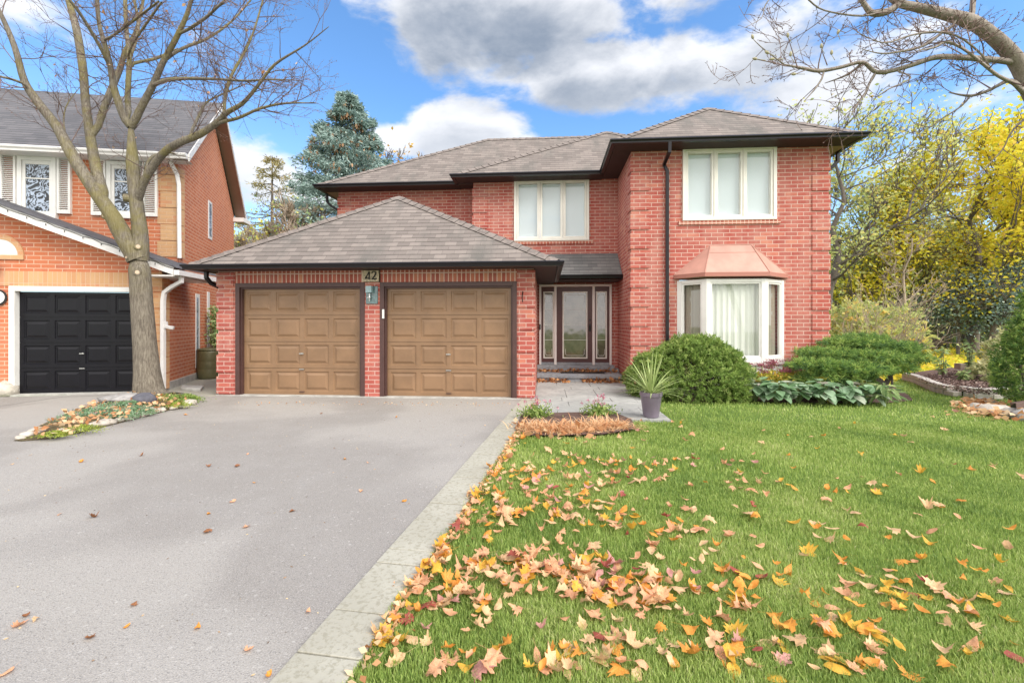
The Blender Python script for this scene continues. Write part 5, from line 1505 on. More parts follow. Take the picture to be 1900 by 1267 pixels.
for i, (px, zc, h, n, sd, lf, lab) in enumerate(((1575, 31, 6.0, 7500, 51, L_OLIVE, 'pale olive tree far back beside the house corner'), (1665, 34, 6.6, 7500, 53, L_GREEN, 'dull green tree far back in the middle of the yard'),
                                           (1760, 33, 6.6, 8000, 55, L_OLIVE, 'dense olive tree far back behind the yellow tree'), (1850, 35, 7, 8500, 57, L_OLIVE, 'broad olive tree far back at the right'), (1960, 30, 7, 5000, 59, L_OLIVE, 'olive tree far back half outside the right edge'))):
    bg_tree('far_tree', lab, 'tree', px, 600, zc, h, .2, lf, int(n * 1.0), sd, leafsz=.28, clump=.7, group='far trees at the back', depth=2, blen=.45, crown_from=.1, density=1.0, twigr=.015, kids=(3, 5))

bg_tree('young_cedar', 'young blue green evergreen tree over the fence rail left of the yellow trunk', 'tree', 1778, 600, 20, 3.1, .06, L_BLUE, 3600, 48, leafsz=.13, clump=.22, crown_from=.4, blen=.42, density=1.1, kids=(3, 4), group='young evergreens by the fence')
bg_tree('young_cedar', 'young blue green evergreen tree over the fence rail at the right', 'tree', 1862, 600, 19, 3.3, .06, L_BLUE, 3600, 49, leafsz=.13, clump=.22, crown_from=.4, blen=.42, density=1.1, kids=(3, 4), group='young evergreens by the fence')
bg_tree('dead_tree', 'thin pale dead pole tree standing left of the yellow tree', 'tree', 1678, 600, 17.5, 5.6, .07, L_OLIVE, 60, 47, leafsz=.12, clump=.2, bark=TWIG_TAN, crown_from=.3, blen=.22, kids=(2, 3), density=.9)

def blob_shrub(name, label, cat, blobs, n, leaf, L, Wd, seed, group=None, loc=None, stems=True, up=.3, shell=.25, mul=1.0, core=None, twist=.5, stemmat=None, tuft=9):
    """shrub from overlapping ellipsoids of leaves: blobs = [(centre, (rx, ry, rz))]"""
    rng = np.random.default_rng(seed)
    c0 = Vector(blobs[0][0]); b = Vector(loc) if loc is not None else Vector((c0.x, c0.y, 0))
    t = thing(name, label, cat, b, group)
    vol = np.array([(r[0] * r[1] + r[0] * r[2] + r[1] * r[2]) for _, r in blobs]); vol /= vol.sum()
    Ps, As, Rn = [], [], []
    C = np.array([np.array(c) for c, _ in blobs]); RRr = np.array([r for _, r in blobs])
    for bi, ((c, r), v) in enumerate(zip(blobs, vol)):
        kt = max(1, int(n * v / tuft)); d = unit(rng.normal(size=(kt, 3))); k = kt
        # lumps: displaced surface
        ph = rng.uniform(0, 6, 6)
        lump = 1 + .11 * np.sin(d[:, 0] * 7 + ph[0]) * np.cos(d[:, 2] * 6 + ph[1]) + .06 * np.sin(d[:, 1] * 9 + ph[2] + d[:, 2] * 4)
        rad = lump * (1 - shell * rng.random(k) ** 1.6)
        P = np.array(c) + d * np.array(r) * rad[:, None]
        # drop the ones deep inside another blob
        keep = np.ones(k, bool)
        for bj in range(len(blobs)):
            if bj == bi: continue
            q = ((P - C[bj]) / RRr[bj]); keep &= (q ** 2).sum(1) > .38
        keep &= P[:, 2] > b.z + .02
        P = P[keep]; d = d[keep]; k = len(P)
        D = unit(d + rng.normal(size=(k, 3)) * twist + [0, 0, up]); tr = np.clip(.45 + .26 * rng.normal(size=k), 0, 1)
        P = np.repeat(P, tuft, 0) + np.repeat(D, tuft, 0) * (rng.random((k * tuft, 1)) * L * .9) + rng.normal(size=(k * tuft, 3)) * L * .16
        Ps.append(P); As.append(np.repeat(D, tuft, 0) + rng.normal(size=(k * tuft, 3)) * .55); Rn.append(np.clip(np.repeat(tr, tuft) + .14 * rng.normal(size=k * tuft), 0, 1))
    P = np.concatenate(Ps); A = np.concatenate(As); rn = np.concatenate(Rn)
    foliage('foliage', P, A, L * rng.uniform(.6, 1.3, len(P)), Wd, leaf, t, seed + 1, rnd=rn)
    if stems:
        segs, tips = [], []
        for j in range(14):
            bi = rng.integers(0, len(blobs)); c, r = blobs[bi]
            target = np.array(c) + unit(rng.normal(size=(1, 3)))[0] * np.array(r) * .75; target[2] = max(target[2], b.z + .2)
            s = np.array([b.x + rng.normal() * .06, b.y + rng.normal() * .06, b.z - .03]); mid = (s + target) / 2 + rng.normal(size=3) * .06
            segs.append(smooth_path([s, mid, target], [.03, .02, .008], 3))
        V, F = tubes_np(segs, 5); npmesh('stems', V, F, stemmat or BARK_DARK, t)
    return t
def gp(px, zc, z): p = PZ(px, 600, zc); return (p.x, p.y, z)
def hp(px, py, zc): p = PZ(px, py, zc); return (p.x, p.y, p.z)

# yew globe in front of the bay window
blob_shrub('yew_shrub', 'large rounded green yew shrub in front of the bay window', 'shrub',
           [(hp(1282, 705, 8.95), (1.02, .80, .78)), (hp(1215, 705, 8.9), (.50, .6, .55)), (hp(1345, 715, 8.8), (.46, .55, .62)), (hp(1290, 660, 9.0), (.62, .5, .36))],
           110000, L_YEW, .065, .016, 61, loc=(*gp(1285, 8.95, 0)[:2], 0), shell=.28, up=.25, twist=.7, tuft=16)
# spreading juniper at the right corner of the house
jb = []
for (x, y, zc, rx, ry, rz) in ((1600, 629, 9.5, .38, .4, .05), (1585, 636, 9.4, .62, .5, .05), (1650, 644, 9.2, .50, .5, .05), (1535, 655, 9.2, .50, .5, .06), (1610, 660, 8.9, .72, .5, .06), (1680, 662, 9.0, .34, .4, .05), (1520, 676, 8.8, .52, .5, .07),
                               (1590, 682, 8.6, .58, .45, .07), (1650, 680, 8.8, .40, .35, .05), (1545, 698, 8.6, .46, .4, .08), (1510, 708, 8.7, .34, .35, .08), (1580, 704, 8.8, .40, .35, .08)):
    jb.append((hp(x, y, zc), (rx, ry, rz)))
for (x, y, zc, rx, ry, rz) in () and ((1590, 632, 9.5, .50, .5, .09), (1650, 636, 9.4, .42, .5, .09), (1545, 645, 9.4, .48, .5, .10), (1680, 650, 9.2, .34, .4, .09), (1610, 652, 9.1, .60, .5, .11), (1515, 668, 9.1, .42, .5, .12),
                               (1575, 668, 8.9, .62, .5, .12), (1655, 664, 9.0, .50, .45, .12), (1485, 682, 8.9, .26, .4, .11), (1540, 688, 8.7, .50, .42, .14), (1605, 686, 8.7, .46, .4, .13), (1665, 684, 8.9, .30, .35, .08), (1520, 706, 8.8, .40, .4, .16), (1580, 708, 8.8, .40, .4, .14)):
    jb.append((hp(x, y, zc), (rx, ry, rz)))
js = blob_shrub('juniper_shrub', 'spreading layered juniper with flat tiers at the right corner of the brick house', 'shrub', jb, 80000, L_JUN, .075, .012, 63, loc=(*gp(1625, 8.9, 0)[:2], 0), shell=.6, up=.1, stems=False, tuft=16, twist=.6)
jt = PZ(1632, 735, 8.9)
V, F = tubes_np([smooth_path([jt + Vector((0, 0, -.05)), jt + Vector((.03, 0, .25)), hp(1600, 690, 8.9), hp(1570, 670, 9.0)], [.09, .08, .05, .03], 3), smooth_path([jt, hp(1650, 700, 8.9), hp(1665, 675, 9.0)], [.06, .04, .02], 3),
                 smooth_path([hp(1655, 738, 8.8), hp(1655, 700, 8.8), hp(1650, 680, 8.9)], [.022, .02, .015], 3)], 8)
npmesh('trunk', V, F, BARK_DARK, js, smooth=True)

# right edge: column evergreen, variegated shrub, hedge band
blob_shrub('cedar_shrub', 'dense dark green conical evergreen cut by the right edge of the picture', 'shrub',
           [(hp(1925, 690, 7.6), (.55, .5, .55)), (hp(1935, 640, 7.6), (.45, .42, .55)), (hp(1940, 580, 7.7), (.30, .3, .55))], 40000, L_JUN, .055, .016, 65, loc=(*gp(1925, 7.6, 0)[:2], 0), shell=.3)
blob_shrub('variegated_shrub', 'pale cream and green leaved shrub left of the dark conical evergreen', 'shrub',
           [(hp(1868, 660, 10.2), (.42, .4, .40)), (hp(1850, 695, 10.0), (.40, .4, .35)), (hp(1880, 630, 10.3), (.25, .3, .25))], 5200, L_PALE, .09, .035, 67, loc=(*gp(1865, 10.1, 0)[:2], 0), shell=.6, up=-.2, stemmat=TWIG_TAN)
for i, (px, zc, w, h, sd, lf, lab) in enumerate(((1580, 14, 1.0, 2.0, 71, L_OLIVE, 'loose olive shrub beside the right wall of the brick house'), (1650, 16.5, 1.2, 1.9, 73, L_OLIVE, 'pale wispy shrub with tan stems right of the house wall'),
                                         (1735, 25, 1.7, 2.2, 75, L_GREEN, 'dark green shrub behind the fence rail left of the yellow trunk'), (1795, 26, 1.5, 3.0, 77, L_BLUE, 'bluish evergreen shrub behind the fence rail'),
                                         (1860, 25, 1.6, 3.2, 79, L_GREEN, 'dark green shrub behind the fence right of the yellow trunk'), (1920, 24, 1.6, 3.4, 81, L_BLUE, 'bluish evergreen shrub at the right edge behind the fence'))):
    c = gp(px, zc, h * .5)
    blob_shrub('hedge_shrub', lab, 'shrub', [(c, (w, w * .8, h * .5)), ((c[0] + .4, c[1] + .2, h * .7), (w * .6, w * .6, h * .35)), ((c[0] - .6, c[1], h * .35), (w * .6, w * .5, h * .35))], 3800, lf, .17, .07, sd, group='shrubs along the back fence', loc=(c[0], c[1], 0), shell=.7, stemmat=TWIG_TAN if i < 2 else BARK_DARK)
# tangle of pale bare canes right of the wall
rng = np.random.default_rng(83)
def bare_shrub(name, label, px, zc, n, h, seed, material=TWIG_TAN, sp=.35, group=None, leaves=0, leaf=None):
    rng = np.random.default_rng(seed); b = Vector(gp(px, zc, 0)); t = thing(name, label, 'shrub', b, group); segs, tips = [], []
    for i in range(n):
        d = np.array([rng.normal() * sp, rng.normal() * sp, 1]); grow(rng, np.array(b) + rng.normal(size=3) * [.3, .3, 0], d, h * rng.uniform(.6, 1), .016, 2, segs, tips, .4, .1, (2, 4), .6, .12, .005)
    V, F = tubes_np(segs, 4); npmesh('canes', V, F, material, t)['kind'] = 'stuff'
    if leaves:
        T = np.array([p[0] for p in tips]); ix = rng.integers(0, len(T), leaves); foliage('leaves', T[ix] + rng.normal(size=(leaves, 3)) * .12, rng.normal(size=(leaves, 3)), rng.uniform(.07, .13, leaves), .06, leaf or L_OLIVE, t, seed)['kind'] = 'stuff'
GB = 'bare shrubs in the back yard'
bare_shrub('bare_shrub', 'tan caned bare shrub against the olive shrub near the house wall', 1605, 13.5, 26, 1.9, 84, group=GB, leaves=250)
bare_shrub('bare_shrub', 'tan caned bare shrub standing in front of the fence rail', 1665, 15, 26, 1.8, 85, group=GB, leaves=200)
bare_shrub('bare_shrub', 'dark caned bare shrub low behind the fence rail', 1745, 24, 30, 2.0, 86, group=GB, material=BARK_DARK)
bare_shrub('bare_shrub', 'dark caned bare shrub under the yellow tree', 1800, 24, 24, 2.6, 87, group=GB, material=BARK_DARK, leaves=300, leaf=L_YEL)

# between the two houses: spruce, larch, tangle
def conifer(name, label, px, zc, h, rad, leaf, n, seed, droop=.25, first=.1, nw=26, sz=.13, cones=0, gap=0.0, wd=.04, br=.7):
    rng = np.random.default_rng(seed); b = Vector(gp(px, zc, 0)); t = thing(name, label, 'tree', b)
    V, F = tubes_np([(np.array([[b.x, b.y, -.1], [b.x, b.y, h * .5], [b.x, b.y, h]]), np.array([.22, .12, .02]))], 8); npmesh('trunk', V, F, BARK_DARK, t)
    segs = []; P = []; A = []; Rn = []
    per = max(1, n // (nw * 9))
    for w in range(nw):
        f = first + (1 - first) * (w + .5) / nw; z = h * f; L = rad * (1 - f) ** br * (1 + .1 * rng.normal())
        for j in range(9):
            an = rng.uniform(0, 2 * np.pi); Lj = max(.12, L * rng.uniform(.75, 1.12))
            if rng.random() < gap: continue
            dz = -droop * Lj; end = np.array([b.x + math.cos(an) * Lj, b.y + math.sin(an) * Lj, z + dz + .12 * Lj])
            mid = np.array([b.x + math.cos(an) * Lj * .6, b.y + math.sin(an) * Lj * .6, z + dz * .8])
            pp, rr_ = smooth_path([np.array([b.x, b.y, z]), mid, end], [.03, .02, .008], 4); segs.append((pp, rr_))
            s = rng.random(per) ** .6 * (len(pp) - 1); i = np.minimum(s.astype(int), len(pp) - 2); fr = (s - i)[:, None]
            q = pp[i] * (1 - fr) + pp[i + 1] * fr; side = np.array([-math.sin(an), math.cos(an), 0])
            q = q + side * rng.normal(size=(per, 1)) * .22 * Lj * (1 - .5 * (s / (len(pp) - 1))[:, None]) + rng.normal(size=(per, 3)) * .05 - np.array([0, 0, 1]) * np.abs(rng.normal(size=(per, 1))) * .10
            P.append(q); A.append(np.tile(np.array([math.cos(an), math.sin(an), -.2]), (per, 1)) + rng.normal(size=(per, 3)) * .55); Rn.append(np.clip(rng.uniform(.1, .6) + rng.random(per) * .45, 0, 1))
    V, F = tubes_np(segs, 4); npmesh('branches', V, F, BARK_DARK, t)['kind'] = 'stuff'
    P = np.concatenate(P); A = np.concatenate(A); foliage('needles', P, A, sz * rng.uniform(.7, 1.3, len(P)), wd, leaf, t, seed + 1, rnd=np.concatenate(Rn))['kind'] = 'stuff'
    if cones:
        top = P[(P[:, 2] > h * .66)]; ix = rng.integers(0, len(top), cones)
        q = top[ix]; foliage('cones', np.repeat(q, 3, 0) + rng.normal(size=(cones * 3, 3)) * .02, np.tile([0, 0, -1.0], (cones * 3, 1)) + rng.normal(size=(cones * 3, 3)) * .15, .20, .075, L_CONE, t, seed + 2)['kind'] = 'stuff'
    return t
conifer('blue_spruce', 'blue grey spruce with brown cones near its top rising behind the left roof', 645, 21, 12.0, 4.4, L_BLUE, 70000, 91, cones=700, nw=34, sz=.20, wd=.055, br=.60, first=.15, gap=.12, droop=.3)
conifer('larch_tree', 'thin open larch with sparse tan green boughs between the two houses', 505, 24, 10.2, 3.0, L_TANL, 14000, 93, gap=.45, nw=22, sz=.17, wd=.045, droop=.05, br=.5)
conifer('green_conifer', 'thin dark conifer top showing between the spruce and the larch', 560, 27, 8.6, 1.6, L_BLUE, 7000, 95, gap=.2, nw=24, sz=.18)
bg_tree('bare_hedge_tree', 'tan twiggy bare tree in the gap beside the garage roof', 'tree', 560, 600, 19, 6.4, .12, L_OLIVE, 450, 97, group='twiggy trees between the houses', bark=TWIG_TAN, kids=(5, 7), blen=.38, leafsz=.16)
bg_tree('bare_hedge_tree', 'twiggy tree with a few yellow leaves nearest the neighbour house', 'tree', 490, 600, 20, 5.8, .12, L_YEL, 500, 98, group='twiggy trees between the houses', bark=TWIG_TAN, kids=(5, 7), blen=.38, leafsz=.18)
bg_tree('bare_hedge_tree', 'low tangled twiggy tree under the spruce boughs', 'tree', 605, 600, 17.5, 5.4, .12, L_GREEN, 900, 99, group='twiggy trees between the houses', bark=TWIG_TAN, kids=(5, 7), blen=.38, leafsz=.14)
bg_tree('orange_tree', 'orange leaved treetop just showing over the left roof ridge', 'tree', 740, 600, 26, 10.9, .15, leaf_mat('orange_leaf', [(0, (.60, .34, .06)), (1, (.80, .45, .08))], .4), 1500, 100, blen=.30, leafsz=.2, crown_from=.5)
for (px, zc, h, sd, lab) in ((455, 34, 7.5, 101, 'pale olive tree far behind the gap between the houses, left'), (535, 36, 7.8, 103, 'pale olive tree far behind the gap between the houses, right')):
    bg_tree('far_tree', lab, 'tree', px, 600, zc, h, .2, L_OLIVE, 4500, sd, leafsz=.34, clump=.7, group='far trees at the back', depth=2, blen=.42, crown_from=.1, density=1.2, twigr=.02)

# ---- fence at the back right, yellow leaf carpet beneath the trees
F0, F1 = PZ(1640, 612, 23.5), PZ(1935, 600, 20)
fz_ = 1.15
fdir = Vector((F1.x - F0.x, F1.y - F0.y, 0)); fl = fdir.length; fdir.normalize()
ft = thing('chain_link_fence', 'dark chain link fence with a top rail in front of the back trees', 'fence', (F0.x, F0.y, 0))
m = MB(); m.tube([Vector((F0.x, F0.y, fz_)), Vector((F1.x, F1.y, fz_ + .15))], .024, 8); m.build('top_rail', DKMETAL, ft)
for i in range(5):
    f = i / 4; p = F0.lerp(F1, f); m = MB(); m.tube([(p.x, p.y, -.05), (p.x, p.y, fz_ + .15 * f + .06)], .03, 8); m.build('post', mat('galvanised_post', (.30, .31, .30), .5, metallic=.5), ft)
m = MB(); s = 0
segs = []
while s < fl:
    for sg in (1, -1):
        a = F0 + fdir * s; e = a + fdir * (sg * 1.2)
        e_s = s + sg * 1.2
        if 0 <= e_s <= fl: segs.append((np.array([[a.x, a.y, .03], [e.x, e.y, 1.2]]), np.array([.0025, .0025])))
    s += .09
V, F = tubes_np(segs, 3); npmesh('wire_mesh', V, F, DKMETAL, ft)['kind'] = 'stuff'
rng = np.random.default_rng(111)
def carpet(name, label, poly_px, n, leaf, L, seed, z=.01, zj=.03, kind='stuff', cat='leaves', tilt=.35, wd=.7, z0=0.0):
    """leaves scattered on the ground inside a polygon given by ground points"""
    rng = np.random.default_rng(seed); Q = [PG(x, y, z0) for x, y in poly_px]; xs = [p.x for p in Q]; ys = [p.y for p in Q]
    P = np.empty((0, 2))
    while len(P) < n:
        c = np.stack([rng.uniform(min(xs), max(xs), n), rng.uniform(min(ys), max(ys), n)], 1); ins = np.zeros(n, bool); k = len(Q)
        for i in range(k):
            x1, y1, x2, y2 = Q[i].x, Q[i].y, Q[(i + 1) % k].x, Q[(i + 1) % k].y
            cr = ((y1 > c[:, 1]) != (y2 > c[:, 1])) & (c[:, 0] < (x2 - x1) * (c[:, 1] - y1) / (y2 - y1 + 1e-12) + x1); ins ^= cr
        P = np.concatenate([P, c[ins]])
    P = P[:n]; P3 = np.column_stack([P, z0 + z + rng.random(n) * zj]); A = np.column_stack([rng.normal(size=(n, 2)), rng.normal(size=n) * tilt])
    o = foliage(name, P3, A, L * rng.uniform(.6, 1.3, n), L * wd, leaf, None, seed, fold=.15)
    return tag(o, label, cat, kind=kind)
carpet('yellow_leaf_carpet', 'carpet of yellow fallen leaves on the ground under the back trees', [(1640, 700), (1690, 645), (1800, 636), (1990, 636), (1960, 680), (1810, 700), (1700, 706)], 26000, L_YEL, .15, 112)
carpet('yellow_leaf_carpet', 'band of yellow fallen leaves beside the right wall of the house', [(1540, 700), (1545, 655), (1700, 640), (1690, 690), (1650, 715)], 3500, L_YEL, .12, 113)

# ---- raised bed with curved block wall at the right
wallpts = [(1688, 706), (1712, 712), (1735, 722), (1760, 731), (1800, 738), (1840, 741), (1872, 740), (1905, 735), (1950, 728)]
wz = .20
wt_ = thing('retaining_wall', 'curved low wall of tumbled pale blocks around the mulched bed', 'garden wall', PG(1760, 731))
W3 = [PG(x, y) for x, y in wallpts]; wp, _ = smooth_path(W3, [0] * len(W3), 6); acc = 0
blks = []; cur = wp[0]; rr = random.Random(9)
lens = np.concatenate([[0], np.cumsum(np.linalg.norm(np.diff(wp, axis=0), axis=1))])
def wat(s): return Vector((np.interp(s, lens, wp[:, 0]), np.interp(s, lens, wp[:, 1]), 0))
for row in range(2):
    s = -.1 * row
    while s < lens[-1] - .1:
        ln = rr.uniform(.2, .28); a, b = wat(max(s, 0)), wat(s + ln - .008); d = (b - a); L = d.length
        if L < .05: s += ln; continue
        d.normalize(); n_ = Vector((-d.y, d.x, 0)); n_ = n_ if n_.y > 0 else -n_
        m = MB(); j = rr.uniform(-.008, .008) + row * .012; m.obox(a, d, n_, 0, L, j, .17, row * .10, row * .10 + .094); m.build('block', RETAIN, wt_, bevel=.012)
        s += ln
bedpoly = [Vector((x, y, .17)) for x, y, _ in [tuple(wat(s) + Vector((0, .1, 0))) for s in np.linspace(0, lens[-1], 20)]]
back = [PG(1960, 690, .17), PG(1850, 682, .17), PG(1760, 682, .17), PG(1700, 690, .17)]
MB().poly(bedpoly + [Vector((p.x, p.y, .17)) for p in back]).build('mulch_bed', MULCH)['kind'] = 'structure'
carpet('bark_chips', 'brown bark chips and leaf crumbs on the raised bed', [(1700, 702), (1745, 718), (1800, 730), (1890, 732), (1930, 715), (1860, 690), (1760, 688)], 3800, leaf_mat('chip', [(0, (.06, .035, .03)), (.6, (.20, .13, .11)), (1, (.42, .32, .27))], 0), .045, 114, z0=.17, z=.0, zj=.02, cat='mulch')
m = MB()
p = PG(1832, 698, .17)
for i in range(2):
    mt2 = MB().obox(Vector((p.x - .1, p.y + .3 * i, 0)), RV, WV, -.35, .55, -.08, .08, .17 + .14 * i, .31 + .14 * i).build('landscape_timber', WOOD, bevel=.012)
    tag(mt2, ('lower grey timber step in the mulched bed', 'upper grey timber step in the mulched bed')[i], 'timber', 'timber steps in the raised bed')
def small_plant(name, label, px, py, z, h, seed, leaf, group, n=26, L=.14, Wd=.045, cat='plant', stems=4, droop=-.5, dens=1):
    rng = np.random.default_rng(seed); b = PG(px, py, z); t = thing(name, label, cat, b, group); segs = []; P = []; A = []
    for i in range(stems):
        e = np.array(b) + [rng.normal() * .12 * h, rng.normal() * .12 * h, h * rng.uniform(.55, 1)]; pp, rr_ = smooth_path([np.array(b), (np.array(b) + e) / 2 + rng.normal(size=3) * .02, e], [.010, .007, .004], 4); segs.append((pp, rr_))
        for k in range(n):
            s = rng.uniform(.25, 1) * (len(pp) - 1); j = min(int(s), len(pp) - 2); q = pp[j] * (1 - s + j) + pp[j + 1] * (s - j); P.append(q); A.append([rng.normal(), rng.normal(), droop + rng.normal() * .4])
    V, F = tubes_np(segs, 5); npmesh('stems', V, F, TWIG, t); P = np.array(P); foliage('leaves', P, np.array(A), L * rng.uniform(.6, 1.2, len(P)), Wd, leaf, t, seed)
    return t
GRH = 'young rhododendrons in the raised bed'
small_plant('rhododendron', 'upright young rhododendron nearest the juniper', 1750, 702, .17, .75, 121, L_GREEN, GRH)
small_plant('rhododendron', 'taller rhododendron behind the timber steps', 1800, 698, .17, 1.0, 122, L_GREEN, GRH, stems=5)
small_plant('rhododendron', 'small low rhododendron in front of the tallest one', 1786, 706, .17, .35, 123, L_GREEN, GRH, stems=3)

# splash stones, downspout end at the right edge
for i, (x, y, r, mt3, lab) in enumerate(((1815, 762, .16, STONE_W, 'pale flat splash stone half covered by leaves'), (1845, 768, .20, STONE_W, 'largest pale stone below the downspout end'), (1880, 774, .17, STONE_W, 'pale stone directly under the brown downspout end'),
                                         (1830, 748, .13, STONE_W, 'small pale stone touching the block wall'), (1905, 778, .2, STONE_G, 'grey stone at the right frame edge below the downspout'))):
    rock('splash_stone', PG(x, y), r, 200 + i, mt3, lab, group='stones under the downspout', sq=.55)
p = PZ(1880, 752, 6.9)
ds = MB(); ds.tube([p, p + RV * .5 + Vector((0, .05, .06))], .055, 4, rot=.5); dso = ds.build('brown_downspout', mat('brown_spout', (.13, .08, .07), .4), bevel=.004)
tag(dso, 'brown square downspout end poking in at the right edge above the stones', 'downspout')
MB().tube([p - RV * .002, p + RV * .004], .047, 4, rot=.5).build('spout_mouth', INK, dso)
carpet('leaf_litter', 'drift of peach coloured leaves among the splash stones', [(1770, 758), (1800, 745), (1850, 752), (1900, 765), (1900, 785), (1840, 778), (1790, 768)], 260, L_DRY, .11, 115, zj=.10)

# ---- foundation bed
bed = [(1205, 735), (1240, 744), (1300, 746), (1378, 744), (1440, 747), (1560, 748), (1640, 748), (1695, 743), (1685, 733), (1655, 716), (1560, 712), (1170, 705)]
MB().poly([PG(x, y) + Vector((0, 0, .006)) for x, y in bed]).build('planting_bed', MULCH)['kind'] = 'structure'
GH = 'blue green hostas along the front of the bed'
def hosta(px, py, r, seed, leaf, label, group, n=52, L=.20, Wd=.16, name='hosta'):
    rng = np.random.default_rng(seed); b = PG(px, py); t = thing(name, label, 'plant', b, group)
    an = rng.uniform(0, 2 * np.pi, n); rr_ = r * np.sqrt(rng.random(n) * .95 + .05); P = np.array(b) + np.column_stack([np.cos(an) * rr_ * .7, np.sin(an) * rr_ * .7, .12 + .24 * (1 - (rr_ / r) ** 2) + rng.random(n) * .08])
    # broad heart leaves as small fans
    Vs, Fs, Rn = [], [], []; base = 0
    for i in range(n):
        a = np.array([math.cos(an[i]), math.sin(an[i]), rng.uniform(-1.0, .35)]); a /= np.linalg.norm(a); s = np.cross(a, [0, 0, 1]); s /= np.linalg.norm(s); u = np.cross(s, a)
        l = L * rng.uniform(.7, 1.25); w = Wd * rng.uniform(.8, 1.2)
        out = [(0, 0, 0), (.12, .42, .03), (.4, .5, .05), (.75, .3, .0), (1, 0, -.12), (.75, -.3, .0), (.4, -.5, .05), (.12, -.42, .03)]
        c = P[i] + a * l * .45 - u * .01 * 0 - u * .02
        vv = [c] + [P[i] + a * l * q[0] + s * w * q[1] + u * l * q[2] for q in out]
        Vs += vv; Fs += [[base, base + 1 + k, base + 1 + (k + 1) % 8] for k in range(8)]; Rn += [rng.random()] * 9; base += 9
    o = npmesh('leaves', np.array(Vs), np.array(Fs), leaf, t, rnd=Rn, smooth=True)
    V, F = tubes_np([(np.array([np.array(b) + [0, 0, -.02], (np.array(b) + P[i]) / 2 + [0, 0, .03], P[i]]), np.array([.006, .005, .004])) for i in range(n)], 4); npmesh('stems', V, F, L_GREEN, t, rnd=np.full(len(V), .6))
    return t
for i, (x, y, r, lab) in enumerate(((1402, 744, .26, 'hosta clump touching the yew shrub'), (1440, 747, .30, 'hosta clump with a purplish leaf second from the yew'), (1482, 747, .30, 'hosta clump below the yellow sedum leaves'),
                                    (1525, 749, .32, 'hosta clump in the middle of the row under the golden leaves'), (1568, 749, .30, 'hosta clump before the juniper trunk'), (1605, 749, .26, 'last hosta clump at the right end of the row'))):
    hosta(x, y, r, 130 + i, L_HOSTA, lab, GH)
hosta(1640, 752, .26, 140, L_GREEN, 'drooping dull green perennial right of the hosta row', None, L=.2, Wd=.05, n=40, name='perennial')
hosta(1560, 741, .36, 141, L_GOLD, 'yellow leaved hosta behind the blue row under the juniper', 'golden hostas behind the row', L=.30, Wd=.12)
hosta(1510, 740, .3, 142, L_GOLD, 'yellow green hosta between sedum and juniper', 'golden hostas behind the row', L=.28, Wd=.12)
# sedum
def sedum(px, py, seed, label):
    rng = np.random.default_rng(seed); b = PG(px, py); t = thing('sedum_plant', label, 'plant', b, 'sedums before the bay window'); segs = []; heads = []
    for i in range(13):
        e = np.array(b) + [rng.normal() * .22, rng.normal() * .12, rng.uniform(.46, .70)]; segs.append(smooth_path([np.array(b) + rng.normal(size=3) * [.05, .05, 0], (np.array(b) + e) / 2 + [0, 0, .04], e], [.006, .005, .004], 3)); heads.append(e)
    V, F = tubes_np(segs, 4); npmesh('stems', V, F, L_GOLD, t, rnd=np.full(len(V), .3))
    n = 1500; hp_ = np.array(heads)[rng.integers(0, len(heads), n)]; off = rng.normal(size=(n, 3)) * [.05, .05, .014]; foliage('flower_heads', hp_ + off, rng.normal(size=(n, 3)) * .6 + [0, 0, .6], .02, .018, L_SEDUM, t, seed)
    n = 1100; P = np.array(b) + rng.normal(size=(n, 3)) * [.22, .14, .0] + np.column_stack([np.zeros(n), np.zeros(n), rng.uniform(.10, .46, n)]); foliage('leaves', P, rng.normal(size=(n, 3)) + [0, 0, .3], rng.uniform(.05, .09, n), .035, L_GOLD, t, seed + 1)
sedum(1425, 735, 151, 'sedum with dusky pink flat heads nearest the yew')
sedum(1475, 733, 152, 'sedum with dusky pink heads and yellow leaves by the corner of the bay')
# dry stems
for i, (x, y) in enumerate(((1405, 715), (1432, 715))):
    small_plant('dry_stalk', ('thin dry flower stalks before the bay base, left', 'thin dry flower stalks before the bay base, right')[i], x, y, 0, .75, 160 + i, L_PALE, 'dry stalks before the bay', n=3, L=.12, Wd=.012, stems=5, droop=.3)

# ---- planter with cordyline
pb = PG(1208, 777); pb.z = .034
pl = thing('resin_planter', 'tapered mauve grey planter standing at the edge of the walkway', 'planter', pb)
s_ = FPX / ((pb - Vector((0, 0, CAMH))).dot(WV)); h_ = 46 / s_; rt, rb = 20.5 / s_, 13.5 / s_
m = MB(); m.lathe(pb, [(0, 0), (rb, 0), (rb + .004, .01), (rt * .93, h_ * .82), (rt * .94, h_ * .84), (rt, h_ * .85), (rt, h_), (rt * .93, h_), (rt * .90, h_ * .9), (0, h_ * .9)], 32); m.build('pot', PLANTER, pl, smooth=False)
MB().lathe(pb + Vector((0, 0, h_ * .9)), [(0, 0), (rt * .89, 0), (rt * .5, .02), (0, .025)], 20).build('potting_soil', SOIL, pl)
cd = thing('cordyline_plant', 'spiky pale green cordyline growing from the mauve planter', 'plant', pb + Vector((0, 0, h_ * .92)))
rng = np.random.default_rng(171); Vs, Fs, Rn = [], [], []; base = 0
c0 = np.array(pb) + [0, 0, h_ * .9]
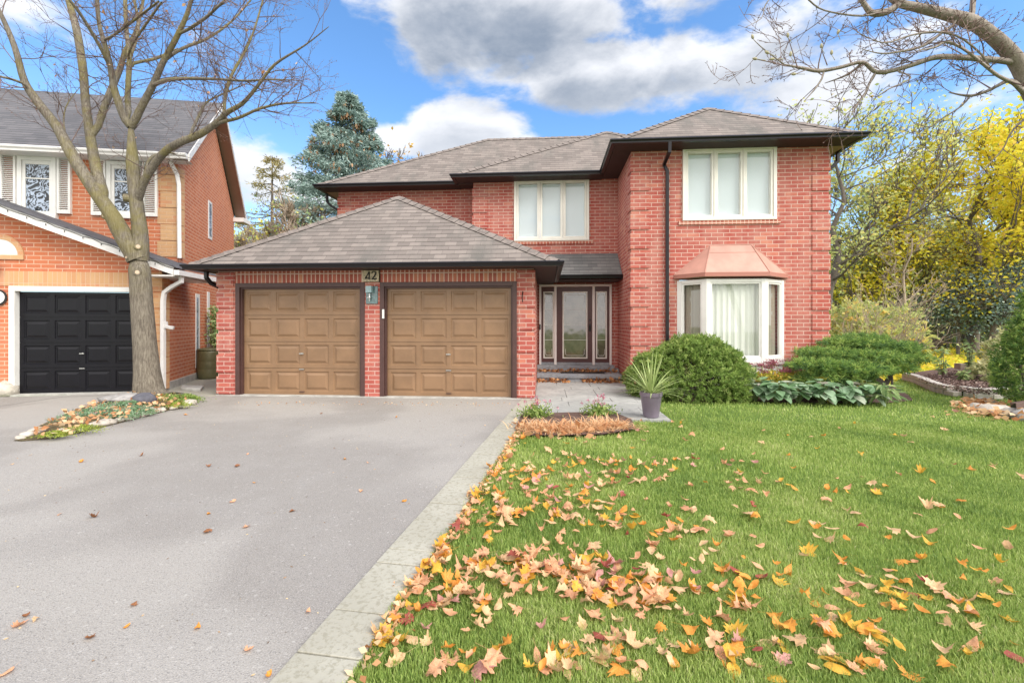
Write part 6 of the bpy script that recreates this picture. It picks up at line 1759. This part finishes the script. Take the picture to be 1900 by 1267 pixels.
for i in range(64):
    an = rng.uniform(0, 2 * np.pi); el = rng.uniform(.25, 1.45); L = rng.uniform(.42, .72); d = np.array([math.cos(an) * math.cos(el), math.sin(an) * math.cos(el), math.sin(el)]); sd_ = np.array([-math.sin(an), math.cos(an), 0]); w = .011; K = 7
    p = c0.copy() + rng.normal(size=3) * [.015, .015, 0]
    for k in range(K):
        f = k / (K - 1); ww = w * (1 - f ** 2.2) + .0008; Vs += [p + sd_ * ww, p - sd_ * ww]; Rn += [.2 + .8 * rng.random() * (.5 + .5 * f)] * 2
        d = d + np.array([0, 0, -.11 * math.cos(el) * (.4 + f)]); d /= np.linalg.norm(d); p = p + d * L / (K - 1)
    Fs += [[base + 2 * k, base + 2 * k + 1, base + 2 * k + 3, base + 2 * k + 2] for k in range(K - 1)]; base += 2 * K
npmesh('sword_leaves', np.array(Vs), np.array(Fs), L_CORD, cd, rnd=Rn)

# ---- pink flowers and the little front bed
fb = [(968, 772), (1000, 770), (1085, 768), (1135, 766), (1172, 782), (1180, 800), (1120, 810), (1050, 812), (985, 812), (955, 800)]
MB().poly([PG(x, y) + Vector((0, 0, .034)) for x, y in fb]).build('flower_bed', MULCH)['kind'] = 'structure'
def pinks(px, py, seed, label):
    rng = np.random.default_rng(seed); b = PG(px, py); b.z = .03; t = thing('pink_flower', label, 'flower', b, 'pink flower clumps in the little bed'); n = 520
    P = np.array(b) + rng.normal(size=(n, 3)) * [.11, .08, 0] + np.column_stack([np.zeros(n), np.zeros(n), np.abs(rng.normal(size=n)) * .06 + .02]); foliage('leaves', P, rng.normal(size=(n, 3)) + [0, 0, .5], rng.uniform(.04, .08, n), .024, L_YEW, t, seed)
    segs = []; H_ = []
    for i in range(14):
        e = np.array(b) + [rng.normal() * .14, rng.normal() * .08, rng.uniform(.16, .30)]; segs.append((np.array([np.array(b) + rng.normal(size=3) * [.05, .04, 0], e]), np.array([.003, .002]))); H_.append(e)
    V, F = tubes_np(segs, 4); npmesh('stems', V, F, L_GREEN, t, rnd=np.full(len(V), .5)); q = np.repeat(np.array(H_), 9, 0); foliage('petals', q + rng.normal(size=q.shape) * .010, rng.normal(size=q.shape), .024, .018, L_PINK, t, seed + 2)
pinks(996, 778, 181, 'pink flower clump beside the garage pillar and driveway edge')
pinks(1112, 774, 182, 'pink flower clump in the middle of the walkway edge')
def straw(name, label, px, py, seed, n, spread):
    rng = np.random.default_rng(seed); b = PG(px, py); b.z = .035; t = thing(name, label, 'plant', b, 'dried tan clumps in the little bed'); Vs, Fs, Rn = [], [], []; base = 0
    for i in range(n):
        an = rng.uniform(0, 2 * np.pi); L = rng.uniform(.14, .30); el = rng.uniform(.3, 1.2); p = np.array(b) + rng.normal(size=3) * [spread, spread * .6, 0]; p[2] = b.z; d = np.array([math.cos(an) * math.cos(el), math.sin(an) * math.cos(el), math.sin(el)]); s = np.array([-math.sin(an), math.cos(an), 0]); r_ = rng.uniform(.3, 1)
        for k in range(5):
            f = k / 4; ww = .008 * (1 - f * .9); Vs += [p + s * ww, p - s * ww]; Rn += [r_] * 2; d = d + np.array([0, 0, -.35]); d /= np.linalg.norm(d); p = p + d * L / 4; p[2] = max(p[2], b.z + .004)
        Fs += [[base + 2 * k, base + 2 * k + 1, base + 2 * k + 3, base + 2 * k + 2] for k in range(4)]; base += 10
    npmesh('withered_leaves', np.array(Vs), np.array(Fs), L_DRY, t, rnd=Rn)
for i, (x, y, lab) in enumerate(((1005, 800, 'withered tan clump at the driveway end of the little bed'), (1045, 803, 'withered tan clump in the middle of the little bed'), (1088, 798, 'withered tan clump right of the middle of the little bed'), (1130, 795, 'withered tan clump at the planter end of the little bed'))):
    straw('dried_hosta', lab, x, y, 190 + i, 420, .15)
carpet('leaf_litter', 'orange leaves piled over the little flower bed by the walkway', [(960, 785), (1130, 790), (1150, 803), (1060, 816), (960, 815)], 75, L_DRY, .11, 116, z0=.03, zj=.05, tilt=.25)
carpet('leaf_litter', 'brown leaves blown along the threshold of the front door', [(992, 702), (1130, 702), (1130, 694), (992, 694)], 1, L_DRY, .1, 117)
bpy.data.objects.remove(bpy.data.objects['leaf_litter.002'])
def litter_world(label, x0, x1, y0, y1, z, n, seed, bias=None, L=.085):
    rng = np.random.default_rng(seed); x = rng.uniform(x0, x1, n); y = y1 - (y1 - y0) * rng.random(n) ** 1.6
    o = foliage('leaf_litter', np.column_stack([x, y, z + .006 + rng.random(n) * .05 * ((y - y0) / (y1 - y0) + .2)]), np.column_stack([rng.normal(size=(n, 2)), rng.normal(size=n) * .5]), L * rng.uniform(.6, 1.3, n), L * .7, leaf_mat('brown_leaf%d' % seed, [(0, (.22, .09, .04)), (.6, (.45, .20, .08)), (1, (.62, .34, .15))], .1), None, seed)
    tag(o, label, 'leaves', kind='stuff')
litter_world('brown leaves blown against the threshold of the front door', gx1 + .03, wx1 - .1, MY - .62, MY - .34, .20, 240, 118)
litter_world('brown leaves on the paving below the porch step, left', gx1 + .03, gx1 + .75, 10.85, 11.14, .03, 120, 119)
litter_world('brown leaves on the paving below the porch step, right', wx1 - 1.0, wx1 - .04, 10.85, 11.14, .03, 150, 120)

# ---- island bed around the maple
isl = [(25, 818), (60, 796), (130, 764), (200, 741), (250, 731), (300, 727), (345, 733), (368, 742), (352, 751), (300, 765), (252, 777), (206, 789), (150, 803), (98, 814), (40, 819)]
G3 = [PG(x, y) for x, y in isl]; cx_ = sum(p.x for p in G3) / len(G3); cy_ = sum(p.y for p in G3) / len(G3)
m = MB(); cen = Vector((cx_, cy_, .13)); inner = [p.lerp(Vector((cx_, cy_, 0)), .45) + Vector((0, 0, .09)) for p in G3]
for i in range(len(G3)):
    j = (i + 1) % len(G3); m.poly([G3[i] + Vector((0, 0, .005)), G3[j] + Vector((0, 0, .005)), inner[j], inner[i]]); m.poly([inner[i], inner[j], cen])
m.build('island_bed', SOIL, smooth=True)['kind'] = 'structure'
GS = 'pale stones edging the island bed'
rr = random.Random(12)
edge = [(352, 748, 11), (340, 754, 9), (322, 757, 7), (300, 761, 8), (284, 764, 12), (268, 769, 9), (252, 772, 7), (238, 776, 12), (222, 780, 8), (206, 784, 10), (190, 787, 13), (172, 790, 10), (150, 798, 8), (132, 802, 7), (115, 803, 12), (98, 809, 7), (82, 806, 6), (68, 803, 13), (50, 808, 11), (38, 813, 8)]
names_ = ['nearest the garage pillar', 'second from the garage pillar', 'third from the garage pillar', 'fourth from the garage pillar', 'fifth from the garage pillar, larger than its neighbours', 'just left of the larger fifth one', 'small one below the trunk', 'white one beneath the low green mat', 'left of the white one beneath the green mat', 'mid row', 'largest of the middle of the row', 'beside the largest middle one', 'small one left of the middle', 'smaller one before the moss', 'round white one beside the yellow green moss', 'small one left of the moss', 'little one second from the pointed end group', 'broad flat one near the pointed end', 'at the pointed end, second last', 'last one at the pointed end']
for i, ((x, y, w), nm) in enumerate(zip(edge, names_)):
    p = PG(x, y); zc = (p - Vector((0, 0, CAMH))).dot(WV); rock('edging_stone', PG(x, y + 3) + Vector((0, 0, .012)), w * zc / FPX * .98, 300 + i, STONE_W, 'pale edging stone of the island bed, ' + nm, group=GS, sq=.6, sx=rr.uniform(.85, 1.2))
rock('flat_stone', PG(232, 742, .1), .30, 331, STONE_G, 'wide flat grey stone left of the maple trunk', sq=.25, sx=1.3)
rock('dark_stone', PG(268, 748, .1), .16, 332, STONE_D, 'dark angular stone in front of the maple trunk', sq=.8)
def mat_plant(label, pts, n, leaf, seed, L=.045, name='ground_cover', cat='ground cover'):
    rng = np.random.default_rng(seed); P = []; 
    for (x, y, r, h) in pts:
        p = PG(x, y, .06); k = n // len(pts); d = rng.normal(size=(k, 3)) * [r, r * .7, 0]; q = np.array([p.x, p.y, .05]) + d; e = np.exp(-(d[:, 0] ** 2 + d[:, 1] ** 2) / (2 * r * r)); q[:, 2] += e * h * rng.uniform(.4, 1, k); P.append(q)
    P = np.concatenate(P); rn = np.clip(.45 + .3 * np.sin(P[:, 0] * 25) * np.sin(P[:, 1] * 22) + .3 * rng.normal(size=len(P)), 0, 1)
    return tag(foliage(name, P, rng.normal(size=(len(P), 3)) + [0, 0, .5], L * rng.uniform(.6, 1.3, len(P)), L * .4, leaf, None, seed, rnd=rn), label, cat, kind='stuff')
mat_plant('low green leafy mat covering the middle of the island bed', [(205, 762, .22, .13), (235, 758, .2, .14), (180, 770, .2, .12), (255, 765, .12, .10), (225, 772, .12, .1), (160, 775, .15, .08)], 8000, L_HOSTA, 340, .04)
mat_plant('green mat on the island bed right of the trunk', [(325, 743, .18, .10), (305, 740, .14, .09), (345, 740, .12, .09)], 4000, L_YEW, 341, .04)
mat_plant('yellow green moss cushion at the front of the island bed', [(150, 797, .13, .07), (330, 752, .10, .06), (100, 806, .08, .05)], 3000, leaf_mat('moss', [(0, (.16, .22, .03)), (1, (.42, .48, .08))], .1), 342, .025)
carpet('leaf_litter', 'peach and yellow leaves scattered over the island bed', [(45, 815), (70, 797), (140, 764), (210, 742), (250, 735), (330, 738), (350, 748), (280, 766), (210, 782), (130, 805)], 420, L_DRY, .075, 343, z0=.07, zj=.09)

# ---- rain barrel and climber between the houses
bb = PG(389, 702)
zc_b = (bb - Vector((0, 0, CAMH))).dot(WV); sb = FPX / zc_b; rbx = 20 / sb; hb = 57 / sb
brl = thing('rain_barrel', 'olive green ribbed rain barrel in the gap beside the garage wall', 'barrel', bb)
m = MB(); m.lathe(bb, [(0, 0), (rbx * .86, 0), (rbx * .93, .04), (rbx * .95, hb * .12), (rbx, hb * .3), (rbx * .985, hb * .32), (rbx, hb * .34), (rbx * 1.01, hb * .55), (rbx * .995, hb * .57), (rbx * 1.01, hb * .59), (rbx * .98, hb * .85), (rbx * .93, hb * .92)], 32); m.build('body', BARREL, brl, smooth=True)
MB().lathe(bb + Vector((0, 0, hb * .92)), [(0, 0), (rbx * .99, 0), (rbx * 1.0, .015), (rbx * .97, .04), (rbx * .6, .055), (0, .06)], 32).build('lid', BARREL, brl)
MB().obox(bb, RV, WV, -rbx - .03, -rbx * .9, -.05, .05, hb * .74, hb * .80).build('side_handle', INK, brl)
rng = np.random.default_rng(351); b = PZ(402, 600, 12.6); b.z = 0
cl = thing('climbing_plant', 'leafy climbing plant behind the rain barrel', 'plant', b)
P = np.array([b.x, b.y, 0]) + np.column_stack([rng.normal(size=500) * .10, rng.normal(size=500) * .08, rng.uniform(.75, 1.9, 500)]); foliage('leaves', P, rng.normal(size=(500, 3)) - [0, 0, .4], .11, .06, L_GREEN, cl, 352)
V, F = tubes_np([(np.array([[b.x + dx, b.y, -.02], [b.x + dx * .5, b.y, .9], [b.x, b.y, 1.8]]), np.array([.02, .015, .008])) for dx in (-.05, .06)], 5); npmesh('stems', V, F, TWIG, cl)
gt = PZ(402, 600, 13.0); gm = MB()
for i in range(8): gm.box(gt.x - .5 + i * .13, gt.x - .5 + i * .13 + .12, gt.y, gt.y + .02, .05, 1.35)
gm.box(gt.x - .5, gt.x + .54, gt.y + .02, gt.y + .05, .3, .38); gm.box(gt.x - .5, gt.x + .54, gt.y + .02, gt.y + .05, 1.05, 1.13)
gto = gm.build('wooden_gate', WOOD); tag(gto, 'grey board gate closing the gap behind the rain barrel', 'gate')
# side path
m = MB(); a = PG(372, 738); rr = random.Random(15)
path_y = a.y - .1; 
MB().poly([q_(0, 0.0, .002), q_(.3, -.1, .002), (gx0 - .0, GY - .2, .002), (gx0, 14.5, .002), (q_(0, sideL, .002).x + .05, 15.2, .002)]).build('side_path', PAVER)['kind'] = 'structure'
tag(MB().hexa([PG(335, 724), PG(372, 727), PG(378, 720), PG(338, 719)], [p + Vector((0, 0, .06)) for p in (PG(335, 724), PG(372, 727), PG(378, 720), PG(338, 719))]).build('step_slab', CONC, bevel=.01), 'worn concrete slab at the start of the side path', 'slab')

# ---- lawn ------------------------------------------------------------
def lawn_mask(x, y):
    """True where grass grows"""
    e0 = np.array([pav_start.x, pav_start.y]); d = np.array([dirp.x, dirp.y]); pe = np.array([perp.x, perp.y])
    off = (x - e0[0]) * pe[0] + (y - e0[1]) * pe[1]
    ok = off > PW - .015 - .02 * np.sin(y * 9)
    def inside(Q):
        ins = np.zeros(len(x), bool); k = len(Q)
        for i in range(k):
            x1, y1, x2, y2 = Q[i].x, Q[i].y, Q[(i + 1) % k].x, Q[(i + 1) % k].y
            ins ^= ((y1 > y) != (y2 > y)) & (x < (x2 - x1) * (y - y1) / (y2 - y1 + 1e-12) + x1)
        return ins
    ok &= ~inside([PG(*p) for p in bed]); ok &= ~inside([PG(*p) for p in fb])
    wk = [Vector((wl(6.8), 6.82, 0)), Vector((PG(1240, 778).x, 6.82, 0)), Vector((PG(1240, 778).x + .06, 7.6, 0)), Vector((wx1 + .1, BY, 0)), Vector((gx1, 12, 0)), Vector((gx1, GY, 0))]
    ok &= ~inside(wk)
    ok &= ~inside(bedpoly + back)
    ok &= ~((x < wx2 + .0) & (y > BY - .02)); ok &= ~((x < gx1 + .1) & (y > GY - .2))
    return ok
def hnoise(x, y, s):
    return (np.sin(x * s + 1.3 * np.sin(y * s * .7)) * np.cos(y * s * 1.1 + 1.7 * np.sin(x * s * .6 + 1)) + .5 * np.sin(x * s * 2.3 + y * s * 1.9)) / 1.5
rng = np.random.default_rng(401)
bands = [(1.3, 2.6, 170000), (2.6, 4.2, 160000), (4.2, 6.6, 140000), (6.6, 12, 90000), (12, 20, 20000)]
VV, RN = [], []
for (r0_, r1_, n) in bands:
    zc = np.sqrt(rng.uniform(r0_ ** 2, r1_ ** 2, n)); u = rng.uniform(-.62, 1.32, n) * zc
    x = RV.x * u + WV.x * zc; y = RV.y * u + WV.y * zc
    k = lawn_mask(x, y); x, y, zc = x[k], y[k], zc[k]; n = len(x)
    h = rng.uniform(.014, .036, n) * (1 + .25 * hnoise(x, y, 3.1)); w = np.maximum(.0018, zc * .00062) * rng.uniform(.7, 1.4, n)
    an = rng.uniform(0, 2 * np.pi, n); lean = rng.uniform(.1, .9, n) * h; sx_, sy_ = np.cos(an), np.sin(an)
    la = an + rng.normal(size=n) * .6 + np.pi / 2; lx_, ly_ = np.cos(la) * lean, np.sin(la) * lean
    v = np.empty((n, 5, 3))
    v[:, 0] = np.column_stack([x - sx_ * w, y - sy_ * w, np.full(n, -.012)]); v[:, 1] = np.column_stack([x + sx_ * w, y + sy_ * w, np.full(n, -.012)])
    v[:, 2] = np.column_stack([x + sx_ * w * .7 + lx_ * .4, y + sy_ * w * .7 + ly_ * .4, h * .6]); v[:, 3] = np.column_stack([x - sx_ * w * .7 + lx_ * .4, y - sy_ * w * .7 + ly_ * .4, h * .6])
    v[:, 4] = np.column_stack([x + lx_, y + ly_, h])
    VV.append(v); RN.append(np.clip(.42 + .22 * hnoise(x, y, 1.7) + .12 * hnoise(x, y, 5.0) + .2 * rng.normal(size=n), 0, 1))
v = np.concatenate(VV); rn = np.concatenate(RN); n = len(v)
me = bpy.data.meshes.new('lawn_grass')
me.vertices.add(n * 5); me.vertices.foreach_set('co', v.astype(np.float32).ravel())
b5 = np.arange(n)[:, None] * 5
li = np.concatenate([b5 + np.array([0, 1, 2, 3]), b5 + np.array([3, 2, 4])], 1).ravel()
me.loops.add(n * 7); me.loops.foreach_set('vertex_index', li.astype(np.int32))
me.polygons.add(n * 2); st = (np.arange(n)[:, None] * 7 + np.array([0, 4])).ravel(); me.polygons.foreach_set('loop_start', st.astype(np.int32)); me.polygons.foreach_set('loop_total', np.tile([4, 3], n).astype(np.int32))
me.materials.append(L_GRASS); a = me.attributes.new('rnd', 'FLOAT', 'POINT'); a.data.foreach_set('value', np.repeat(rn, 5).astype(np.float32)); me.update(calc_edges=True)
go = bpy.data.objects.new('lawn_grass', me); COL.objects.link(go); go['kind'] = 'stuff'; go['label'] = 'short green lawn grass in front of the house'; go['category'] = 'grass'

# ---- fallen leaves: the largest 300 each an object, the rest one mass
MAPLE = [(0, 0), (.09, .06), (.31, .03), (.27, .15), (.50, .24), (.39, .33), (.47, .49), (.30, .47), (.19, .50), (.25, .71), (.12, .70), (.05, .94), (-.02, .99), (-.10, .72), (-.23, .74), (-.19, .52), (-.30, .48), (-.46, .52), (-.38, .34), (-.49, .26), (-.27, .17), (-.30, .05), (-.09, .06)]
OVAL = [(0, 0), (.12, .08), (.24, .28), (.30, .5), (.22, .75), (.1, .92), (0, 1.0), (-.1, .92), (-.22, .75), (-.30, .5), (-.24, .28), (-.12, .08)]
FOLDED = [(0, 0), (.18, .1), (.36, .3), (.30, .5), (.38, .62), (.18, .8), (.05, 1.0), (-.08, .82), (-.12, .6), (-.30, .55), (-.22, .3), (-.14, .1)]
def leaf_geo(shape, size, seed, curl):
    rr = random.Random(seed); sx0 = rr.uniform(.75, 1.1); sk = rr.uniform(-.18, .18); pts = [(x * sx0 * rr.uniform(.82, 1.12) + sk * y * .5, y * rr.uniform(.90, 1.05)) for x, y in shape]; n = len(pts); V = []
    kx, ky, ph, tw = rr.uniform(-.5, 1.0) * curl, rr.uniform(-.3, 1.0) * curl, rr.uniform(0, 6), rr.uniform(-.5, .5)
    def lift(x, y): return kx * x * x * 2.2 + ky * (y - .5) ** 2 * 1.6 + .05 * curl * math.sin(9 * x + ph) * math.cos(7 * y + ph) + tw * x * (y - .5) * curl
    for f in (1.0, .5):
        for x, y in pts:
            X, Y = x * f, .42 + (y - .42) * f; V.append((X * size, (Y - .45) * size, lift(X, Y) * size))
    V.append((0, -.03 * size, lift(0, .42) * size))
    F = [[i, (i + 1) % n, n + (i + 1) % n, n + i] for i in range(n)] + [[n + i, n + (i + 1) % n, 2 * n] for i in range(n)]
    b = len(V); s0 = Vector((0, (-.02 - .45) * size, lift(0, 0) * size)); 
    V += [(-.006 * size, s0.y, s0.z), (.006 * size, s0.y, s0.z), (.10 * size * tw + .005 * size, s0.y - .45 * size, s0.z + .08 * size), (.10 * size * tw - .005 * size, s0.y - .45 * size, s0.z + .08 * size)]; F.append([b, b + 1, b + 2, b + 3])
    zmin = min(v[2] for v in V); return [(x, y, z - zmin) for x, y, z in V], F
def fallen_mat(name, c, c2):
    m = bpy.data.materials.new(name); m.use_nodes = True; t = m.node_tree; g = NT(t)
    b = t.nodes['Principled BSDF']; tc = g.n('ShaderNodeTexCoord'); n = g.noise(tc.outputs['Object'], 22, 3, .6); oi = g.n('ShaderNodeObjectInfo')
    n2 = g.noise(tc.outputs['Object'], 3.5, 3, .6, .5); col = g.mix(g.ss(n, .35, .65), c, c2); col = g.mix(g.m('MULTIPLY', g.ss(n2, .52, .66), .6), col, tuple(x * .5 for x in c2)); col = g.mix(g.m('MULTIPLY', oi.outputs['Random'], .35), col, tuple(x * .6 for x in c2))
    g.put(b.inputs['Base Color'], col); b.inputs['Roughness'].default_value = .55; b.inputs['Specular IOR Level'].default_value = .4
    tr = g.n('ShaderNodeBsdfTranslucent'); g.put(tr.inputs[0], col); mx = g.n('ShaderNodeMixShader'); mx.inputs[0].default_value = .3
    t.links.new(b.outputs[0], mx.inputs[1]); t.links.new(tr.outputs[0], mx.inputs[2]); t.links.new(mx.outputs[0], t.nodes['Material Output'].inputs[0]); return m
LC = {'peach': fallen_mat('peach_leaf', (.88, .50, .29), (.78, .38, .20)), 'pale tan': fallen_mat('pale_tan_leaf', (.86, .60, .35), (.78, .48, .25)), 'orange': fallen_mat('orange_fallen', (.88, .42, .08), (.80, .31, .05)),
      'yellow': fallen_mat('yellow_fallen', (.82, .52, .07), (.74, .40, .05)), 'rusty red': fallen_mat('rusty_leaf', (.46, .12, .07), (.34, .08, .06)), 'pinkish': fallen_mat('pinkish_leaf', (.74, .40, .33), (.62, .28, .24)), 'brown': fallen_mat('brown_fallen', (.42, .19, .08), (.30, .12, .05))}
SH = {'lobed': (MAPLE, .9), 'oval': (OVAL, .9), 'folded': (FOLDED, 1.5), 'curled': (MAPLE, 1.5)}
variants = {}
for cn in LC:
    for sn in SH:
        for k in range(4):
            V_, F_ = leaf_geo(SH[sn][0], 1.0, len(variants) * 7 + k, SH[sn][1]); me = bpy.data.meshes.new('fallen_leaf'); me.from_pydata(V_, [], F_); me.materials.append(LC[cn]); me.polygons.foreach_set('use_smooth', [True] * len(me.polygons)); variants[(cn, sn, k)] = me
rr = random.Random(77)
spots = []
def cluster(cx, cy, sx_, sy_, n, pal=None, rot=0.0):
    for _ in range(n):
        a, b = rr.gauss(0, 1), rr.gauss(0, 1); x = cx + a * sx_ * math.cos(rot) - b * sy_ * math.sin(rot); y = cy + a * sx_ * math.sin(rot) + b * sy_ * math.cos(rot); spots.append((x, y, pal))
PE = ['peach'] * 8 + ['pale tan'] * 8 + ['pinkish'] * 2 + ['orange'] * 3 + ['yellow'] * 2 + ['rusty red']
OR = ['orange'] * 6 + ['yellow'] * 5 + ['peach'] * 5 + ['pale tan'] * 5 + ['rusty red']
cluster(1060, 1075, 95, 22, 78, PE, .1); cluster(960, 1060, 55, 16, 26, PE); cluster(1180, 1100, 60, 22, 34, PE); cluster(1215, 1130, 25, 14, 12, PE); cluster(920, 1100, 70, 18, 18, OR)
cluster(920, 965, 40, 18, 34, OR); cluster(990, 940, 40, 16, 18, PE); cluster(1075, 950, 55, 22, 30, PE); cluster(1140, 975, 40, 12, 14, OR)
cluster(1000, 900, 60, 18, 30, PE); cluster(1090, 860, 50, 10, 26, PE); cluster(970, 870, 30, 16, 20, OR); cluster(1180, 890, 60, 25, 22, PE); cluster(1240, 1000, 40, 14, 16, OR)
cluster(830, 1120, 40, 18, 16, PE); cluster(1330, 870, 90, 30, 24, PE); cluster(1370, 1080, 70, 25, 18, OR); cluster(1400, 905, 20, 8, 7, PE); cluster(1010, 1230, 60, 20, 14, OR); cluster(1385, 1215, 60, 12, 9, PE); cluster(1700, 1110, 60, 18, 12, OR); cluster(1560, 1240, 30, 14, 7, OR)
cluster(1800, 770, 50, 6, 14, PE)
for _ in range(75):      # along the paver edge
    f = rr.random(); x = 950 + (690 - 950) * f + rr.gauss(12, 9); y = 815 + (1200 - 815) * f; spots.append((x, y, OR))
for _ in range(390):
    y = 780 + 487 * rr.random() ** .8; x = rr.uniform(700, 1900); spots.append((x, y, OR if x > 1250 else PE))
drive = [(57, 845), (22, 862), (150, 858), (262, 846), (388, 866), (460, 843), (472, 896), (440, 866), (432, 932), (670, 912), (683, 859), (620, 832), (111, 955), (175, 960), (387, 954), (385, 988), (456, 978), (543, 949), (750, 930), (805, 932), (874, 890), (715, 1078), (572, 1137), (462, 1206), (500, 1255), (168, 1184), (235, 1163), (366, 1166), (38, 1160), (48, 1144), (68, 1151), (12, 1250), (250, 1122), (730, 1090), (345, 770), (640, 852), (596, 768), (735, 775), (900, 790), (880, 1000)]
leafs = []
wall_test = lawn_mask
for x, y, pal in spots:
    if y > 1330 or y < 765: continue
    p = PG(x, y)
    if not bool(lawn_mask(np.array([p.x]), np.array([p.y]))[0]): continue
    leafs.append((p, pal, x, y, False))
for x, y in drive: leafs.append((PG(x, y), ['peach', 'orange', 'brown', 'brown', 'pale tan'], x, y, True))
out = []
for p, pal, x, y, dv in leafs:
    cn = rr.choice(pal); sn = rr.choice(['lobed', 'curled', 'oval', 'folded', 'curled']) if pal is PE else rr.choice(['lobed', 'oval', 'oval', 'folded', 'curled'])
    size = rr.uniform(.058, .118) * (1.0 if sn in ('lobed', 'curled') else .85) * (.62 if dv else 1)
    zc = (p - Vector((0, 0, CAMH))).dot(WV); seen = -40 < x < 1940 and y < 1300
    out.append((size / zc * (1 if seen else .05) + (10 if dv else 0), p, cn, sn, size, x, y, dv))
out.sort(key=lambda t: -t[0])
def place(x, y, dv):
    if dv:
        if y < 800: return 'on the asphalt close to the garage doors'
        if x < 220: return 'at the driveway left' + (' near the oil spots' if y > 1080 else ' before the island bed')
        if x > 650: return 'on the driveway by the paver border'
        return 'on the open driveway' + (' low down' if y > 1100 else (' towards the pavers' if x > 430 else ' mid left'))
    for (cx, cy, w, h, s) in ((1060, 1080, 170, 55, 'in the big leaf pile on the lawn'), (930, 965, 80, 40, 'in the small pile near the paver border'), (1075, 950, 90, 40, 'in the pile in the middle of the lawn'), (1200, 1110, 80, 45, 'at the right end of the big leaf pile')):
        if abs(x - cx) < w and abs(y - cy) < h: return s
    edge_x = 945 - (y - 820) * .68
    if x < edge_x + 70: return 'along the paver border ' + ('far up' if y < 950 else ('midway' if y < 1080 else 'near the viewer'))
    col = 'left' if x < 1100 else ('left centre' if x < 1300 else ('centre' if x < 1500 else ('right centre' if x < 1700 else 'far right')))
    row = 'by the flower beds' if y < 860 else ('mid lawn' if y < 960 else ('just below mid lawn' if y < 1070 else ('low on the lawn' if y < 1170 else 'at the bottom edge')))
    return f'{row}, {col}'
rest = out[300:]
seen_lab = {}
for _, p, cn, sn, size, x, y, dv in out[:300]:
    me = variants[(cn, sn, rr.randint(0, 3))]; o = bpy.data.objects.new('fallen_leaf', me); COL.objects.link(o)
    z = .004 if dv else rr.uniform(.004, .028)
    pile = 'pile' in place(x, y, dv)
    if pile: z += rr.uniform(0, .05)
    o.location = (p.x, p.y, z); o.scale = (size,) * 3; o.rotation_euler = (rr.gauss(0, .08 if dv else .17), rr.gauss(0, .08 if dv else .17), rr.uniform(0, 6.28))
    big = 'large ' if size > .115 else ('small ' if size < .085 else '')
    tilt_ = math.hypot(o.rotation_euler[0], o.rotation_euler[1])
    word = '' if tilt_ < .15 else ('tilted ' if tilt_ < .38 else 'propped up ')
    lab = f'{big}{word}{cn} {sn} leaf {place(x, y, dv)}'
    if lab in seen_lab:
        tipx = math.sin(-o.rotation_euler[2]); tipy = math.cos(o.rotation_euler[2]); way = ('right' if tipx > 0 else 'left') if abs(tipx) > abs(tipy) else ('to the house' if tipy > 0 else 'to the viewer')
        lab = f'{big}{word}{cn} {sn} leaf pointing {way} {place(x, y, dv)}'.replace(' in the middle of the lawn', ' mid lawn').replace('propped up', 'raised').replace('at the right end of the big leaf pile', 'right in the big leaf pile').replace('pointing to the ', 'pointing at ').replace(' on the lawn', ' on lawn').replace('the viewer', 'viewer')
    if len(lab.split()) > 15: lab = lab.replace('tilted ', '').replace('raised ', '').replace('large ', '').replace('small ', '')
    seen_lab[lab] = 1
    tag(o, lab, 'fallen leaf', 'fallen leaves on the lawn and driveway')
Vs, Fs = [], []
mats_ = list(LC.values()); names = list(LC.keys()); mb_v = []; mb_f = []; mb_m = []
for _, p, cn, sn, size, x, y, dv in rest:
    V_, F_ = leaf_geo(SH[sn][0], size, rr.randint(0, 999), SH[sn][1]); M = Matrix.Translation((p.x, p.y, rr.uniform(.02, .045))) @ Matrix.Rotation(rr.uniform(0, 6.28), 4, 'Z') @ Matrix.Rotation(rr.gauss(0, .3), 4, 'X'); i = len(mb_v)
    mb_v += [tuple(M @ Vector(v_)) for v_ in V_]; mb_f += [[i + k for k in f] for f in F_]; mb_m += [names.index(cn)] * len(F_)
me = bpy.data.meshes.new('small_fallen_leaves'); me.from_pydata(mb_v, [], mb_f)
for m_ in mats_: me.materials.append(m_)
me.polygons.foreach_set('material_index', mb_m); o = bpy.data.objects.new('small_fallen_leaves', me); COL.objects.link(o)
tag(o, 'smaller and farther fallen leaves scattered through the lawn grass', 'leaves', kind='stuff')
carpet('driveway_debris', 'tiny twigs and leaf crumbs scattered over the asphalt', [(-300, 1500), (-200, 800), (330, 780), (410, 745), (950, 750), (480, 1270), (300, 1500)], 420, leaf_mat('crumb', [(0, (.10, .07, .05)), (.6, (.35, .22, .12)), (1, (.70, .55, .30))], 0), .018, 503, z=.003, zj=.002, tilt=.1, wd=.35)
carpet('driveway_debris', 'leaf crumbs gathered along the garage door sills', [(405, 745), (950, 747), (945, 754), (410, 752)], 110, L_DRY, .03, 504, z=.003, zj=.01, tilt=.2)
# leaf crumbs drifted into the grass edge beside the pavers
rng = np.random.default_rng(501); n = 900; s = rng.uniform(.3, 8.2, n); off = PW + np.abs(rng.normal(size=n)) * .05 + .01
P = np.column_stack([pav_start.x + dirp.x * s + perp.x * off, pav_start.y + dirp.y * s + perp.y * off, rng.uniform(.01, .05, n)])
tag(foliage('leaf_crumbs', P, np.column_stack([rng.normal(size=(n, 2)), rng.normal(size=n) * .4]), rng.uniform(.02, .055, n), .028, L_DRY, None, 502), 'small leaf crumbs drifted along the paver edge', 'leaves', kind='stuff')
